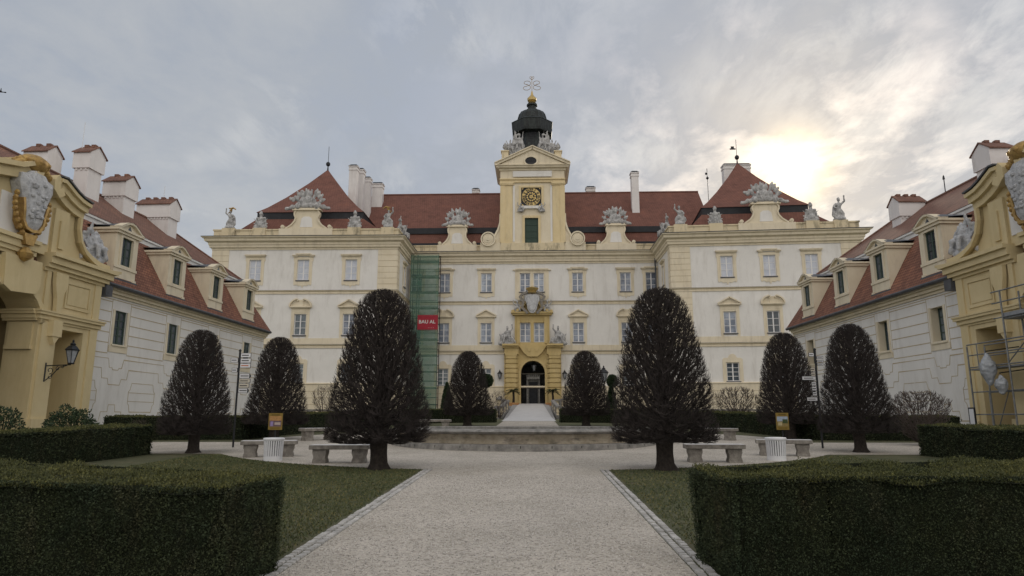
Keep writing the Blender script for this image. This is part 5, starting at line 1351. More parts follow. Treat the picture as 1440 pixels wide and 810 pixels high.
def make_crown(seed, H, hb, Rm, nl, ns, nt, r3, lean=.0, prof=prof_r, multi=False, thin=1.0):
    r = np.random.default_rng(seed); P0, P1, R0, R1 = [], [], [], []; pts = []; prs = []
    def add(path, ra, rb):
        k = len(path)-1
        for i in range(k):
            P0.append(path[i]); P1.append(path[i+1]); R0.append(ra+(rb-ra)*i/k); R1.append(ra+(rb-ra)*(i+1)/k)
    Hc = H-hb
    def env(z): return Rm*prof((z-hb)/Hc)
    for i in range(nl):
        f = (i+.5)/nl; az = i*2.39996 + r.normal(0, .25)
        h0 = hb*.96 + (H*.86-hb)*f**1.15 if not multi else r.uniform(0, .15)
        rise = (.16+.34*r.random()) * (H-h0) * (1.35 if f > .3 else .7+1.6*f)
        h1 = min(h0 + rise + .05*Hc*(f > .1), H*.985); rr = max(env(h1)*r.uniform(.82, 1.0), .03)
        if multi: h1 = hb + Hc*r.uniform(.2, .97); rr = env(h1)*r.uniform(.5, 1)
        d = np.array([math.cos(az), math.sin(az), 0.])
        p0 = np.array([0, 0, h0]) if not multi else d*.05*np.array([1,1,0]) + np.array([0,0,0])
        p2 = d*rr + np.array([0, 0, h1]); 
        p1 = p0*.0 + d*rr*(.45+.2*r.random()) + np.array([0, 0, h0 + (h1-h0)*(.12 if not multi else .65)])
        path = bez(p0, p1, p2, 8); path[1:-1] += r.normal(0, .018*Rm/1.3, path[1:-1].shape)
        ra = (.035*(1-.55*f)+.006)*Rm/1.3*thin; add(path, ra, .009*Rm/1.3*thin); 
        for q in path[1:]: pts.append(q); prs.append(1)
    def fill(cnt, lo, hi, ra, rb, k, bow, zlo=0.0, zp=1.0):
        nonlocal pts
        C0 = np.array(pts, dtype=np.float32); new = []; C = C0[r.permutation(len(C0))[:5000]]; Cr = np.linalg.norm(C[:,:2], axis=1)[None]
        z = hb + Hc*(zlo+(1-zlo)*r.random(cnt)**zp); az = r.uniform(0, 2*np.pi, cnt); fr = np.sqrt(r.uniform(lo**2, hi**2, cnt)); e = env(z)*fr*(1+.075*vnoise(np.stack([np.cos(az)*2.1+7, np.sin(az)*2.1+7, z*1.5+seed], 1)))
        # shoots die out towards the underside
        T = np.stack([np.cos(az)*e, np.sin(az)*e, z], 1).astype(np.float32)
        for s in range(0, cnt, 400):
            t = T[s:s+400]; dzv = t[:,2:3]-C[None,:,2]; dist = np.sqrt((t[:,0:1]-C[None,:,0])**2+(t[:,1:2]-C[None,:,1])**2+dzv**2)
            rad_t = np.linalg.norm(t[:,:2], axis=1)[:,None]; rad_c = Cr
            cost = dist + 2.4*np.maximum(0, np.minimum(.72, .2+.9*((t[:,2]-hb)/Hc))[:,None]*dist-dzv) + 1.5*np.maximum(0, rad_c-rad_t+.02)
            j = cost.argmin(1)
            p0 = C[j]; p2 = t; L_ = np.linalg.norm(p2-p0, axis=1); ok = L_ > .02; p0, p2, L_ = p0[ok], p2[ok], L_[ok]
            mid = (p0+p2)/2; mid[:,:2] += (p2-p0)[:,:2]*.12; mid[:,2] -= bow*L_
            prev = p0
            for i in range(1, k+1):
                u = i/k; q = (1-u)**2*p0+2*u*(1-u)*mid+u*u*p2
                P0.extend(prev); P1.extend(q); R0.extend([ra+(rb-ra)*(i-1)/k]*len(q)); R1.extend([ra+(rb-ra)*i/k]*len(q)); new.extend(q); prev = q
        pts = list(C0)+new
    s_ = Rm/1.3
    fill(ns, .25, .95, .011*s_, .0055*s_, 4, .10, 0, 1.05)
    fill(nt, .62, 1.02, r3*1.0*s_, r3*.5*s_, 2, .08, 0, 1.15)
    V, F_ = seg_mesh(P0, P1, R0, R1); return V, F_
def trunk_mesh(H, hb, r0, seed=0, full=.93, m_='bark'):
    r = random.Random(seed); mb = MB(); pr = []
    zs = [-.15, 0, .06, .15, .35, hb*.7, hb, hb*1.35, H*.45, H*.6, H*.75, H*full]
    rs = [1.7, 1.45, 1.22, 1.08, 1.0, 1.0, 1.05, .82, .6, .45, .28, .08]
    n_ = 14; rings = []
    for z, q in zip(zs, rs):
        k = len(mb.v)
        for j in range(n_):
            a = 2*math.pi*j/n_; f = 1+.09*math.sin(3*a+z*2)+.06*math.sin(5*a+seed)+(.12*math.sin(4*a+1) if z < .1 else 0)
            mb.v.append((r0*q*f*math.cos(a)+.015*math.sin(z*3+seed), r0*q*f*math.sin(a)+.015*math.cos(z*2.2), z))
        rings.append(list(range(k, k+n_)))
    for A, B in zip(rings, rings[1:]):
        for j in range(n_): mb.f.append((A[j], A[(j+1) % n_], B[(j+1) % n_], B[j]))
    mb.f.append(tuple(rings[-1]))
    return mb.mesh('trunk', M[m_], smooth=True)
tg = 'clipped bare trees standing round the courtyard'
protos = []
for sd in (21, 22, 23):
    H, hb = 4.28, .62
    V, F_ = make_crown(sd, H, hb, 1.3, 190, 3200, 23000, .0047)
    root = empty('clipped_tree', (0, 0, 0), 'x', 'tree', tg)
    link('trunk', trunk_mesh(H, hb, .19, sd), root); link('crown', np_mesh('crown', V, F_, [M['twig']]), root)
    protos.append(root)
trees = [((531, 660), 0, 1.0, 1.0, 'tallest clipped bare tree on the left, its trunk on the lawn beside the gravel path', 0),
 ((936.5, 661), 1, 1.0, .98, 'tallest clipped bare tree on the right, its trunk on the lawn beside the gravel path', 1.2),
 ((271, 637), 1, .89, .84, 'clipped bare tree beside the left directional signpost in front of the white wing', 2.1),
 ((385.5, 618), 2, .99, 1.02, 'clipped bare tree behind the yellow framed poster on the left', .7),
 ((1210, 636), 2, .93, .90, 'clipped bare tree beside the right directional signpost near the leafless shrub', 3.0),
 ((1112, 618), 0, 1.02, 1.02, 'clipped bare tree behind the yellow framed poster on the right', 4.0),
 ((657.5, 599.5), 2, 1.08, 1.2, 'small far clipped tree left of the paved ramp, in front of round evergreen bushes', 5.0),
 ((824.5, 599.5), 0, 1.08, 1.2, 'small far clipped tree right of the paved ramp, beside the lamp post', 1.9)]
used = set()
for (px, py), pi_, sh, sw, lab, rz_ in trees:
    g = G(px, py); 
    if pi_ not in used: t = protos[pi_]; used.add(pi_); t.location = g; t.rotation_euler = (0,0,rz_); t.scale = (sw, sw, sh); t['label'] = lab
    else: dup(protos[pi_], g, rz_, (sw, sw, sh), lab)

# ------------------------------------------------------------------ bare and evergreen shrubs
def ball(t): return np.sqrt(np.clip(1-(2*t-1)**2, 0.02, 1))
def fan(t): return np.interp(t, [0, .15, .5, .8, 1], [.25, .6, .95, 1.0, .5])
def bare_shrub(px, py, top, halfw, Y, seed, label, dens=1.0, col='twigb'):
    g = atY(px, py, Y); zt = atY(px, top, Y).z; zb = gz(Y); H = zt-zb; Rm = halfw/960*Y
    V, F_ = make_crown(seed, H, .08*H, Rm, int(26*dens), int(170*dens), int(900*dens), .012, prof=fan, multi=True, thin=.9)
    o = link('bare_shrub', np_mesh('bare_shrub', V, F_, [M[col]]), None, (g.x, Y, zb)); tag(o, label, 'shrub', 'leafless shrubs by the walls')
bare_shrub(1295, 600, 549, 40, 25, 31, 'wide leafless rounded shrub beside the right hedge against the white wing', 2.2)
bare_shrub(1037, 590, 543, 30, 55, 32, 'sprawling leafless shrub before the right balustrade', 1.1)
bare_shrub(1006, 590, 552, 12, 55, 36, 'thin leafless shrub just right of the largest right tree', .4)
bare_shrub(455, 590, 541, 19, 55, 33, 'small leafless shrub before the left balustrade', .8)
bare_shrub(195, 606, 588, 16, 27, 34, 'low wispy leafless shrub at the foot of the white left wing', .3)
bare_shrub(702, 580, 548, 14, 60, 35, 'loose leafless shrub beside the ramp on its left', .6)
bare_shrub(797, 580, 552, 12, 60, 37, 'loose leafless shrub beside the ramp on its right', .5)
def leafy(name, loc, H, Rm, cnt, leaf, seed, label, group, shape='ball', m_='leafd', stem=0.0):
    r = np.random.default_rng(seed); k = cnt
    d = r.normal(0, 1, (k, 3)); d /= np.linalg.norm(d, axis=1)[:,None]; rad = r.random(k)**.18
    nz = np.array([mnoise.noise(Vector(x*2.2+seed))*(.32 if shape == 'loose' else .06) for x in d])
    p = d*(rad+nz)[:,None]*np.array([Rm, Rm, (H-stem)/2]) + np.array([0, 0, stem+(H-stem)/2])
    if shape == 'cone': 
        t = np.clip((p[:,2]-stem)/(H-stem), 0, 1); p[:,0] *= (1.15-.75*t); p[:,1] *= (1.15-.75*t)
    nrm = d + r.normal(0, .5, (k,3)); nrm /= np.linalg.norm(nrm, axis=1)[:,None]; sd = np.cross(nrm, r.normal(0,1,(k,3))); sd /= np.linalg.norm(sd, axis=1)[:,None]
    L_ = leaf*r.uniform(.7, 1.4, (k,1)); W_ = L_*.4
    LV = np.stack([p-nrm*L_*.4, p+sd*W_, p+nrm*L_*.9, p-sd*W_], 1).reshape(-1,3)
    root = empty(name, loc, label, 'shrub', group)
    link('foliage', np_mesh('foliage', LV, np.arange(k*4).reshape(-1,4), [M[m_]]), root)
    mb = MB(); rs = random.Random(seed)
    if shape == 'loose':
        for i in range(9): a = rs.uniform(0, 6.28); mb.tube([(0,0,0), (Rm*.3*math.cos(a), Rm*.3*math.sin(a), H*.4), (Rm*.7*math.cos(a), Rm*.7*math.sin(a), H*.8)], [.03,.02,.01], 5)
    else:
        mb.tube([(0,0,-.05), (0,0,stem+(H-stem)*.8)], [.07,.03], 7)
        mb.lathe((0,0,stem+(H-stem)*.08), [(Rm*.3*(1.1 if shape=='cone' else .6),0), (Rm*.8,(H-stem)*.25), (Rm*.86*(.8 if shape=='cone' else 1),(H-stem)*.45), (Rm*.62*(.7 if shape=='cone' else 1),(H-stem)*.7), (Rm*.1,(H-stem)*.84)], 12)
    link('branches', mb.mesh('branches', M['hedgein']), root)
eg = 'evergreen shrubs in the courtyard'
def evg(px, py_b, py_t, hw, Y, cnt, seed, label, shape, stem=0, lf=.05):
    g = atY(px, py_b, Y); zb = gz(Y); H = atY(px, py_t, Y).z-zb; leafy('evergreen_shrub', (g.x, Y, zb), H, hw/960*Y, cnt, lf, seed, label, eg, shape, 'leafd', stem)
evg(628, 575, 537, 9, 52, 5000, 41, 'dark upright evergreen bush left of the small far left tree', 'cone', 0, .09)
evg(683, 575, 526, 10, 50, 4000, 42, 'round headed evergreen standard right of the small far left tree', 'ball', 2.5, .09)
evg(860, 575, 541, 9, 52, 5000, 43, 'dark upright evergreen bush beside the lamp post on the right', 'cone', 0, .09)
evg(862, 575, 527, 7, 51, 3500, 44, 'round headed evergreen standard behind the lamp post on the right', 'ball', 2.5, .09)
evg(98, 612, 573, 32, 22.5, 3600, 45, 'leafy evergreen shrub under the wall lantern of the left gatehouse', 'loose', 0, .06)
evg(2, 612, 572, 24, 20.5, 1800, 46, 'leafy evergreen shrub at the left edge before the gatehouse arch', 'loose', 0, .06)

# ------------------------------------------------------------------ palms in terracotta tubs at the gate
def palm():
    root = empty('potted_palm', (0,0,0), 'x', 'plant', 'palms beside the gate')
    mb = MB(); mb.frust((-.5,.5,-.5,.5), 0, (-.62,.62,-.62,.62), 1.0); mb.box(-.66,.66,-.66,.66,.92,1.05)
    link('tub', mb.mesh('tub', mat('terracotta', (.40,.2,.08), (.48,.27,.12), 4, .85)), root)
    mb = MB(); mb.tube([(0,0,1.0),(.03,0,1.6),(0,.02,2.1),(0,0,2.45)], [.16,.13,.12,.15], 9); link('trunk', mb.mesh('trunk', M['bark']), root)
    r = random.Random(9); mb = MB()
    for i in range(34):
        a = i*2.4; el = r.uniform(-.15, 1.15); Ln = r.uniform(.75, 1.1); dx, dy = math.cos(a), math.sin(a); p = []
        for t in (0, .35, .7, 1): p.append(Vector((dx*Ln*t*math.cos(el), dy*Ln*t*math.cos(el), 2.45+Ln*t*math.sin(el)-.5*t*t*Ln)))
        mb.tube([tuple(x) for x in p], [.02,.015,.01,.005], 3)
        for k in range(12):
            t = .3+.7*k/12; q = p[0].lerp(p[3], t); q.z = 2.45+Ln*t*math.sin(el)-.5*t*t*Ln
            for s in (-1, 1):
                sd = Vector((-dy*s, dx*s, -.25)); tip = q + sd*.3*(1-.4*t) + Vector((dx, dy, -.2))*.15
                i0 = len(mb.v); mb.v += [tuple(q), tuple(q+Vector((dx,dy,0))*.06), tuple(tip)]; mb.f.append((i0, i0+1, i0+2))
    link('fronds', mb.mesh('fronds', M['leafd']), root)
    return root
p0 = palm()
def pz_at(px, Y): return atY(px, 560, Y).x
p0.location = (pz_at(722, 81.5), 81.5, RZ1-1.0); p0['label'] = 'potted palm left of the gate arch'
dup(p0, (pz_at(777.5, 81.5), 81.5, RZ1-1.0), 1.0, 1, 'potted palm right of the gate arch')
# ------------------------------------------------------------------ carved figures (voxel-merged lumps)
def sculpt(name, prims, vox, noise_amp=.03, m_=None, seed=0, nfreq=5.0):
    bm = bmesh.new()
    for p in prims:
        if p[0] == 'e':
            _, c, rad, *rot = p; mt = Matrix.Translation(c) @ (Matrix.Rotation(rot[0][0], 4, rot[0][1]) if rot else Matrix.Identity(4)) @ Matrix.Diagonal((*rad, 1))
            bmesh.ops.create_icosphere(bm, subdivisions=2, radius=1, matrix=mt)
        elif p[0] == 'c':
            _, a, b, r0, r1 = p; a, b = Vector(a), Vector(b); d = b-a
            mt = Matrix.Translation((a+b)/2) @ d.to_track_quat('Z', 'Y').to_matrix().to_4x4()
            bmesh.ops.create_cone(bm, cap_ends=True, segments=10, radius1=r0, radius2=r1, depth=d.length, matrix=mt)
            bmesh.ops.create_icosphere(bm, subdivisions=1, radius=r1, matrix=Matrix.Translation(b)); bmesh.ops.create_icosphere(bm, subdivisions=1, radius=r0, matrix=Matrix.Translation(a))
        elif p[0] == 'b':
            _, c, s, *rot = p; mt = Matrix.Translation(c) @ (Matrix.Rotation(rot[0][0], 4, rot[0][1]) if rot else Matrix.Identity(4)) @ Matrix.Diagonal((*s, 1)); bmesh.ops.create_cube(bm, size=2, matrix=mt)
    me = bpy.data.meshes.new('t'); bm.to_mesh(me); bm.free(); o = bpy.data.objects.new('t', me); COL.objects.link(o)
    md = o.modifiers.new('r', 'REMESH'); md.mode = 'VOXEL'; md.voxel_size = vox
    dg = bpy.context.evaluated_depsgraph_get(); m2 = bpy.data.meshes.new_from_object(o.evaluated_get(dg)); bpy.data.objects.remove(o); bpy.data.meshes.remove(me)
    m2.name = name; sv = Vector((seed*3.1, seed, 0))
    nv = [v.normal.copy() for v in m2.vertices]
    for v, nn in zip(m2.vertices, nv):
        k = mnoise.noise((v.co+sv)*nfreq)+.6*mnoise.noise((v.co+sv)*nfreq*2.3); v.co += nn*k*noise_amp
    m2.materials.clear(); m2.materials.append(m_ or M['stone']); m2.polygons.foreach_set('use_smooth', [True]*len(m2.polygons)); m2.update(); return m2
def figure(seed, arm=1, seated=False, helmet=True):
    """draped standing or seated figure about 2 m tall on a rock"""
    P = [('e', (0, 0, .12), (.52, .42, .2)), ('e', (.1, .05, .25), (.38, .34, .2))]
    if seated:
        P += [('c', (0, .1, .2), (0, .1, .75), .34, .26), ('c', (-.12, 0, .8), (-.18, -.42, .82), .15, .12), ('c', (.14, 0, .8), (.3, -.35, .78), .15, .12), ('c', (-.18, -.42, .82), (-.22, -.46, .3), .12, .09), ('c', (.3, -.35, .78), (.42, -.42, .25), .12, .09)]
        zb = .78
    else:
        P += [('c', (-.12, -.03, .2), (-.1, 0, .95), .13, .16), ('c', (.16, .05, .2), (.1, 0, .95), .15, .16), ('e', (.12, .1, .6), (.24, .16, .42)), ('e', (.02, -.05, .8), (.25, .17, .22))]; zb = .95
    P += [('c', (0, 0, zb), (.02, 0, zb+.3), .19, .17), ('e', (.02, 0, zb+.42), (.25, .16, .2)), ('c', (.02, 0, zb+.55), (.03, -.02, zb+.72), .075, .07), ('e', (.04, -.04, zb+.82), (.115, .13, .15))]
    if helmet: P += [('e', (.04, .02, zb+.93), (.13, .15, .1)), ('c', (.04, -.06, zb+1.02), (.04, .2, zb+.98), .05, .04), ('e', (.04, .18, zb+.86), (.05, .08, .16))]
    s = arm
    P += [('c', (s*.25+.02, 0, zb+.5), (s*.48, -.06, zb+.72), .09, .07), ('c', (s*.48, -.06, zb+.72), (s*.44, -.12, zb+1.08), .07, .055), ('e', (s*.44, -.12, zb+1.13), (.07, .06, .08))]
    P += [('c', (-s*.22, 0, zb+.5), (-s*.42, -.08, zb+.22), .09, .075), ('c', (-s*.42, -.08, zb+.22), (-s*.25, -.25, zb+.05), .075, .05)]
    # cloak, shield
    P += [('e', (-s*.3, .16, zb+.1), (.16, .12, .5), (R(12*s), 'Y')), ('e', (s*.3, .12, zb-.25), (.14, .12, .4), (R(-20*s), 'Y')), ('e', (-s*.42, -.1, .55), (.2, .08, .32))]
    return P
def trophy(seed, w=1.5, h=1.2):
    """heap of banners, drums, helmets and armour fanning out"""
    r = random.Random(seed); P = [('e', (0, 0, .18), (w*.62, .3, .22)), ('e', (0, -.05, .45), (.3, .25, .32)), ('e', (0, -.08, h*.72), (.15, .16, .18)), ('c', (0, 0, h*.7), (0, 0, h*.98), .09, .04)]
    for s in (-1, 1):
        for i in range(5):
            a = R(18+i*15+r.uniform(-4, 4)); L_ = h*r.uniform(.85, 1.1)*(1.15 if i < 2 else 1); x, z = s*math.cos(a)*L_*w/h*.72, .2+math.sin(a)*L_*.85
            P.append(('c', (s*.1, .05, .3), (x, .05+r.uniform(-.1, .1), z), .05, .03))
            P.append(('e', (x*.8, 0, .2+(z-.2)*.82), (.2, .09, .13), (-s*a, 'Y'))); P.append(('e', (x*.93, .02, .2+(z-.2)*.97), (.12, .07, .09), (-s*(a+.4), 'Y')))
        P += [('c', (s*w*.4, -.2, .12), (s*w*.4, .22, .2), .2, .2), ('e', (s*w*.25, -.15, .4), (.18, .12, .22)), ('e', (s*w*.62, 0, .14), (.24, .14, .12)), ('c', (s*w*.5, 0, .1), (s*w*.92, -.05, .02), .08, .1)]
        P += [('e', (s*.34, -.16, .25), (.15, .1, .2)), ('c', (s*.3, .0, .5), (s*.52, -.02, h*.8), .09, .06), ('e', (s*.54, -.02, h*.86), (.1, .09, .1))]
    return P
def armour(seed):
    r = random.Random(seed)
    P = [('e', (0, -.12, .32), (.32, .12, .34)), ('e', (0, -.2, .34), (.22, .1, .24)), ('e', (0, .05, .1), (.62, .3, .14)), ('e', (0, 0, .85), (.26, .2, .3)), ('c', (0, 0, 1.05), (0, -.02, 1.25), .12, .12), ('e', (0, -.03, 1.36), (.17, .18, .19)), ('e', (0, .03, 1.55), (.1, .2, .1)), ('e', (.02, .15, 1.35), (.1, .12, .24))]
    for s in (-1, 1): P += [('c', (s*.1, 0, .5), (s*.62, 0, .95), .05, .03), ('c', (s*.2, .05, .35), (s*.6, .02, .5), .06, .06), ('e', (s*.32, 0, .98), (.13, .13, .12)), ('e', (s*.42, -.02, .22), (.22, .14, .14)), ('e', (s*.38, 0, .62), (.12, .1, .22))]
    return P
def urn_prof(s=1.0): return [(a*s, b*s) for a, b in [(.3, 0), (.3, .1), (.14, .16), (.12, .3), (.24, .42), (.38, .62), (.4, .78), (.28, .88), (.3, .95), (.34, 1.0), (.2, 1.1), (.22, 1.2), (.12, 1.3), (.05, 1.45), (.0, 1.5)]]
meshes = {'figA': sculpt('statue', figure(1, 1), .05, .03, seed=1), 'figB': sculpt('statue', figure(2, -1, True), .05, .03, seed=2),
          'tro': sculpt('trophy', trophy(3), .045, .035, seed=3), 'trw': sculpt('trophy', trophy(6, 1.75, 1.15), .045, .035, seed=6), 'arm': sculpt('armour', armour(1), .045, .03, seed=4)}
PT = ZR+1.12
def on_parapet(F, u, mesh_key, name, h, label, group, z=PT, d=-.2, flip=False, gold=None, native=2.0):
    k = h/native; p = F.P(u, d, z-.03)
    o = link(name, meshes[mesh_key], None, p, F.a, scale=((-k if flip else k), k, k)); tag(o, label, 'statue', group)
    if gold:
        mb = MB()
        if gold == 'crest':
            mb.tube([(-.5,-.1,2.0),(-.25,-.1,2.16),(0,-.1,2.08),(.2,-.1,2.14)], [.06,.09,.1,.05], 6); mb.tube([(-.1,-.1,2.05),(.1,0,1.8),(.28,.05,1.65)], [.09,.07,.05], 6); mb.lathe((.0,-.06,1.88), [(0,-.12),(.13,-.05),(.15,.05),(0,.14)], 8)
        link('gilded_crest', mb.mesh('gilded_crest', M['goldm']), o)
    return o
sg_ = 'parapet statues'
P_ = ped
on_parapet(*P_[0], 'figA', 'statue', 2.35, 'statue with gilded crest on the far left corner of the parapet', sg_, flip=True, gold='crest')
on_parapet(*P_[1], 'arm', 'armour_trophy', 2.2, 'carved armour trophy second from the left on the left pavilion parapet', 'armour trophies on the parapets', native=1.65)
on_parapet(*P_[2], 'arm', 'armour_trophy', 2.2, 'carved armour trophy to the right of the flag trophy on the left pavilion', 'armour trophies on the parapets', native=1.65)
on_parapet(*P_[3], 'figA', 'statue', 2.35, 'statue with gilded crest at the inner corner of the left pavilion', sg_, gold='crest')
on_parapet(*P_[4], 'figA', 'statue', 2.35, 'statue with raised arm at the inner corner of the right pavilion', sg_, flip=True)
on_parapet(*P_[5], 'arm', 'armour_trophy', 2.2, 'carved armour trophy left of the flag trophy on the right pavilion', 'armour trophies on the parapets', native=1.65)
on_parapet(*P_[6], 'arm', 'armour_trophy', 2.3, 'carved armour trophy below the sun, right of the flag trophy', 'armour trophies on the parapets', native=1.65)
on_parapet(*P_[7], 'figA', 'statue', 2.75, 'dark statue on the far right corner of the parapet against the sky', sg_)
tl = ['wide carved trophy of flags on the left pavilion gable', 'carved trophy of flags on the parapet left of the clock tower', 'carved trophy of flags on the parapet right of the clock tower', 'wide carved trophy of flags on the right pavilion gable']
for i, (F_, u, z) in enumerate(gab):
    k = (1.6, 1.4, 1.4, 1.6)[i]; p = F_.P(u, -.2, z-.05)
    o = link('flag_trophy', meshes['trw' if i in (0, 3) else 'tro'], None, p, F_.a, scale=((-k if i in (2,) else k), k, k*1.35)); tag(o, tl[i], 'trophy', 'carved flag trophies on the parapets')
on_parapet(FLr, 2.2, 'figB', 'statue', 2.1, 'seated statue at the front of the left pavilion inner side parapet', sg_, z=ZR+.95, d=-.2, native=1.95)
on_parapet(FLr, 5.2, 'figB', 'statue', 2.1, 'seated statue at the back of the left pavilion inner side parapet, above the netting', sg_, z=ZR+.95, d=-.2, flip=True, native=1.95)
on_parapet(FRr, -2.2, 'figB', 'statue', 2.1, 'seated statue at the front of the right pavilion inner side parapet', sg_, z=ZR+.95, d=-.2, flip=True, native=1.95)
on_parapet(FRr, -5.2, 'figB', 'statue', 2.1, 'seated statue at the back of the right pavilion inner side parapet', sg_, z=ZR+.95, d=-.2, native=1.95)
# tower urns and figures
for i, (u, z) in enumerate(urns):
    mb = MB(); mb.lathe((0,0,0), urn_prof(.88), 12); o = link('urn', mb.mesh('urn', M['stone'], smooth=True), None, FT.P(u, -1.15, z)); tag(o, ('carved stone urn on the left corner post of the clock tower', 'carved stone urn on the right corner post of the clock tower')[i], 'urn', 'urns on the clock tower')
def group_fig(seed):
    P = []
    for dx, dz, sc2, a, st in ((-.55, 0, .8, 1, True), (.35, .25, .95, -1, True), (0, .9, .6, 1, False)):
        for p in figure(seed, a, st, False):
            q = list(p)
            def tr(c): return (c[0]*sc2+dx, c[1]*sc2, c[2]*sc2+dz)
            if p[0] == 'e': q[1] = tr(p[1]); q[2] = tuple(x*sc2 for x in p[2])
            elif p[0] == 'c': q[1] = tr(p[1]); q[2] = tr(p[2]); q[3] = p[3]*sc2; q[4] = p[4]*sc2
            P.append(tuple(q))
    P += [('e', (.5, .05, .5), (.3, .3, .55)), ('e', (-.2, .1, .5), (.4, .25, .5)), ('c', (-.9, 0, .1), (.9, 0, .1), .25, .25), ('c', (-.6, -.1, .8), (-.95, -.1, 1.3), .07, .04), ('c', (.6, -.1, 1.0), (.75, -.1, 2.0), .09, .05)]
    return P
meshes['grp'] = sculpt('sculpture_group', group_fig(5), .055, .045, seed=8)
for i, (a, fl) in enumerate(((725, False), (769, True))):
    p = atY(a, 214, 85.2); k = 1.35
    o = link('sculpture_group', meshes['grp'], None, (p.x, 85.2, p.z-.6), 0, scale=(-k if fl else k, k, k*1.25)); tag(o, ('carved stone figures left of the tower lantern above the pediment', 'carved stone figures right of the tower lantern above the pediment')[i], 'statue', 'carved groups on the clock tower')
for i, (a, s) in enumerate(((732, 1), (762, -1))):
    p = atY(a, 297, 82.9); o = link('reclining_figure', meshes['figB'], None, (p.x, 82.95, p.z-.05), 0, scale=(s*.85, .5, .62)); tag(o, ('small white carved figure under the left corner of the clock', 'small white carved figure under the right corner of the clock')[i], 'statue', 'small figures under the clock')
meshes['seat'] = sculpt('seated_statue', figure(2, -1, True) + [('e', (.45, .05, .55), (.35, .25, .6)), ('e', (-.35, 0, .4), (.4, .28, .42)), ('e', (0, .12, 1.0), (.36, .2, .45)), ('e', (.6, 0, .15), (.4, .3, .2)), ('c', (.5, 0, .6), (.85, -.05, 1.05), .12, .06), ('c', (-.5, -.1, .6), (-.8, -.1, .2), .14, .08)], .045, .04, seed=12)
# figures flanking the portal window, heraldic cartouche
for i, (a, s) in enumerate(((714, -1), (784.5, 1))):
    p = atY(a, 485.5, 83.2); o = link('seated_statue', meshes['seat'], None, (p.x, 83.0, p.z), 0, scale=(s*1.2, 1.2, 1.3)); tag(o, ('seated stone statue left of the twin window above the portal', 'seated stone statue right of the twin window above the portal')[i], 'statue', 'seated statues above the portal')
arms = empty('coat_of_arms', FC.P(FC.px(748, 430)[0], .5, FC.px(748, 440)[1]), 'white carved shield with gilded crown over the portal window', 'coat of arms')
o_ = Vector(arms.location)
mb = MB(FC); cu_ = FC.px(748.5, 430)[0]; zt_, zb_ = FC.px(748, 416)[1], FC.px(748, 442)[1]
out = [(cu_+x*1.05, zb_+(zt_-zb_)*z) for x, z in [(0, 0), (.3, .04), (.52, .2), (.62, .45), (.8, .68), (.82, .88), (.55, .97), (.3, 1), (-.3, 1), (-.55, .97), (-.82, .88), (-.8, .68), (-.62, .45), (-.52, .2), (-.3, .04)]]
mb.prism(out, .75, 1.15); sm = [(cu_+(x-cu_)*.7, (zt_+zb_)/2+(z-(zt_+zb_)/2)*.8) for x, z in out]; mb.prism(sm, 1.15, 1.28)
mb.build('shield', M['stone_w'], arms)
mb = MB(FC)
for s in (-1, 1): mb.strip([(cu_+s*.55, zb_+.0), (cu_+s*1.25, zb_+.7), (cu_+s*1.1, zb_+1.4), (cu_+s*1.5, zb_+2.1), (cu_+s*1.15, zt_+.1), (cu_+s*.6, zt_+.3)], .3, .6, 1.0)
mb.build('scroll_frame', M['stoneb'], arms)
mb = MB(FC); mb.lathe((cu_, 1.0, zt_+.15), [(.45, 0), (.6, .12), (.5, .2), (.75, .5), (.8, .62), (.55, .7), (.2, .82)], 12); mb.build('crown', M['gold'], arms)
for i, s in enumerate((-1, 1)):
    p = FC.P(cu_+s*1.9, .5, FC.px(748, 440)[1]-.1); o = link('cherub', meshes['figB'], None, p, 0, scale=(-s*.95, .8, .85)); tag(o, ('carved cherub left of the white shield over the portal', 'carved cherub right of the white shield over the portal')[i], 'statue', 'cherubs over the portal')
def big_group():
    P = []
    for dx, dz, k, a in ((-.62, .0, .95, 1), (.5, .25, 1.05, -1)):
        for p in figure(3, a, True, False)[:-9] + figure(3, a, True, False)[-7:]:
            q = list(p); tr = lambda c: (c[0]*k+dx, c[1]*k, c[2]*k+dz)
            if p[0] == 'e': q[1] = tr(p[1]); q[2] = tuple(x*k*1.12 for x in p[2])
            elif p[0] == 'c': q[1] = tr(p[1]); q[2] = tr(p[2]); q[3] = p[3]*k*1.15; q[4] = p[4]*k*1.15
            P.append(tuple(q))
    r = random.Random(5)
    for i in range(26):
        x = r.uniform(-1.0, 1.0); P.append(('e', (x, r.uniform(-.2, .1), r.uniform(.05, 1.25-.35*abs(x-.3))), (r.uniform(.12, .26), .18, r.uniform(.1, .24)), (r.uniform(0, 3), 'Y')))
    for i in range(7):
        a = R(40+i*18); P.append(('c', (.3, .05, .9), (.3+.95*math.cos(a), .05, .9+1.05*math.sin(a)), .09, .05)); P.append(('e', (.3+.8*math.cos(a), .05, .9+.9*math.sin(a)), (.16, .09, .12)))
    return P
# sculpture beside the gatehouse gables
meshes['grpw'] = sculpt('sculpture_group', big_group(), .05, .045, M['stone_w'], seed=9, nfreq=4)
for GFm, lab, s in ((GF(GLF, E_L, 1), 'white carved trophy and figures on the left gatehouse beside its scrolled gable', 1), (GF(GRF, E_R, -1), 'white carved trophy and figures on the right gatehouse beside its scrolled gable', -1)):
    v, z = vz(135, 372); p = GFm.P(v+.25, -.35, z-.15); o = link('sculpture_group', meshes['grpw'], None, p, GFm.F.a, scale=(s*1.0, .8, .98)); tag(o, lab, 'statue', 'carved groups on the gatehouses')

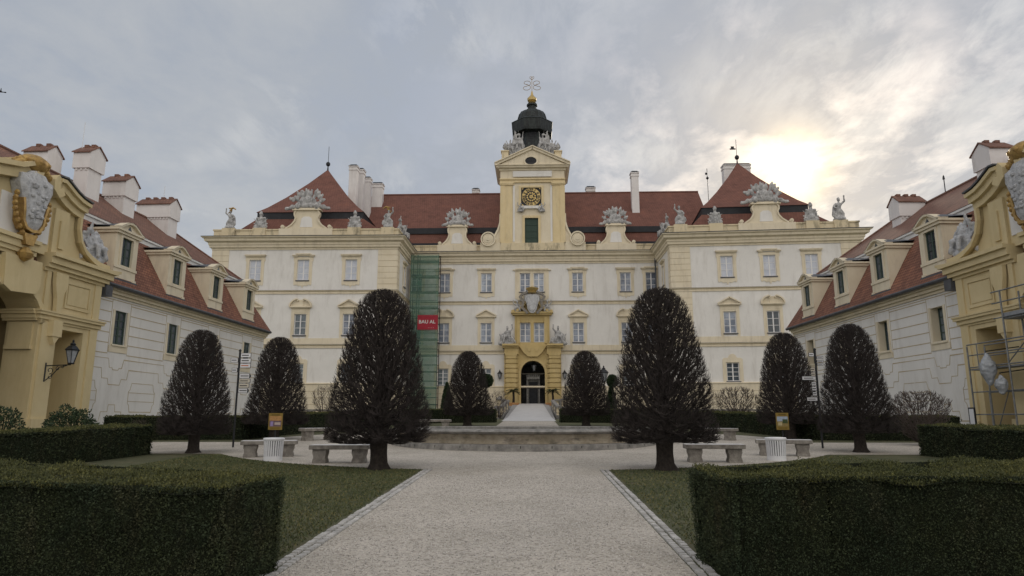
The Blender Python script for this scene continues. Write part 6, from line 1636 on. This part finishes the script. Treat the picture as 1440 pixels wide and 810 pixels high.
# ------------------------------------------------------------------ fountain basin
fy, fr_ = 26.9, 5.05; fz = SL*(fy-fr_)
ft = empty('fountain_basin', (0, fy, fz), 'low round stone fountain basin in the middle of the gravel court', 'fountain')
def fz_(py, Y): return atY(740, py, Y).z
Yf = fy-fr_
z1, z2, z3 = fz_(625.5, Yf+.05), fz_(611, Yf+.25), fz_(603.5, Yf+.2)
mb = MB(); mb.lathe((0, fy, 0), [(fr_+.02, fz-.1), (fr_, z1-.03), (fr_-.05, z1), (fr_-.3, z1+.01)], 96)
V = len(mb.v); mb.build('step', M['basinc'], ft, smooth=False)
mb = MB()
mb.lathe((0, fy, 0), [(fr_-.28, z1-.05), (fr_-.25, z1+.05), (fr_-.3, z1+.12), (fr_-.36, (z1+z2)/2), (fr_-.3, z2-.04), (fr_-.3, z2+.02)], 96); mb.f = mb.f[:-2]; mb.build('basin_wall', M['basin'], ft, smooth=True)
mb = MB(); hh_ = z3-z2
mb.lathe((0, fy, 0), [(fr_-.22, z2), (fr_-.06, z2+hh_*.2), (fr_, z2+hh_*.5), (fr_-.06, z2+hh_*.8), (fr_-.2, z3), (fr_-.62, z3), (fr_-.66, z3-.03), (fr_-.66, z1)], 96); mb.f = mb.f[:-2]; mb.build('coping', M['basinc'], ft, smooth=False)
mb = MB()
for k in range(32):
    a = k*2*math.pi/32; c, s = math.cos(a), math.sin(a); mb.F = Fr(c*(fr_-.0), fy+s*(fr_-.0), a+math.pi/2)
    if s < .2: mb.box(-.012, .012, -.02, .006, fz-.05, z1-.04)
mb.F = None; mb.build('step_joint', M['hedgein'], ft)
mb = MB(); mb.lathe((0, fy, 0), [(fr_-.67, z1+.05), (fr_-.67, z1+.14)], 64); mb.build('water', mat('still_water', (.03,.04,.035), None, rough=.05, spec=.6), ft)

# ------------------------------------------------------------------ benches
def bench():
    root = empty('stone_bench', (0,0,0), 'x', 'bench', 'stone benches round the gravel court')
    mb = MB(); mb.box(-.76,.76,-.24,.24,.345,.45); me = mb.mesh('seat', M['stoneb'], bevel=.012); link('seat', me, root)
    mb = MB(); mb.box(-.74,.74,-.23,.23,.4505,.462); link('seat_top', mb.mesh('seat_top', M['stonet'], bevel=.004), root)
    for s in (-1, 1):
        mb = MB(); out = [(-.2, 0), (-.19, .08), (-.165, .14), (-.18, .2), (-.2, .25), (-.2, .36), (.2, .36), (.2, .25), (.18, .2), (.165, .14), (.19, .08), (.2, 0)]
        f = Fr(0, 0, 0); mb.F = LOC; mb.prism([(s*.5+x*.9, z) for x, z in out], -.17, .17); mb.box(s*.5-.17, s*.5+.17, -.19, .19, -.05, .04); link('leg', mb.mesh('leg', M['stoneb'], bevel=.01), root)
    return root
bp = bench(); first = True
for px, py, sc_, rz_, lab in ((478, 651, 1.0, .06, 'stone bench left of the path, behind the trunk of the largest left tree'), (1005, 650, 1.0, -.06, 'stone bench right of the path, beside the trunk of the largest right tree'),
      (378, 642.5, 1.0, .25, 'stone bench behind the white slatted bin on the left'), (1103, 641, 1.0, -.25, 'stone bench behind the white slatted bin on the right'),
      (448, 619, 1.05, .9, 'far stone bench half hidden behind the largest left tree'), (1012, 618.5, 1.0, -.9, 'far stone bench just right of the largest right tree'),
      (612, 603.5, 1.15, 0, 'far stone bench with pale top left of the fountain')):
    g = G(px, py)
    if first: bp.location = g; bp.rotation_euler = (0,0,rz_); bp['label'] = lab; first = False
    else: dup(bp, g, rz_, sc_, lab)
# ------------------------------------------------------------------ slatted bins
def bin_():
    root = empty('litter_bin', (0,0,0), 'x', 'bin', 'white slatted litter bins')
    mb = MB(); n_ = 26
    for i in range(n_):
        a = 2*math.pi*i/n_; r0, r1 = .225, .245
        f = Fr(math.cos(a)*r0, math.sin(a)*r0, a+math.pi/2); k = .019
        i0 = len(mb.v)
        for z, r_ in ((.1, r0), (.53, r1)):
            for da, dr in ((-k, 0), (k, 0), (k, .014), (-k, .014)):
                aa = a+da/r_; mb.v.append((math.cos(aa)*(r_+dr), math.sin(aa)*(r_+dr), z))
        q = [i0+j for j in range(8)]; mb.f += [(q[0],q[1],q[5],q[4]), (q[1],q[2],q[6],q[5]), (q[2],q[3],q[7],q[6]), (q[3],q[0],q[4],q[7])]
    link('slats', mb.mesh('slats', M['white_paint']), root)
    mb = MB(); mb.lathe((0,0,0), [(.24,0),(.24,.12),(.226,.125)], 28); link('base', mb.mesh('base', M['white_paint']), root)
    mb = MB(); mb.lathe((0,0,.52), [(.25,0),(.275,.02),(.28,.06),(.26,.08),(.2,.085)], 28); link('rim', mb.mesh('rim', M['white_paint']), root)
    mb = MB(); mb.lathe((0,0,.02), [(.2,0),(.215,.5)], 24); link('liner', mb.mesh('liner', mat('dark_liner', (.05,.06,.08), None, rough=.5)), root)
    return root
b1 = bin_(); b1.location = G(383.5, 648); b1['label'] = 'white slatted litter bin beside the bench on the left'
dup(b1, G(1092.5, 647.5), 0, 1, 'white slatted litter bin beside the bench on the right')
# ------------------------------------------------------------------ posters on posts
M['py'] = mat('poster_yellow', (.24,.165,.04), None, rough=.5)
def poster(px, pyt, pyb, pxl, pxr, Y, label, kind):
    a, b = atY(pxl, pyt, Y), atY(pxr, pyb, Y); zb = gz(Y); x = (a.x+b.x)/2
    root = empty('poster_sign', (x, Y, zb), label, 'sign', 'yellow framed posters on posts'); w, h = (b.x-a.x), a.z-b.z
    mb = MB(LOC); mb.box(-.02,.02,-.05,-.01,-.1,b.z-zb+h*.6); link('post', mb.mesh('post', M['metal']), root)
    mb = MB(LOC); mb.box(-w/2,w/2,-.01,.012,b.z-zb,a.z-zb); link('board', mb.mesh('board', M['py'], bevel=.002), root)
    def pc(name, x0, x1, z0, z1, col, d=.014):
        mb = MB(LOC); z = b.z-zb; mb.box(x0*w/2, x1*w/2, .0125, d, z+z0*h, z+z1*h); link(name, mb.mesh(name, mat('print_'+name, col, tuple(min(1, c*1.4) for c in col), 14, .5, coords='O')), root)
    if kind:
        pc('sky_print', -.85, .85, .5, .78, (.3,.36,.45)); pc('field_print', -.85, .85, .2, .5, (.22,.17,.07)); pc('tree_print', .0, .8, .38, .62, (.05,.07,.03), .0145); pc('track_print', -.7, -.1, .26, .44, (.4,.34,.2), .0145)
    else:
        pc('sunset_print', -.85, .85, .55, .82, (.36,.2,.08)); pc('street_print', -.85, .85, .2, .55, (.12,.08,.1)); pc('figure_print', -.7, -.3, .22, .5, (.25,.2,.4), .0145); pc('wall_print', -.1, .75, .3, .45, (.4,.33,.3), .0145)
    pc('title_print', -.6, .6, .86, .93, (.12,.08,.02)); pc('caption_print', -.7, .7, .06, .14, (.15,.1,.02))
poster(387, 581, 604.5, 378.5, 396.5, 24.5, 'yellow framed poster with an orange street scene above the left bench', 0)
poster(1100, 580.5, 604.5, 1090.5, 1110, 24.5, 'yellow framed poster with a landscape picture above the right bench', 1)
# ------------------------------------------------------------------ directional signposts
def signpost(px, pyb, pyt, Y, boards, label):
    g = atY(px, pyb, Y); zb = gz(Y); zt = atY(px, pyt, Y).z
    root = empty('signpost', (g.x, Y, zb), label, 'signpost', 'directional signposts')
    mb = MB(LOC); mb.tube([(0,0,-.05),(0,0,zt-zb)], .035, 8); mb.lathe((0,0,zt-zb), [(.045,0),(.05,.03),(.0,.09)], 8); link('pole', mb.mesh('pole', M['metal']), root)
    for x0, x1, y0, y1, kind in boards:
        A, B = atY(x0, y0, Y), atY(x1, y1, Y); w = B.x-A.x; h = A.z-B.z; side = 1 if (x0+x1)/2 > px-3 else -1
        xo = .04 if side > 0 else -.04-w; z0 = B.z-zb
        mb = MB(LOC)
        if kind == 'arrow': mb.prism([(xo, z0), (xo+w*.9, z0), (xo+w, z0+h/2), (xo+w*.9, z0+h), (xo, z0+h)], -.012, .012)
        else: mb.box(xo, xo+w, -.012, .012, z0, z0+h)
        bd = link('finger_board', mb.mesh('finger_board', M['metal']), root)
        mb = MB(LOC); e = .012; mb.box(xo+e, xo+w*(.88 if kind == 'arrow' else 1)-e, .0125, .016, z0+e, z0+h-e)
        link('sign_face', mb.mesh('sign_face', M['white_paint'] if kind != 'tan' else mat('tan_face', (.6,.56,.48), None, rough=.5)), bd)
        mb = MB(LOC); xx = xo+w*.12
        rr = random.Random(int(x0*7+y0))
        mb.box(xx, xo+w*.8, .0165, .018, z0+h*.4, z0+h*.6)
        link('sign_text', mb.mesh('sign_text', mat('red_print', (.5,.14,.05), None) if kind == 'red' else M['metal']), bd)
signpost(327.5, 629, 494, 23.6, [(328.5,342.5,496.5,502.8,'f'), (328,342.5,504,510.5,'f'), (328,342.5,511,517.5,'red'), (326.5,342.5,525.5,532,'arrow'), (326,341.5,532.8,538.5,'tan'), (326,340.5,539.3,545.5,'tan'), (325,339.5,546.3,552.5,'arrow'), (316,326,503.5,509.5,'f'), (318,325.5,517.5,523.5,'f')], 'directional signpost with many small boards before the white left wing')
signpost(1157, 629, 492.5, 23.6, [(1141,1149,496,501.5,'f'), (1151.5,1161,501,504.5,'f'), (1151.5,1161,506.5,509.5,'f'), (1152,1161,510.5,514,'f'), (1143.5,1151,517,522.5,'tan'), (1144,1151,523.5,529,'tan'), (1132,1152,529,534.5,'f'), (1145.5,1153,537,542.5,'f'), (1146,1153.5,543.5,549.5,'f'), (1147,1154,551,556.5,'f'), (1138,1153.5,558.5,564,'f')], 'directional signpost between the two clipped trees on the right')

# ------------------------------------------------------------------ lantern on the left gatehouse
def lantern_head(s=1.0, m_=None):
    a = MB(); a.lathe((0,0,0), [(.1*s,0),(.14*s,.03*s),(.06*s,.06*s)], 6); a.lathe((0,0,.5*s), [(.25*s,0),(.27*s,.03*s),(.15*s,.16*s),(.09*s,.2*s),(.11*s,.24*s),(.03*s,.32*s),(.05*s,.36*s),(0,.42*s)], 6)
    for k in range(6):
        t = k*math.pi/3; a.tube([(.1*s*math.cos(t),.1*s*math.sin(t),.03*s),(.22*s*math.cos(t),.22*s*math.sin(t),.5*s)], .014*s, 4)
    g = MB(); g.lathe((0,0,0), [(.09*s,.05*s),(.205*s,.5*s)], 6)
    return a.mesh('lantern_frame', M['metal']), g.mesh('lantern_glass', mat('lantern_glass', (.25,.27,.3), (.4,.42,.45), 6, .15))
lu, lz = GLF.px(63, 525, .12)
lb = GLF.P(lu, .12, lz); tip = GLF.P(lu, 1.05, lz+.35)
wlm = empty('wall_lantern', lb, 'black six sided lantern on a scrolled iron bracket on the left gatehouse', 'lantern')
Nv = GLF.N
mb = MB(); mb.tube([(0,0,-.35),(0,0,.45)], .03, 6); q = lambda d, z: (Nv.x*d, Nv.y*d, z)
mb.tube([q(0,.32), q(1.1,.36)], .025, 6)
for c0, c1, r_, a0, a1 in ((.2,.12,.16,-90,250), (.22,-.14,.13,90,-230), (.55,.2,.1,90,400), (.75,.27,.07,90,-250)):
    mb.tube([q(c0+r_*(1-t/14)*math.cos(R(a0+(a1-a0)*t/10)), c1+r_*(1-t/14)*math.sin(R(a0+(a1-a0)*t/10))) for t in range(11)], .016, 5)
mb.tube([q(.05,-.3), q(.35,-.05), q(.6,.25), q(.95,.33)], .02, 5)
link('bracket', mb.mesh('bracket', M['metal']), wlm)
fm_, gm2 = lantern_head(1.15); a = link('lantern_frame', fm_, wlm, q(1.1, .38)); link('lantern_glass', gm2, a)
# portal wall lamps, lamp post, arch lantern
fm_, gm2 = lantern_head(1.2)
for i, (px, py) in enumerate(((703, 527), (794, 527))):
    u, z = FC.px(px, py); r_ = empty('wall_lamp', FC.P(u, .35, z-.5), ('small dark wall lamp left of the portal', 'small dark wall lamp right of the portal')[i], 'lamp', 'wall lamps beside the portal')
    a = link('lantern_frame', fm_, r_); link('lantern_glass', gm2, a); mb = MB(); mb.tube([(0,0,0),(0,.2,-.15),(0,.36,-.05)], .03, 5); link('arm', mb.mesh('arm', M['metal']), r_)
Yp = 58; p = atY(849.5, 540, Yp); zt = atY(849.5, 513.5, Yp).z; zb = gz(Yp)
lp = empty('lamp_post', (p.x, Yp, zb), 'black lantern on a slim post right of the small far right tree', 'lamp post')
mb = MB(); mb.lathe((0,0,0), [(.14,-.1),(.14,.2),(.07,.4),(.05,1.2),(.045,zt-zb-1.4)], 10); link('post', mb.mesh('post', M['metal']), lp)
fm3, gm3 = lantern_head(1.5); a = link('lantern_frame', fm3, lp, (0,0,zt-zb-1.4)); link('lantern_glass', gm3, a)
p = atY(751, 522, 84.5); al = empty('hanging_lantern', (p.x, 84.9, p.z), 'black lantern hanging in the gate arch', 'lantern'); a = link('lantern_frame', fm3, al, (0,0,0)); link('lantern_glass', gm3, a)
mb = MB(); mb.tube([(0,0,.6),(0,0,AZ-p.z)], .02, 5); link('chain', mb.mesh('chain', M['metal']), al)

# ------------------------------------------------------------------ balustrades
def balustrade(pts, zfun, h, label, cat='balustrade', solid=False):
    p0 = pts[0]; root = empty('balustrade', (*p0, zfun(*p0)), label, cat, 'stone balustrades'); o = Vector(root.location)
    rail, base, bal, pier = MB(), MB(), MB(), MB()
    for a, b in zip(pts, pts[1:]):
        L_ = math.dist(a, b); n_ = max(2, int(L_/.42)); an = math.atan2(b[1]-a[1], b[0]-a[0]); dx, dy = math.cos(an), math.sin(an); nx, ny = -dy, dx
        for mbx, z0, z1, hw in ((rail, h-.14, h, .17), (base, -.3, .14, .16)):
            c = [(a[0]+nx*hw*s, a[1]+ny*hw*s, zfun(*a)) for s in (-1, 1)] + [(b[0]+nx*hw*s, b[1]+ny*hw*s, zfun(*b)) for s in (1, -1)]
            i0 = [mbx.pt(x, y, z+z0) for x, y, z in c]; i1 = [mbx.pt(x, y, z+z1) for x, y, z in c]
            mbx.f += [tuple(i0), tuple(i1)] + [(i0[k], i0[(k+1) % 4], i1[(k+1) % 4], i1[k]) for k in range(4)]
        for i in range(n_):
            t = (i+.5)/n_; x, y = a[0]+(b[0]-a[0])*t, a[1]+(b[1]-a[1])*t; z = zfun(x, y); H_ = h-.28
            if i % 9 == 4: f = Fr(x, y, an); pier = MB(f); pier.box(-.2, .2, -.18, .18, z+.1, z+h-.1); pier.build('pier', M['basinc'], root); continue
            bal.lathe((x, y, z+.14), [(.09,0),(.09,H_*.08),(.05,H_*.15),(.11,H_*.4),(.1,H_*.5),(.045,H_*.8),(.09,H_*.92),(.09,H_)], 6)
    rail.build('rail', M['basinc'], root); base.build('base', M['basinc'], root); tag(bal.build('balusters', M['parapet'], root), kind='stuff'); 
    return root
gf = lambda x, y: gz(y)
balustrade([(-40, 60), (-2.6, 60)], gf, .85, 'long stone balustrade behind the hedge on the left of the ramp')
balustrade([(2.6, 60), (40, 60)], gf, .85, 'long stone balustrade behind the hedge on the right of the ramp')
rf = lambda x, y: rz(y)
balustrade([(-2.5, 60.5), (-2.3, 72), (-3.6, 76), (-3.6, 82.6)], rf, .95, 'stone balustrade rising along the left edge of the ramp')
balustrade([(2.5, 60.5), (2.3, 72), (4.0, 76), (4.0, 82.6)], rf, .95, 'stone balustrade rising along the right edge of the ramp')
# fill under the upper terrace beside the door
for s in (-1, 1):
    mb = MB(); x0, x1 = sorted((s*2.15, s*3.95)); mb.box(x0, x1, 75.5, 83.5, 1.0, 3.0); tag(mb.build('terrace', M['pavg']), kind='structure')

# ------------------------------------------------------------------ scaffold on the right gatehouse
uS = lambda px, py, d=1.2: GRF.px(px, py, d)
M['galv'] = mat('galvanised_tube', (.16,.17,.18), (.26,.27,.28), 6, .45, metal=.6)
M['deck'] = mat('scaffold_deck', (.2,.22,.24), (.3,.31,.33), 4, .6)
u0 = uS(1366, 540)[0]; u1 = uS(1419, 510)[0]; u2 = u1+2.3; d0, d1 = .45, 1.2
scf = empty('scaffold', GRF.P(u1, .8, .4), 'galvanised tube scaffold with decks against the right gatehouse', 'scaffold')
mb = MB(GRF); zz = lambda px, py: uS(px, py)[1]
z_top0 = zz(1361, 487); tops = {u0: z_top0, u1: zz(1409, 408), u2: zz(1409, 408)+.0}
for u in (u0, u1, u2):
    for d in (d0, d1): mb.tube([(u, d, .35), (u, d, tops[u])], .035, 7)
mb.build('standards', M['galv'], scf)
mb = MB(GRF)
zd1 = zz(1364, 519); zd2 = zz(1414, 445)
for z in (zd1+.05, zd1+.55, zd1+1.0, zz(1366, 552), zz(1370, 583)):
    mb.tube([(u0, d1, z), (u2, d1, z)], .028, 6); mb.tube([(u0, d0, z), (u2, d0, z)], .028, 6)
for z in (zd2, zd2+.6, zd2+1.05): mb.tube([(u1-.5, d1, z), (u2, d1, z)], .028, 6)
for u in (u0, u1, u2):
    for z in (zd1-.02, zz(1370, 583)): mb.tube([(u, d0, z), (u, d1, z)], .025, 6)
mb.tube([(u1, d1, zd1+.1), (u2, d1, zd2-.1)], .022, 6); mb.tube([(u0+.9, d1, .5), (u1-.2, d1, zz(1366, 552))], .022, 6); mb.tube([(u0+1.0, d1, .4), (u0+1.0, d1, zz(1366, 552))], .022, 6)
mb.tube([(u0+.6, d1, zd1), (u0+.6, d1, zd1+1.0)], .022, 6)
mb.build('ledgers', M['galv'], scf)
mb = MB(GRF); mb.box(u0-.1, u2+.2, d0+.04, d1-.04, zd1-.06, zd1); mb.box(u1-.1, u2+.2, d0+.04, d1-.04, zd2-.08, zd2-.01); mb.box(u1-.1, u2, d1-.06, d1-.03, zd2, zd2+.16)
mb.build('decks', M['deck'], scf)
# lamps wrapped in plastic sheet
m = bpy.data.materials.new('plastic_wrap'); m.use_nodes = True; n = N(m.node_tree); out = n.n('ShaderNodeOutputMaterial'); b = n.n('ShaderNodeBsdfPrincipled', i_Roughness=.25); b.inputs['Base Color'].default_value = (.36,.39,.43,1)
tr = n.n('ShaderNodeBsdfTransparent'); tn = n.n('ShaderNodeTexNoise', i_Scale=5, i_Detail=6); n.l(n.n('ShaderNodeTexCoord').outputs['Object'], tn.inputs['Vector']); f = ramp(n, tn.outputs['Fac'], [(.3, g3(.6)), (.65, g3(.92))]); mxs = n.n('ShaderNodeMixShader'); n.l(f, mxs.inputs[0]); n.l(tr.outputs[0], mxs.inputs[1]); n.l(b.outputs[0], mxs.inputs[2]); n.l(mxs.outputs[0], out.inputs[0])
bp_ = n.n('ShaderNodeBump', i_Strength=1, i_Distance=.05); n.l(tn.outputs['Fac'], bp_.inputs['Height']); n.l(bp_.outputs[0], b.inputs['Normal'])
for (px, py, w_, h_, lab) in ((1389.5, 518, 12, 20, 'larger lantern wrapped in clear plastic in front of the right gatehouse'), (1408, 540, 9.5, 11.5, 'smaller bundle wrapped in clear plastic beside the wrapped lantern')):
    d_ = 1.45; u, z = GRF.px(px, py, d_); Yd = GRF.P(u, d_, z).y; k = Yd/960
    root = empty('wrapped_lantern', GRF.P(u, d_, z-h_*k), lab, 'lantern', 'wrapped lanterns at the scaffold')
    me = sculpt('plastic_wrap', [('e', (0,0,h_*k), (w_*k*.9, w_*k*.8, h_*k*.8)), ('c', (0,0,h_*k*1.15), (0,0,h_*k*2), w_*k*.85, .06), ('c', (0,0,h_*k*.7), (0,0,.02), w_*k*.75, .12)], .035, .04, m, seed=int(px), nfreq=6)
    wob = link('plastic_wrap', me, root); fm5, gm5 = lantern_head(.62*h_*k); a = link('lantern_frame', fm5, root, (0,0,h_*k*.55)); link('lantern_glass', gm5, a)
    mb = MB(); 
    mb.tube([(0,0,h_*k*2-.1), (.0,0,h_*k*2+.1), tuple(GRF.P(u, .0, z) - GRF.P(u, d_, z-h_*k) + Vector((0,0,h_*k+.3)))], .025, 6); link('bracket', mb.mesh('bracket', M['metal']), root)
u, z = GRF.px(1367.5, 585, 1.3); nb = empty('notice_board', GRF.P(u, 1.3, z-.45), 'small white notice in a dark frame at the foot of the right scaffold', 'sign')
mb = MB(LOC); mb.box(-.2,.2,-.02,.02,0,.8); link('frame', mb.mesh('frame', M['metal']), nb, rz=GRF.a); mb = MB(LOC); mb.box(-.14,.14,.021,.024,.1,.74); link('sheet', mb.mesh('sheet', M['white_paint']), nb, rz=GRF.a)
# ------------------------------------------------------------------ bird
p = atY(1, 129, 45); mb = MB()
bird = sculpt('bird', [('e', (0,0,0), (.16,.06,.055)), ('e', (-.17,0,.02), (.05,.04,.04)), ('c', (.14,0,0), (.3,0,.01), .03, .05), ('c', (.0,0,.02), (.08,.38,.14), .05, .02), ('c', (.0,0,.02), (.08,-.38,.12), .05, .02), ('c', (-.2,0,.02), (-.25,0,.01), .012, .006)], .018, .0, mat('dark_feathers', (.03,.03,.035), None))
tag(link('bird', bird, None, p, .5), 'dark bird flying in the sky at the left edge', 'bird')
